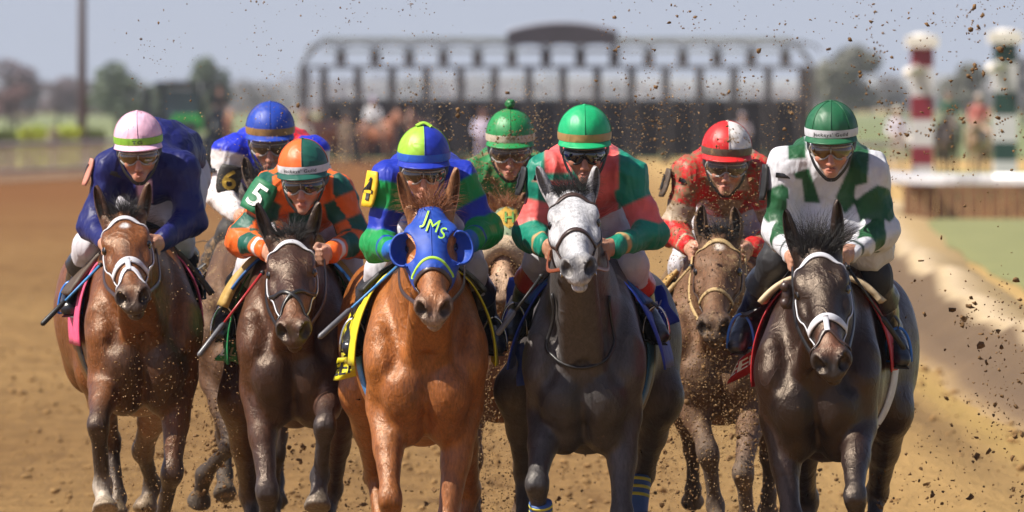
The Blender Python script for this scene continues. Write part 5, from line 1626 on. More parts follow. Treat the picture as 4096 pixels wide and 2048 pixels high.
if 'black_bay' in H_:
    h = H_['black_bay']; drape(h, .28, 1.0, (1.04, 1.10), REDC, off=.022, flare=.0, seed=5, splay=.0); drape(h, .24, .56, 1.38, CREAMP, 'saddle_pad', off=.060, thick=.022, flare=.0); girth(h, .66, WHITEC)
    flap(h, [(2962, 1432, .80), (3030, 1395, .72), (3018, 1470, .74), (2922, 1536, .86)], REDC, text='EEN', ink=mt['white_ink'], tsz=.50, tpos=(.5, .42), trot=-.1)
    whip([(3390, 1068, -.15), (3618, 1397, 0.05)], "black whip pointing down right in the hand of the jockey in white", stripe=mt['black'])
    r = R_['black_bay']; arm_patch(r, 0, .0, .55, .085, BLACKC, '1', mt['black_ink'], side=(-1, -.1, .1))
    # clear vinyl sleeve across the shoulder
    # leather cheek roller beside the eye
    c = h.H(.26, -.125, -.10)
    V, F = tube([c + A3(0, 0, .06), c, c + A3(0, 0, -.055)], [.018, .024, .018], 10); o = mesh_obj('cheek_roller', V, F, mt['dark_strap'], h.root)
    for dz_ in (.035, -.03):
        V, F = ball(c + A3(-.008, -.012, dz_), .022, 12); mesh_obj('roller_knob', V, F, mt['dark_strap'], o)
if 'dusty_bay' in H_:
    h = H_['dusty_bay']; drape(h, .42, .95, 1.2, BROWNC, seed=6); drape(h, .36, .62, 1.30, GOLDP, 'saddle_pad', off=.045, thick=.02, flare=.02); girth(h, .62, mt['dark_strap'])
    whip([(2764, 1066, 3.75), (2662, 1178, 3.6)], "tan whip held by the jockey in red", col2=mt['rope_strap'], stripe=mt['rope_strap'])
    r = R_['dusty_bay']; arm_patch(r, 0, .0, .5, .09, BROWNC, '8', mt['black_ink'], side=(-1, -.1, .1), lift=.04)
if 'hooded_chestnut' in H_:
    h = H_['hooded_chestnut']; drape(h, .42, .95, 1.2, BROWNC, seed=7); girth(h, .62, mt['dark_strap'])
    HG = CL('dusty_green_hood', (.19, .24, .14)); HGo, HGp = hood(h, HG, a1=.5)
    letters_on(h, HGp, 'H', 2037, 868, 42, mt['green_ink'], HGo, bold=.02)
    pts = []
    dia = [(0, -52), (70, 0), (0, 46), (-70, 0)]
    Vd = []; 
    for i in range(4):
        (ax_, ay_), (bx_, by_) = dia[i], dia[(i + 1) % 4]
        for t in np.linspace(0, 1, 6, endpoint=False): Vd.append((lerp(ax_, bx_, t), lerp(ay_, by_, t)))
    P_ = []
    ring_ = [(x * f, y * f) for f in (1., .66, .33) for (x, y) in Vd] + [(0, 0)]
    for (x, y) in ring_:
        a_, s_ = facept(h, 2037 + x, 868 + y); P_.append(h.poll + h.ax * (a_ * h.L) + h.sd * s_)
    P_ = np.array(P_); o_ = A3(0, -DIST, CAM_H)
    for _ in range(12):
        d_ = P_ - o_; d_ /= np.linalg.norm(d_, axis=1, keepdims=True); P_ = P_ + d_ * (sdf(P_, HGp) - .0018)[:, None] * .8
    n_ = len(Vd); Fd = [(f*n_+i, f*n_+(i+1) % n_, (f+1)*n_+(i+1) % n_, (f+1)*n_+i) for f in (0, 1) for i in range(n_)] + [(2*n_+i, 2*n_+(i+1) % n_, 3*n_) for i in range(n_)]
    mesh_obj('yellow_diamond', P_, Fd, CL('dusty_yellow', (.42, .25, .03)), HGo)
    # sheepskin roll over the nose
    pts = []
    for t in np.linspace(-2.0, 2.0, 26): pts.append(h.H(.58 + .03 * abs(t), math.sin(t) * .14, -.07 + math.cos(t) * .15))
    pts = onto(np.array(pts), h.HP, .028, 6)
    V, F = tube(pts, .046, 14); V = np.array(V); V += wob(V, 70, 3, 4)[:, None] * .006 * nrm(A3(.3, -1, .5))
    mesh_obj('sheepskin_roll', V, F, mt['fleece'], h.root)
if 'brown' in H_:
    h = H_['brown']; drape(h, .42, .95, 1.2, BROWNC, seed=8); girth(h, .62, mt['dark_strap'])
    r = R_['brown']; arm_patch(r, 0, .30, .95, .098, CL('black_number_pad', (.020, .017, .013)), '6', mt['gold_ink'], side=(.25, -1, .1), tscale=.95, lift=.03)
# ------------------------------------------------------------------ the place
def Yd(d): return d - DIST
def dirt_mat(name):
    m, nt, bs = new_mat(name)
    geo = N(nt, "NewGeometry"); sep = N(nt, "SeparateXYZ"); nt.links.new(geo.outputs["Position"], sep.inputs[0])
    tc = N(nt, "TexCoord")
    mp = N(nt, "Mapping"); mp.inputs["Scale"].default_value = (.25, .05, 1); nt.links.new(tc.outputs["Object"], mp.inputs[0])
    n1 = N(nt, "TexNoise"); n1.inputs["Scale"].default_value = 1.2; n1.inputs["Detail"].default_value = 7; nt.links.new(mp.outputs[0], n1.inputs[0])
    c1 = ramp(nt, n1.outputs["Fac"], [(.3, (.215, .120, .041)), (.7, (.325, .198, .074))])
    n2 = noise_fac(nt, 1.6, 8, .72)
    c2 = mixc(nt, 1., c1, ramp(nt, n2, [(.3, (.74, .70, .66)), (.55, (1, 1, 1)), (.75, (1.12, 1.1, 1.08))]), 'MULTIPLY')
    mp2 = N(nt, "Mapping"); mp2.inputs["Scale"].default_value = (2.2, .30, 1); nt.links.new(tc.outputs["Object"], mp2.inputs[0])
    nh = N(nt, "TexNoise"); nh.inputs["Scale"].default_value = 1.6; nh.inputs["Detail"].default_value = 7; nh.inputs["Roughness"].default_value = .7; nt.links.new(mp2.outputs[0], nh.inputs[0])
    c2 = mixc(nt, 1., c2, ramp(nt, nh.outputs["Fac"], [(.30, (.60, .54, .48)), (.47, (.97, .96, .95)), (.72, (1.16, 1.15, 1.13))]), 'MULTIPLY')
    n3 = noise_fac(nt, 14, 6, .75)
    c3 = mixc(nt, 1., c2, ramp(nt, n3, [(.32, (.62, .55, .48)), (.45, (1, 1, 1)), (.8, (1.10,) * 3)]), 'MULTIPLY')
    # the far end of the straight is a redder, wetter brown
    far = N(nt, "MapRange"); far.inputs[1].default_value = 70; far.inputs[2].default_value = 190; nt.links.new(sep.outputs[1], far.inputs[0])
    # the dry strip along the inside (right) is paler and sandier
    dry = N(nt, "MapRange"); dry.inputs[1].default_value = 0.5; dry.inputs[2].default_value = 5.0; nt.links.new(sep.outputs[0], dry.inputs[0])
    c4 = mixc(nt, dry.outputs[0], c3, (.50, .330, .128))
    inv = N(nt, "Math", operation='SUBTRACT'); inv.inputs[0].default_value = 1.0; nt.links.new(dry.outputs[0], inv.inputs[1])
    ff = N(nt, "Math", operation='MULTIPLY'); nt.links.new(far.outputs[0], ff.inputs[0]); nt.links.new(inv.outputs[0], ff.inputs[1])
    c5 = mixc(nt, ff.outputs[0], c4, (.19, .079, .021))
    wet = N(nt, "Attribute", attribute_name="Col")
    c6 = mixc(nt, 1., c5, wet.outputs["Color"], 'MULTIPLY')
    nt.links.new(c6, bs.inputs["Base Color"]); bs.inputs["Roughness"].default_value = .95; bs.inputs["Specular IOR Level"].default_value = .15
    b1 = bump(nt, bs, n2, .6, .15); b1 = bump(nt, bs, nh.outputs['Fac'], .8, .12, b1); bump(nt, bs, n3, .6, .05, b1)
    return m
# track: one sheet with harrow ridges and the sandy bank along the inside
xs = np.unique(np.concatenate([np.linspace(-900, -40, 18), np.linspace(-40, 1, 60), np.linspace(1, 9, 110), np.linspace(9, 40, 30), np.linspace(40, 900, 18)]))
ys = np.unique(np.concatenate([np.linspace(-80, -10, 12), np.linspace(-10, 60, 110), np.linspace(60, 180, 120), np.linspace(180, 420, 40), np.linspace(420, 6000, 40)]))
XX, YY = np.meshgrid(xs, ys)
flat_ = np.stack([XX.ravel(), YY.ravel(), np.zeros(XX.size)], 1)
wv = wob(flat_ * A3(.0, .05, 0), 1.0, 2, 3)
EY, EX = [20, 41, 48, 56, 65, 84, 106, 140, 170], [4.1, 4.15, 4.17, 4.32, 4.52, 4.93, 5.67, 6.7, 8.0]
edge = np.interp(YY.ravel(), EY, EX)
bank = 0.
bank = bank + .07 * np.exp(-((flat_[:, 0] - edge + 1.6) / .30) ** 2)
small = .018 * wob(flat_ * A3(1, .5, 1), 2.2, 3, 5) * (np.abs(XX.ravel()) < 30)
flat_[:, 2] = bank + small - .02
ny_, nx_ = XX.shape
Fg = np.stack([np.arange(ny_ * nx_).reshape(ny_, nx_)[:-1, :-1].ravel(), np.arange(ny_ * nx_).reshape(ny_, nx_)[:-1, 1:].ravel(), np.arange(ny_ * nx_).reshape(ny_, nx_)[1:, 1:].ravel(), np.arange(ny_ * nx_).reshape(ny_, nx_)[1:, :-1].ravel()], 1)
# damp strips where the rail sheds water (dark soil colour with its own shape)
u_ = flat_[:, 0] - edge
colg = np.ones((len(flat_), 3))
def strip(c0, w0, colr, s=1.0):
    g_ = np.exp(-((u_ - c0) / w0) ** 2) * s * np.clip((YY.ravel() - 12) / 15, 0, 1); colg[:] = colg * (1 - g_[:, None]) + np.array(colr) * g_[:, None]
strip(-.95, .16, (.98, 1.04, .84), .6); strip(-1.30, .20, (.64, .62, .68), .9)
gr = mesh_obj('dirt_track', flat_, Fg, dirt_mat('harrowed_dirt'), None, True, col=colg)
tag(gr, "tan harrowed dirt of the race track", None, None, 'structure')
# loose clods lying on the harrowed surface behind the field
rgc = np.random.default_rng(9); nq = 3600
yq = -4 + 52 * rgc.random(nq); xq = rgc.normal(-.3, 2.6, nq).clip(-9, 3.6) + .4 * np.sin(yq * .7); sq = .0066 * (1 - rgc.random(nq) * .93) ** -.55
_ico = np.array([(0, 1, 1.618), (0, -1, 1.618), (0, 1, -1.618), (0, -1, -1.618), (1, 1.618, 0), (-1, 1.618, 0), (1, -1.618, 0), (-1, -1.618, 0), (1.618, 0, 1), (-1.618, 0, 1), (1.618, 0, -1), (-1.618, 0, -1)]) / 1.9
_icf = np.array([(0,1,8),(0,8,4),(0,4,5),(0,5,9),(0,9,1),(1,6,8),(8,6,10),(8,10,4),(4,10,2),(4,2,5),(5,2,11),(5,11,9),(9,11,7),(9,7,1),(1,7,6),(3,6,7),(3,7,11),(3,11,2),(3,2,10),(3,10,6)])
Vq = _ico[None] * (1 + .35 * rgc.normal(size=(nq, 12, 1)).clip(-1.3, 1.3)) * np.array([1.3, 1.3, .75]) * sq[:, None, None] + np.stack([xq, yq, sq * .35], 1)[:, None, :]
tag(mesh_obj('loose_dirt', Vq.reshape(-1, 3), (_icf[None] + (np.arange(nq) * 12)[:, None, None]).reshape(-1, 3), plain('loose_dirt', (.25, .15, .062), .95, .4, 12, spec=.1), None, False), "loose crumbs of dirt lying on the track behind the horses", 'dirt', None, 'stuff')
# sandy bank along the inside of the track: dark damp face, pale dry lip, tan top
ysb = np.linspace(-60, 168, 280); prof = [(-.80, -.03), (-.62, .03), (-.45, .10), (-.22, .30), (-.10, .355), (.0, .37), (.14, .35), (.45, .26), (.80, .12), (1.05, -.03)]
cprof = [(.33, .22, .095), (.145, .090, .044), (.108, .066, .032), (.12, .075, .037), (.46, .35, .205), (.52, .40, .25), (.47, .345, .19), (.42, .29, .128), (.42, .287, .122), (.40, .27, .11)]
Vb_, Cb_ = [], []
for y in ysb:
    e = float(np.interp(y, EY, EX)) + .05 * math.sin(y * .33) + .02 * math.sin(y * .8 + 1); hh = (1 + .16 * math.sin(y * .5 + 1) + .10 * math.sin(y * 1.3)) * min(1, max(.25, (118 - y) / 40))
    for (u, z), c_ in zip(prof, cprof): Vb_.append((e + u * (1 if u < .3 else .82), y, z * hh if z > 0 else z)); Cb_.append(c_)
np_ = len(prof); Vb_ = np.array(Vb_); Vb_[:, 2] += .012 * wob(Vb_, 6, 3, 2)
bm_, bnt, bbs = new_mat('bank_soil'); a_ = N(bnt, "Attribute", attribute_name="Col")
bnt.links.new(mixc(bnt, 1., a_.outputs["Color"], ramp(bnt, noise_fac(bnt, 3, 7, .7), [(.3, (.78, .76, .74)), (.7, (1.12,) * 3)]), 'MULTIPLY'), bbs.inputs["Base Color"]); bbs.inputs["Roughness"].default_value = .95
bump(bnt, bbs, noise_fac(bnt, 9, 6, .7), .6, .06)
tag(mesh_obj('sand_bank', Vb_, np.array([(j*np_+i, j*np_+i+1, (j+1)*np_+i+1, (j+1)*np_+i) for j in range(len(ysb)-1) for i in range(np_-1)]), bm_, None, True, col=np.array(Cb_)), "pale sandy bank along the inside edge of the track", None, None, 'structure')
# infield grass
def grass_mat(name, c0, c1, sc=3):
    m, nt, bs = new_mat(name); n = noise_fac(nt, sc, 6, .7)
    nt.links.new(ramp(nt, n, [(.3, c0), (.7, c1)]), bs.inputs["Base Color"]); bs.inputs["Roughness"].default_value = .9
    bump(nt, bs, noise_fac(nt, sc * 20, 4), .6, .05); return m
gm = grass_mat('infield_turf', (.150, .160, .055), (.225, .225, .085), .9)
ysg = np.linspace(-60, 140, 60); Vg = []; 
for y in ysg:
    e = float(np.interp(y, [-60, 20, 75, 90, 119, 140], [5.4, 5.6, 5.9, 6.1, 6.77, 7.4])) + .05 * math.sin(y * .5)
    for x in (e, e + .25, e + 2, e + 6, e + 20, e + 60): Vg.append((x, y, .045 if x > e else .0))
Fg2 = [(j*6+i, j*6+i+1, (j+1)*6+i+1, (j+1)*6+i) for j in range(59) for i in range(5)]
tag(mesh_obj('infield_grass', Vg, Fg2, gm, None, True), "pale green infield grass beyond the sandy bank", None, None, 'structure')
gm2 = grass_mat('far_turf', (.16, .20, .05), (.24, .30, .08), .6)
tag(mesh_obj('grass_verge', [(9.5, Yd(215), .03), (40, Yd(215), .03), (60, Yd(300), .03), (12, Yd(300), .03)], [(0, 1, 2, 3)], gm2, None), "green grass verge behind the running rail", None, None, 'structure')
tag(mesh_obj('outfield_grass', [(-400, Yd(300), .02), (-2.0, Yd(366), .02), (400, Yd(366), .02), (400, Yd(1500), .02), (-400, Yd(1500), .02)], [(0, 1, 2, 3, 4)], grass_mat('outfield_turf', (.10, .13, .04), (.19, .21, .075), .1), None), "dull green grass behind the starting gate", None, None, 'structure')

WHP = plain('white_rail_paint', (.46, .46, .48), .35, .08, 6, bumps=.05)
post_mat = plain('rail_post_paint', (.20, .13, .085), .6, .2, 5)
def rail(pts, label, zt=.98, w=.20, hgt=.12, post=2.2, mat=WHP):
    P = smooth_path([A3(*p, zt) for p in pts], 30)
    root = thing('running_rail', A3(P[0][0], P[0][1], 0), label, 'rail')
    V, F = ribbon(P, w, hgt, A3(0, 0, 1)); mesh_obj('top_rail', V, F, mat, root, False)
    L = np.concatenate([[0], np.cumsum(np.linalg.norm(np.diff(P, axis=0), axis=1))]); n = int(L[-1] / post)
    for i in range(n + 1):
        s = i * post; j = min(np.searchsorted(L, s), len(P) - 1); p = P[j]
        V, F = tube([A3(p[0] + .25, p[1], 0), A3(p[0] + .25, p[1], zt * .75), A3(p[0], p[1], zt)], .022, 8); mesh_obj('post', V, F, post_mat, root)
    return root
rail([(6.9, Yd(190)), (7.6, Yd(183)), (9, Yd(182)), (13, Yd(180)), (26, Yd(176))], "white running rail curving away across the infield grass", w=.34, hgt=.20, zt=.64)
rail([(7.4, Yd(247)), (9.6, Yd(250)), (10.6, Yd(258)), (11.5, Yd(290))], "cream rail further back, left of the striped poles", w=.22, hgt=.16, mat=plain('cream_rail_paint', (.62, .56, .48), .4, .08, 6))
# brown board fence behind the curved rail
root = thing('board_fence', (6.6, Yd(186), 0), "low brown board fence behind the curved white rail", 'fence')
bf = plain('weathered_boards', (.22, .115, .055), .8, .3, 3, bumps=.3)
me0 = None
for i in range(52):
    x = 7.3 + i * .20
    mb = MB(); mb.box((x, Yd(184) + .01 * (i % 3), .31), (.185, .03, .62)); o = mb.obj('board', bf, root)
mb = MB(); mb.box((12.4, Yd(184) + .06, .50), (10.4, .05, .09)); mb.obj('fence_rail', bf, root)

# left rail with slats and hedge
root = thing('slatted_fence', (-13, Yd(256), 0), "grey-white slatted fence along the far left edge of the track", 'fence')
sl = plain('pale_slats', (.42, .34, .24), .7, .25, 5); rl = plain('pale_fence_rail', (.56, .54, .52), .6, .15, 5)
fa, fb = A3(-14.2, Yd(254), 0), A3(-9.2, Yd(300), 0)
for i in range(64):
    p = lerp(fa, fb, i / 63)
    mb = MB(); mb.box(p + A3(0, 0, .47), (.070, .03, .92)); mb.obj('slat', sl, root)
mb = MB(); mb.beam(fa + A3(0, -.05, 1.02), fb + A3(0, -.05, 1.02), .10, .12); mb.obj('top_rail', rl, root)
mb = MB(); mb.beam(fa + A3(0, .06, .3), fb + A3(0, .06, .3), .05, .08); mb.obj('lower_rail', rl, root)

def leaf_cloud(n, cen, rad, size, seed, shell=.55):
    rg = np.random.default_rng(seed)
    d = rg.normal(size=(n, 3)); d /= np.linalg.norm(d, axis=1, keepdims=True)
    rr = (shell + (1 - shell) * rg.random(n)) ** .6
    lump = 1 + .28 * wob(d * 2.2, 1.6, 3, seed % 9)
    P = np.asarray(cen) + d * rr[:, None] * lump[:, None] * np.asarray(rad)
    a = rg.normal(size=(n, 3)); a /= np.linalg.norm(a, axis=1, keepdims=True)
    b = np.cross(a, rg.normal(size=(n, 3))); b /= np.linalg.norm(b, axis=1, keepdims=True)
    s = size * rg.uniform(.6, 1.4, n)[:, None]
    V = np.stack([P - a*s, P - b*s*.5, P + a*s, P + b*s*.5], 1).reshape(-1, 3)
    F = np.arange(4 * n).reshape(n, 4)
    return V, F
def leaf_mat(name, c):
    m, nt, bs = new_mat(name); n = noise_fac(nt, .8, 5)
    nt.links.new(ramp(nt, n, [(.3, tuple(x * .6 for x in c)), (.7, tuple(x * 1.3 for x in c))]), bs.inputs["Base Color"]); bs.inputs["Roughness"].default_value = .7
    return m
def tree(px, d, top_py, wpx, mat, label, seed, n=900, bark=None, base=.28, cat='tree', group='trees beyond the track'):
    """tree by photograph column, distance, top row and crown width"""
    k = d / FPX; x = (px - 2048) * k; y = Yd(d); zt = CAM_H + (HOR - top_py) * k; w = wpx * k / 2
    root = thing('tree', (x, y, 0), label, cat, group)
    rg = np.random.default_rng(seed); mb = MB()
    mb.tube([(x, y, 0), (x + .05, y, zt * .3), (x - .05, y, zt * .75)], [zt * .035, zt * .026, zt * .01], 7)
    for i in range(7):
        a = rg.uniform(0, 6.28); z0 = zt * rg.uniform(.25, .6)
        mb.tube([(x, y, z0), (x + math.cos(a) * w * .4, y + math.sin(a) * w * .4, z0 + zt * .14), (x + math.cos(a) * w * .75, y + math.sin(a) * w * .75, z0 + zt * .24)], [zt * .014, zt * .010, zt * .004], 5)
    mb.obj('trunk', bark or mt['bark'], root, True)
    Vs, Fs, o = [], [], 0
    for i in range(9):
        a = rg.uniform(0, 6.28); q = rg.uniform(.1, .55)
        c = (x + math.cos(a) * w * q, y + math.sin(a) * w * q, lerp(zt * base, zt * .86, (i + .5) / 9)); rad = (w * rg.uniform(.42, .62) * (1.15 - .5 * i / 9), w * .5, zt * rg.uniform(.12, .17))
        V, F = leaf_cloud(n // 5, c, rad, zt * .036, seed * 10 + i); Vs.append(V); Fs.append(F + o); o += len(V)
    mesh_obj('crown', np.vstack(Vs), np.vstack(Fs), mat, root, False)
mt['bark'] = plain('bark', (.10, .08, .065), .9, .3, 3)
G1 = leaf_mat('spring_leaves', (.105, .14, .080)); G2 = leaf_mat('olive_leaves', (.19, .19, .145)); G3 = leaf_mat('bare_purple_twigs', (.20, .155, .17)); G4 = leaf_mat('red_buds', (.20, .11, .105)); G5 = leaf_mat('grey_twigs', (.22, .215, .225))
tree(470, 620, 240, 330, G1, "rounded green tree right of the light pole", 11, 1500)
tree(600, 640, 318, 300, G1, "dark green bush-like tree behind the tractor's left side", 12, 1100)
tree(820, 700, 222, 240, G1, "small green tree directly behind the tractor", 13, 1200)
tree(720, 860, 296, 330, G5, "pale grey tree line behind the tractor", 31, 1400)
tree(1020, 900, 318, 380, G5, "low grey tree left of the starting gate", 32, 1400)
tree(330, 820, 300, 300, G5, "low grey tree behind the light pole", 33, 1400)
tree(60, 760, 235, 260, G3, "purplish bare tree at the far left edge", 14, 1500)
tree(30, 700, 335, 220, G4, "reddish budding tree low at the far left edge", 15, 1000)
tree(230, 800, 305, 230, G3, "grey-purple bare tree left of the light pole", 16, 1200)
tree(3390, 760, 172, 400, G2, "tall olive tree left of the red striped pole", 17, 2000)
tree(3870, 800, 235, 300, G2, "olive tree between the two striped poles", 18, 1500)
tree(4100, 820, 215, 220, G5, "grey bare tree at the right edge", 19, 1300)
tree(3560, 900, 290, 260, G5, "grey tree behind the red striped pole", 20, 1100)
# far woods, one mass
Vs, Fs, o = [], [], 0
rg = np.random.default_rng(4)
for i in range(150):
    px = -250 + 4600 * i / 149 + rg.normal() * 12; d = 1500 + rg.uniform(-120, 300); k = d / FPX
    top = 318 + 26 * math.sin(px * .0021 + 1) + rg.normal() * 10 - (30 if px < 400 else 0)
    z = CAM_H + (HOR - top) * k
    V, F = leaf_cloud(150, ((px - 2048) * k, Yd(d), z * .5), (2.6, 2.6, z * .5), .34, 300 + i, .3); Vs.append(V); Fs.append(F + o); o += len(V)
tag(mesh_obj('far_woods', np.vstack(Vs), np.vstack(Fs), leaf_mat('hazy_woods', (.235, .24, .265)), None, False), "hazy grey line of distant woods along the horizon", 'woods', None, 'stuff')
hx = np.linspace(-700, 700, 80); Vh = []
for x in hx:
    z = 6.5 + 2.2 * math.sin(x * .011) + 1.2 * math.sin(x * .037 + 2)
    Vh += [(x, 2150, -1), (x, 2250, z), (x, 2700, z * .9)]
tag(mesh_obj('hills', Vh, [(i*3+j, (i+1)*3+j, (i+1)*3+j+1, i*3+j+1) for i in range(79) for j in (0, 1)], grass_mat('far_hills', (.20, .21, .20), (.26, .27, .27), .02), None, True), None, None, None, 'structure')  # grey-green hill colour has distance haze painted into it
# hedge
k_ = 310 / FPX
def hedge(px0, px1, y0, y1, d, mat, label, seed, n=1400):
    k = d / FPX; c = (((px0 + px1) / 2 - 2048) * k, Yd(d), 0); zt = CAM_H + (HOR - y0) * k
    root = thing('hedge', c, label, 'hedge'); w = (px1 - px0) * k / 2
    rg = np.random.default_rng(seed)
    P = np.stack([c[0] + rg.uniform(-w, w, n), c[1] + rg.uniform(-.5, .5, n), rg.uniform(.05, zt, n)], 1)
    a = rg.normal(size=(n, 3)) * .05; b = rg.normal(size=(n, 3)) * .035
    V = np.stack([P - a, P - b, P + a, P + b], 1).reshape(-1, 3); mesh_obj('foliage', V, np.arange(4*n).reshape(n, 4), mat, root, False)
    mb = MB(); mb.box((c[0], c[1], zt * .46), (w * 1.9, .8, zt * .9)); mb.obj('core', mat, root)
HL_ = leaf_mat('lime_hedge_leaves', (.34, .40, .015)); HD_ = leaf_mat('dark_hedge_leaves', (.13, .17, .03))
hedge(75, 330, 507, 600, 315, HL_, "bright yellow-green clipped hedge behind the slatted fence", 1)
hedge(-90, 72, 520, 600, 322, HD_, "darker green hedge at the far left behind the fence", 2)
hedge(332, 420, 520, 600, 335, HD_, "olive hedge at the foot of the light pole", 3)
root = thing('shrub', ((215 - 2048) * 305 / FPX, Yd(305), 0), "small pale cream shrub in front of the bright hedge", 'shrub')
V, F = leaf_cloud(700, ((215 - 2048) * 305 / FPX, Yd(305), .95), (.24, .24, .42), .05, 77, .2); mesh_obj('foliage', V, F, leaf_mat('cream_blossom', (.42, .38, .24)), root, False)
mb = MB(); mb.tube([((215 - 2048) * 305 / FPX, Yd(305), 0), ((215 - 2048) * 305 / FPX, Yd(305), 1.2)], .05, 6); mb.obj('stem', mt['bark'], root)
# light pole
px_ = (328 - 2048) * 330 / FPX
root = thing('light_pole', (px_, Yd(330), 0), "tall grey metal light pole on the left", 'pole')
gpm = plain('galvanised_pole', (.15, .145, .16), .5, .15, 2)
V, F = tube([(px_, Yd(330), 0), (px_, Yd(330), 6), (px_, Yd(330), 12)], [.165, .14, .11], 14); mesh_obj('pole', V, F, gpm, root)
mb = MB(); mb.box((px_, Yd(330), .15), (.6, .6, .3)); mb.obj('footing', gpm, root)
mb = MB(); mb.box((px_, Yd(330), 11.9), (2.6, .12, .12)); mb.obj('cross_arm', gpm, root)
for s in (-1.1, -.4, .4, 1.1):
    mb = MB(); mb.box((px_ + s, Yd(330) - .15, 12.2), (.45, .35, .35)); mb.obj('floodlight', gpm, root)
# ------------------------------------------------------------------ starting gate
GD = 346.0
def gat(px, py, dy=0.): return at(px, py, Yd(GD) + dy)
steel_l = plain('gate_grey_green_steel', (.27, .31, .32), .45, .15, 1.5); steel_d = plain('gate_dark_padding', (.044, .040, .042), .6, .25, 2); steel_m = plain('gate_mid_steel', (.115, .125, .135), .5, .2, 2)
root = thing('starting_gate', gat(2170, 650), "long starting gate with a row of stalls and a dark curved sign on top", 'starting gate')
k_ = GD / FPX; x0 = (1364 - 2048) * k_; sp_ = 136.7 * k_; yg = Yd(GD)
zt, zm, zl = 4.22, 3.30, 2.28
XL, XR = (1290 - 2048) * k_, (3165 - 2048) * k_
def part(name, fn, mat, parent=root, smooth=False):
    mb = MB(); fn(mb); return mb.obj(name, mat, parent, smooth)
part('roof_beam', lambda b: b.box(((XL + XR) / 2, yg, zt), (XR - XL, .25, .16)), steel_l)
part('roof_beam', lambda b: b.box(((XL + XR) / 2, yg + 2.2, zt), (XR - XL, .25, .14)), steel_l)
part('lower_chord', lambda b: b.box(((XL + XR) / 2, yg, zt - .36), (XR - XL, .12, .10)), steel_l)
part('header_beam', lambda b: b.box(((XL + XR) / 2, yg - .02, zm), (XR - XL + 1.1, .22, .12)), steel_m)
for i in range(15):
    xc = x0 + (i - .5) * sp_
    # arched pads of the truss
    pts = [(xc + sp_ * .5 * math.cos(a), yg - .03, zt - .36 + .28 * math.sin(a)) for a in np.linspace(0, math.pi, 10)]
    part('truss_arch', lambda b: b.tube(pts, .045, 6), steel_m, smooth=True)
    part('stall_post', lambda b: b.box((xc, yg, (zm) / 2), (.27, .30, zm)), steel_d)
    part('partition', lambda b: b.box((xc, yg + 1.5, 1.2), (.16, 2.6, 2.1)), steel_d)
    part('roof_tie', lambda b: b.beam((xc, yg, zt), (xc, yg + 2.2, zt), .08), steel_m)
for i in range(14):
    xc = x0 + i * sp_
    part('latch_box', lambda b: b.box((xc, yg - .08, 3.60), (.36, .34, .44)), steel_d)
    part('hanger', lambda b: b.box((xc, yg, 3.95), (.07, .07, .45)), steel_m)
    part('tail_door', lambda b: b.box((xc, yg + 3.0, 1.25), (sp_ - .3, .10, 1.9)), steel_m)
    part('front_door', lambda b: b.box((xc - sp_ * .36, yg - .40, 1.30), (.09, .75, 1.75)), steel_d)
    part('front_door', lambda b: b.box((xc + sp_ * .36, yg - .40, 1.30), (.09, .75, 1.75)), steel_d)
    part('stall_pad', lambda b: b.box((xc, yg + .9, 1.15), (sp_ - .34, .12, 1.95)), steel_d)
for s, xe in ((-1, XL), (1, XR)):
    part('end_brace', lambda b: b.tube([(xe, yg, zt), (xe + s * .45, yg, zt - .45), (xe + s * .75, yg, zm), (xe + s * .80, yg, 0)], .09, 8), steel_m, smooth=True)
    part('end_post', lambda b: b.box((xe + s * .55, yg + .1, zm / 2), (.20, .24, zm)), steel_m)
    part('wheel', lambda b: b.tube([(xe + s * 1.0, yg + 1.0, .45), (xe + s * 1.25, yg + 1.0, .45)], .45, 18), steel_d, smooth=True)
part('top_gusset', lambda b: b.box(((XL + XR) / 2, yg + .3, zt + .10), (XR - XL, .5, .04)), steel_l)
# curved sign
sx0, sx1 = (2028 - 2048) * k_, (2470 - 2048) * k_; zs0, zs1 = 4.08, 4.80
mb = MB(); n = 24
top = [(lerp(sx0, sx1, i / n), lerp(zs0 + .40, zs1, math.sin(math.pi * i / n) ** .8)) for i in range(n + 1)]
V = [(x, yg - .5, zs0) for x, z in top] + [(x, yg - .5, z) for x, z in top] + [(x, yg - .25, zs0) for x, z in top] + [(x, yg - .25, z) for x, z in top]
m_ = n + 1
F = []
for i in range(n):
    F += [(i, i+1, m_+i+1, m_+i), (2*m_+i+1, 2*m_+i, 3*m_+i, 3*m_+i+1), (m_+i, m_+i+1, 3*m_+i+1, 3*m_+i), (i, 2*m_+i, 2*m_+i+1, i+1)]
F += [(0, m_, 3*m_, 2*m_), (n, 2*m_+n, 3*m_+n, m_+n)]
sg = mesh_obj('curved_sign', V, F, plain('dark_sign_face', (.035, .033, .045), .5, .2, 1.5), root, False)
V, F = tube([(x, yg - .4, z + .03) for x, z in top], .06, 8); mesh_obj('sign_trim', V, F, plain('pale_sign_trim', (.30, .31, .36), .5, .1, 3), sg)

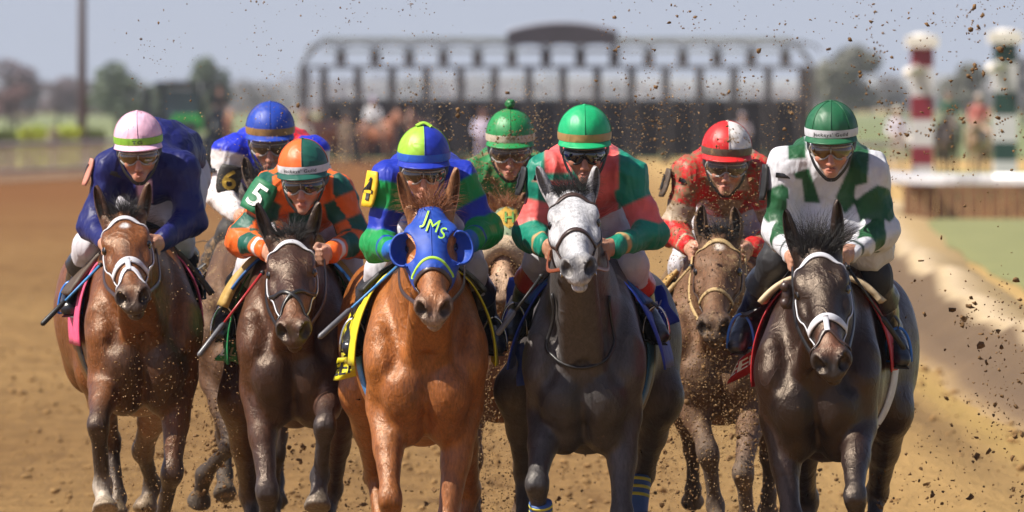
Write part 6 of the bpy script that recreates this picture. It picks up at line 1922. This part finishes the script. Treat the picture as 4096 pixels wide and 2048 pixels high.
# ------------------------------------------------------------------ tractor
TD = 300.0; tx = (705 - 2048) * TD / FPX; ty = Yd(TD)
jg = plain('tractor_green', (.03, .30, .05), .35, .15, 3); jd = plain('tractor_dark', (.020, .026, .030), .5, .25, 3); jgl = plain('tractor_glass', (.06, .09, .11), .12, .2, 3, bumps=0, coat=.4); jy = plain('tractor_yellow', (.5, .38, .02), .45, .15, 3)
root = thing('tractor', (tx, ty, 0), "green tractor with a dark cab parked left of the starting gate", 'tractor')
hb = part('hood', lambda b: (b.box((tx + .33, ty - .1, 1.42), (.92, 1.8, .42)), b.box((tx + .33, ty - .05, 1.68), (.78, 1.6, .12))), jg, root)
part('grille', lambda b: b.box((tx + .33, ty - 1.0, 1.25), (.6, .2, .55)), jd, root)
part('chassis', lambda b: b.box((tx + .2, ty + .6, .85), (.9, 3.0, .55)), jd, root)
cb = part('cab', lambda b: [b.beam((tx + sx * .62 + .1, ty + yy, 1.3), (tx + sx * .55 + .1, ty + yy, 2.55), .12) for sx in (-1, 1) for yy in (.9, 2.1)] and b.box((tx + .1, ty + 1.5, 2.62), (1.55, 1.6, .20)), jd, root)
part('windscreen', lambda b: b.box((tx + .1, ty + .92, 1.95), (1.06, .04, 1.05)), jgl, cb)
part('side_window', lambda b: b.box((tx - .52, ty + 1.5, 1.95), (.04, 1.1, 1.05)), jgl, cb); part('side_window', lambda b: b.box((tx + .72, ty + 1.5, 1.95), (.04, 1.1, 1.05)), jgl, cb)
for s in (-1, 1):
    w = part('wheel', lambda b: b.tube([(tx + .15 + s * .75, ty + 1.7, .85), (tx + .15 + s * 1.25, ty + 1.7, .85)], [.85, .85], 24), jd, root, True)
    part('rim', lambda b: b.tube([(tx + .15 + s * .72, ty + 1.7, .85), (tx + .15 + s * 1.28, ty + 1.7, .85)], [.42, .42], 16), jy, w, True)
    w = part('wheel', lambda b: b.tube([(tx + .2 + s * .60, ty - .6, .55), (tx + .2 + s * .95, ty - .6, .55)], [.55, .55], 20), jd, root, True)
    part('rim', lambda b: b.tube([(tx + .2 + s * .58, ty - .6, .55), (tx + .2 + s * .97, ty - .6, .55)], [.28, .28], 16), jy, w, True)
    part('fender', lambda b: b.tube([(tx + .15 + s * 1.0, ty + 1.7 + .95 * math.cos(a), .85 + .95 * math.sin(a)) for a in np.linspace(.3, 2.9, 10)], .10, 6), jd, root, True)
    part('mirror', lambda b: b.box((tx + .1 + s * 1.0, ty + .9, 2.2), (.22, .08, .35)), jd, root)
part('loader_mast', lambda b: b.beam((tx - .92, ty + .2, .6), (tx - .92, ty + .2, 2.55), .18), jd, root)
part('exhaust', lambda b: b.tube([(tx + .75, ty + .3, 1.6), (tx + .75, ty + .3, 2.75)], .06, 8), jd, root, True)

# ------------------------------------------------------------------ striped poles
def stripe_pole(px, d, top_py, wpx, c, label):
    k = d / FPX; x = (px - 2048) * k; y = Yd(d); z = lambda py: CAM_H + (HOR - py) * k; w = wpx * k
    root = thing('striped_pole', (x, y, 0), label, 'pole', 'striped distance poles')
    cm = plain('pole_' + label.split()[0], c, .5, .15, 3); wm = plain('pole_white_' + label.split()[0], (.55, .54, .56), .5, .08, 3); cap = plain('pole_cap_' + label.split()[0], (.72, .68, .62), .5, .08, 3)
    s = top_py - 145
    part('cap', lambda b: b.box((x, y, z(168 + s)), (w * 1.45, w * 1.45, 44 * k)), cap, root)
    part('cap_peak', lambda b: b.tube([(x, y, z(146 + s)), (x, y, z(132 + s))], [w * .66, w * .2], 4), cap, root)
    edges = [(190, 268, cm), (268, 385, wm), (385, 478, cm), (478, 585, wm), (585, 660, cm), (660, 760, wm)]
    for a, b_, m in edges:
        z1, z0 = z(a + s), max(0, z(b_ + s))
        if z1 <= z0: continue
        mb_ = MB(); mb_.box((x, y, (z0 + z1) / 2), (w, w, z1 - z0)); mb_.obj('stripe', m, root)
    hx = x - w * .55; hz = z(285 + s)
    part('loudspeaker_horn', lambda b: b.tube([(hx + .35, y - .25, hz + .02), (hx + .15, y - .3, hz + .10), (hx - .02, y - .42, hz - .02), (hx - .06, y - .55, hz - .03)], [.06, .07, .10, .13], 16), cap, root, True)
stripe_pole(3688, 250, 145, 88, (.20, .008, .022), "red and white striped distance pole with a pale cap")
stripe_pole(4020, 244, 128, 92, (.010, .045, .035), "green and white striped distance pole at the right edge")

# ------------------------------------------------------------------ outriders, their ponies and the gate crew, far behind
def simple_person(px, d, zfoot, hgt, shirt, trousers, hat, label, sit=False, group='gate crew and outriders', lean=0.):
    k = d / FPX; x = (px - 2048) * k; y = Yd(d); s = hgt / 1.75
    f = lambda a, b, c: A3(x + a * s, y + b * s, zfoot + c * s)
    root = thing('person', (x, y, zfoot), label, 'person', group)
    P = [ell(f(0, 0, 1.63), (.085 * s, .12 * s, .10 * s), side=(1, 0, 0), ax=(0, 1, 0), k=.03, tag='head'), econe(f(0, 0, 1.40), f(0, 0, 1.58), .06 * s, .055 * s, k=.03, tag='head'),
         econe(f(0, 0, 1.34), f(0, 0, 1.0), (.19 * s, .11 * s), (.15 * s, .10 * s), k=.06, tag='shirt'), econe(f(0, 0, 1.0), f(0, 0, .88), (.16 * s, .11 * s), (.17 * s, .12 * s), k=.05, tag='legs')]
    for q in (-1, 1):
        P += [econe(f(q*.20, 0, 1.40), f(q*.27, -.05, 1.12), .06 * s, .05 * s, k=.03, tag='shirt'), econe(f(q*.27, -.05, 1.12), f(q*.18, -.28, 1.02), .048 * s, .04 * s, k=.03, tag='shirt'), ell(f(q*.17, -.33, 1.01), (.04 * s, .05 * s, .05 * s), k=.02, tag='head')]
        if sit: P += [econe(f(q*.10, 0, .88), f(q*.32, -.30, .70), .09 * s, .07 * s, k=.04, tag='legs'), econe(f(q*.32, -.30, .70), f(q*.34, -.15, .28), .065 * s, .045 * s, k=.03, tag='legs'), econe(f(q*.34, -.13, .24), f(q*.35, -.33, .20), .05 * s, .04 * s, k=.03, tag='boots')]
        else: P += [econe(f(q*.10, 0, .88), f(q*.12, -.06 * q, .48), .09 * s, .065 * s, k=.04, tag='legs'), econe(f(q*.12, -.06 * q, .48), f(q*.12, .05 * q, .08), .062 * s, .045 * s, k=.03, tag='legs'), econe(f(q*.12, .06 * q, .05), f(q*.13, -.14 + .06 * q, .03), .05 * s, .04 * s, k=.02, tag='boots')]
    V, Q = skin(P, .024, 1); W = tag_weights(V, P, .01)
    pal = dict(head=(.42, .23, .16), shirt=shirt, legs=trousers, boots=(.03, .025, .02))
    c = sum(W[t][:, None] * np.array(pal[t]) for t in W)
    mesh_obj('body', V, Q, mt['plain_attr'], root, True, col=c)
    V, F = ball(f(0, 0, 1.69), (.10 * s, .12 * s, .085 * s), 14); ho = mesh_obj('hat', V, F, plain('hat', hat, .6, .1, 5), root)
    V, F = tube([f(0, 0, 1.685), f(0, 0, 1.70)], .155 * s, 14); mesh_obj('brim', V, F, ho.data.materials[0], ho)
    return root
mt['plain_attr'] = cloth_mat('far_clothing', 0., .7, .1)
def pony(px, d, coat, label, yaw=0., seed=1):
    """standing riding horse, built round its own origin and turned"""
    k = d / FPX; X = (px - 2048) * k; Yq = Yd(d)
    ca, sa = math.cos(yaw), math.sin(yaw)
    f = lambda a, b, c: A3(X + a * ca - b * sa, Yq + a * sa + b * ca, c)
    sx = A3(ca, sa, 0)
    P = []
    E = lambda a, b, ra, rb, **kw: P.append(econe(f(*a), f(*b), ra, rb, side=sx, **kw))
    for (a, b) in zip([(-.6, 1.14, .19, .27), (-.2, 1.18, .24, .35), (.2, 1.2, .27, .34), (.6, 1.24, .24, .28)], [(-.2, 1.18, .24, .35), (.2, 1.2, .27, .34), (.6, 1.24, .24, .28), (.85, 1.26, .18, .22)]):
        E((0, a[0], a[1]), (0, b[0], b[1]), (a[2], a[3]), (b[2], b[3]), k=.06, tag='coat')
    E((0, -.45, 1.28), (0, -.85, 1.62), (.15, .26), (.09, .15), k=.06, tag='coat'); E((0, -.85, 1.62), (0, -1.0, 1.76), (.09, .15), (.07, .11), k=.05, tag='coat')
    E((0, -1.0, 1.74), (0, -1.22, 1.46), (.095, .11), (.055, .06), k=.04, tag='coat'); E((0, -1.2, 1.48), (0, -1.30, 1.34), (.055, .06), (.05, .05), k=.03, tag='dark')
    for q in (-1, 1):
        E((q*.05, -.97, 1.82), (q*.075, -.97, 1.98), .03, .008, k=.01, tag='coat')
        P.append(ell(f(q*.14, .70, 1.22), (.15, .26, .26), side=sx, ax=(-sa, ca, 0), k=.06, tag='coat'))
        E((q*.15, -.50, 1.0), (q*.14, -.52, .55), .09, .05, k=.04, tag='coat'); E((q*.14, -.52, .55), (q*.14, -.50, .18), .042, .035, k=.03, tag='dark'); E((q*.14, -.50, .16), (q*.14, -.56, .03), .04, .06, k=.01, tag='dark')
        E((q*.15, .72, 1.05), (q*.15, .70, .62), .12, .06, k=.05, tag='coat'); E((q*.15, .72, .60), (q*.15, .72, .18), .046, .036, k=.03, tag='dark'); E((q*.15, .72, .16), (q*.15, .66, .03), .04, .06, k=.01, tag='dark')
    V, Q = skin(P, .034, 1); W = tag_weights(V, P, .03); pal = dict(coat=coat, dark=tuple(np.array(coat) * .3))
    root = thing('pony', f(0, 0, 0), label, 'horse', 'outriders\' ponies by the starting gate')
    mesh_obj('body', V, Q, mt['coat'], root, True, col=sum(W[t][:, None] * np.array(pal[t]) for t in W))
    mb = MB(); mb.tube([f(0, .98, 1.35), f(0, 1.10, 1.1), f(0, 1.10, .6)], [.05, .09, .03], 8); mb.obj('tail', mt['hair_black'], root, True)
    mb = MB(); mb.box(f(0, .08, 1.52), (.52, .62, .10), np.array([[ca, -sa, 0], [sa, ca, 0], [0, 0, 1]])); mb.obj('saddle', mt['dark_strap'], root)
    return root
CH_ = (.30, .13, .075); DK_ = (.045, .035, .030)
pony(892, 318, CH_, "chestnut pony standing beside the tractor", .25); simple_person(880, 318, .95, 1.70, (.035, .032, .030), (.03, .03, .035), (.05, .04, .035), "dark-dressed outrider on the chestnut pony by the tractor", True)
pony(1275, 322, CH_, "chestnut pony in front of the gate's left stalls", -.5); simple_person(1215, 312, 0, 1.72, (.40, .36, .31), (.30, .25, .19), (.35, .32, .28), "gate hand in a pale shirt standing at the left stalls")
simple_person(1492, 316, .62, 1.62, (.62, .64, .66), (.12, .11, .10), (.5, .45, .6), "outrider in a white shirt bent forward before the gate", True); pony(1520, 318, CH_, "chestnut pony under the white-shirted outrider", .6)
pony(1680, 324, (.25, .125, .09), "reddish pony to the right of the white-shirted outrider", -.3)
simple_person(1385, 330, 0, 1.70, (.20, .15, .10), (.28, .21, .14), (.1, .08, .07), "gate hand in tan trousers among the ponies")
simple_person(1932, 300, 0.05, 1.85, (.60, .55, .68), (.45, .40, .50), (.15, .08, .07), "tall figure in pale lavender right of the centre stalls")
simple_person(2970, 322, 0, 1.75, (.30, .27, .31), (.10, .09, .09), (.34, .30, .34), "gate hand in grey behind the red-capped jockey")
simple_person(3590, 256, .28, 1.72, (.55, .52, .60), (.40, .33, .27), (.62, .58, .48), "person in a white shirt and cream hat left of the red pole")
simple_person(3690, 262, 0, 1.70, (.10, .09, .10), (.30, .20, .15), (.12, .1, .1), "person in dark clothes below the red striped pole")
pony(3790, 262, (.05, .042, .038), "dark pony between the two striped poles", .1); simple_person(3795, 262, .82, 1.62, (.03, .10, .06), (.06, .05, .05), (.20, .18, .17), "rider in a dark green jacket on the dark pony", True)
pony(3915, 258, (.36, .24, .16), "pale tan pony left of the green striped pole", -.2); simple_person(3915, 256, .70, 1.62, (.42, .12, .10), (.40, .28, .20), (.5, .42, .38), "rider in a faded red top on the tan pony", True)

# ------------------------------------------------------------------ kicked-up dirt
rg = np.random.default_rng(21)
ico = np.array([(0, 1, 1.618), (0, -1, 1.618), (0, 1, -1.618), (0, -1, -1.618), (1, 1.618, 0), (-1, 1.618, 0), (1, -1.618, 0), (-1, -1.618, 0), (1.618, 0, 1), (-1.618, 0, 1), (1.618, 0, -1), (-1.618, 0, -1)]) / 1.9
icf = np.array([(0,1,8),(0,8,4),(0,4,5),(0,5,9),(0,9,1),(1,6,8),(8,6,10),(8,10,4),(4,10,2),(4,2,5),(5,2,11),(5,11,9),(9,11,7),(9,7,1),(1,7,6),(3,6,7),(3,7,11),(3,11,2),(3,2,10),(3,10,6)])
clod_mat = plain('flung_dirt', (.17, .098, .045), .95, .45, 25, bumps=.5, bscale=120, spec=.1)
def clods(n, xr, yr, dr, smin, smax, pw=2.2, xp=1., yp=1., nc=0, cs=60):
    """dirt pieces in a slab of photograph columns/rows and depths; nc > 0 gathers them into sprays"""
    u = rg.random(n); s = (smin ** -pw + u * (smax ** -pw - smin ** -pw)) ** (-1 / pw)
    px = lerp(xr[0], xr[1], rg.random(n) ** xp); py = lerp(yr[0], yr[1], rg.random(n) ** yp); Y = rg.uniform(dr[0], dr[1], n)
    if nc:
        k = rg.integers(0, nc, n); cx = lerp(xr[0], xr[1], rg.random(nc) ** xp); cy = lerp(yr[0], yr[1], rg.random(nc) ** yp); sz = cs * rg.uniform(.4, 1.6, nc); an = rg.uniform(-.9, .9, nc)
        a, b = rg.normal(size=n) * sz[k], rg.normal(size=n) * sz[k] * .45
        m = rg.random(n) < .72
        px = np.where(m, cx[k] + a * np.sin(an[k]) + b * np.cos(an[k]), px); py = np.where(m, cy[k] - a * np.cos(an[k]) + b * np.sin(an[k]), py)
    kq = (DIST + Y) / FPX
    return np.stack([(px - 2048) * kq, Y, CAM_H - (py - HOR) * kq], 1), s
sets = [clods(1100, (2300, 4100), (-60, 720), (.8, 5.5), .0024, .014, 2.5, .8, 1., 26, 110), clods(420, (500, 1900), (-20, 420), (1.5, 5.), .0020, .007, 2.6, .9, 1., 9, 150), clods(900, (1000, 3250), (330, 700), (5., 8.), .0022, .011, 2.4, 1., 1., 22, 90),
        clods(1900, (2640, 3060), (640, 1750), (3.0, 3.7), .0020, .008, 2.8, 1., .6), clods(2000, (1850, 2140), (1050, 2048), (3.3, 4.3), .0022, .008, 2.5), clods(1300, (2600, 3120), (1250, 2048), (2.8, 4.0), .0024, .013, 2.4, 1., 1., 16, 90),
        clods(500, (450, 960), (1350, 2048), (1.2, 2.2), .0022, .0055, 2.8), clods(900, (400, 3400), (1560, 2060), (4.5, 7.5), .004, .019, 2.1, 1., 1., 30, 80), clods(700, (3480, 4150), (1000, 2060), (.4, 4.), .003, .017, 2.2, 1., .8, 16, 90), clods(520, (620, 1500), (1400, 2060), (4., 7.), .003, .015, 2.1, 1., 1., 12, 80), clods(420, (1850, 2150), (420, 760), (3.6, 4.3), .0022, .006, 2.6), clods(260, (3300, 4150), (-20, 900), (2., 8.), .004, .013, 2., 1., 1., 8, 100)]
C0 = np.vstack([s[0] for s in sets]); S0 = np.concatenate([s[1] for s in sets])
ok = C0[:, 2] > .05; C0, S0 = C0[ok], S0[ok]
order = np.argsort(-S0)
big, rest = order[:120], order[120:]
n = len(rest)
VV = ico[None] * (1 + .48 * rg.normal(size=(n, 12, 1)).clip(-1.4, 1.5)) * rg.uniform(.4, 1.25, (n, 1, 3)) * S0[rest][:, None, None] + C0[rest][:, None, :]
FF = (icf[None] + (np.arange(n) * 12)[:, None, None]).reshape(-1, 3)
tag(mesh_obj('flying_dirt', VV.reshape(-1, 3), FF, clod_mat, None, False), "specks of brown dirt thrown up around the galloping horses", 'dirt', None, 'stuff')
sp_sets = [clods(2600, (2600, 3140), (600, 2048), (2.9, 4.1), .0012, .0030, 2., 1., .8, 30, 90), clods(2400, (1840, 2160), (700, 2048), (3.2, 4.4), .0012, .0030, 2., 1., .8, 20, 90), clods(1500, (400, 3500), (1500, 2060), (3., 7.), .0014, .0036, 2., 1., 1., 40, 90), clods(1500, (900, 3300), (330, 720), (4.5, 8.), .0014, .0034, 2., 1., 1., 30, 80), clods(700, (700, 1250), (430, 1300), (4., 5.), .0012, .003, 2.), clods(500, (350, 960), (1000, 2048), (1.4, 2.3), .0011, .0026, 2.)]
C1 = np.vstack([s[0] for s in sp_sets]); S1 = np.concatenate([s[1] for s in sp_sets]); ok = C1[:, 2] > .03; C1, S1 = C1[ok], S1[ok]; n1 = len(S1)
tet = np.array([(1, 1, 1), (1, -1, -1), (-1, 1, -1), (-1, -1, 1)], float)
V1 = tet[None] * rg.uniform(.5, 1.3, (n1, 4, 1)) * rg.choice([-1, 1], (n1, 1, 3)) * S1[:, None, None] + C1[:, None, :]
F1 = (np.array([(0, 1, 2), (0, 3, 1), (0, 2, 3), (1, 3, 2)])[None] + (np.arange(n1) * 4)[:, None, None]).reshape(-1, 3)
tag(mesh_obj('dust_specks', V1.reshape(-1, 3), F1, plain('dry_tan_dust', (.40, .27, .14), .95, .3, 20, bumps=0, spec=.1), None, False), "fine tan dust hanging round the legs and the rear horses", 'dust', None, 'stuff')
cmesh = []
for q in range(6):
    me = bpy.data.meshes.new('dirt_clod'); v = ico * (1 + .45 * rg.normal(size=(12, 1)).clip(-1.3, 1.4)) * rg.uniform(.5, 1.2, 3)
    me.from_pydata([tuple(x) for x in v], [], [tuple(int(i) for i in f) for f in icf]); me.materials.append(clod_mat); cmesh.append(me)
for j, i in enumerate(big):
    o = link(bpy.data.objects.new('dirt_clod', cmesh[j % 6])); o.location = Vector(C0[i]); s = float(S0[i]); o.scale = (s, s, s); o.rotation_euler = tuple(rg.uniform(0, 6.28, 3))
    tag(o, "larger clod of brown dirt flying through the air", 'dirt clod', 'clods of dirt flying through the air')
# ------------------------------------------------------------------ spring haze over the whole place
mb = MB(); mb.box((0, 1470, 24), (1900, 3200, 54)); hz = mb.obj('haze', None, None)
hm_ = bpy.data.materials.new('haze_air'); hm_.use_nodes = True; hnt = hm_.node_tree; hnt.nodes.clear()
hv = hnt.nodes.new('ShaderNodeVolumePrincipled'); ho_ = hnt.nodes.new('ShaderNodeOutputMaterial')
hv.inputs['Color'].default_value = (.86, .90, 1.0, 1); hv.inputs['Density'].default_value = .00013; hv.inputs['Anisotropy'].default_value = 0.
hnt.links.new(hv.outputs[0], ho_.inputs['Volume']); hz.data.materials.clear(); hz.data.materials.append(hm_)
tag(hz, "thin pale spring haze over the race track", 'haze', None, 'stuff')
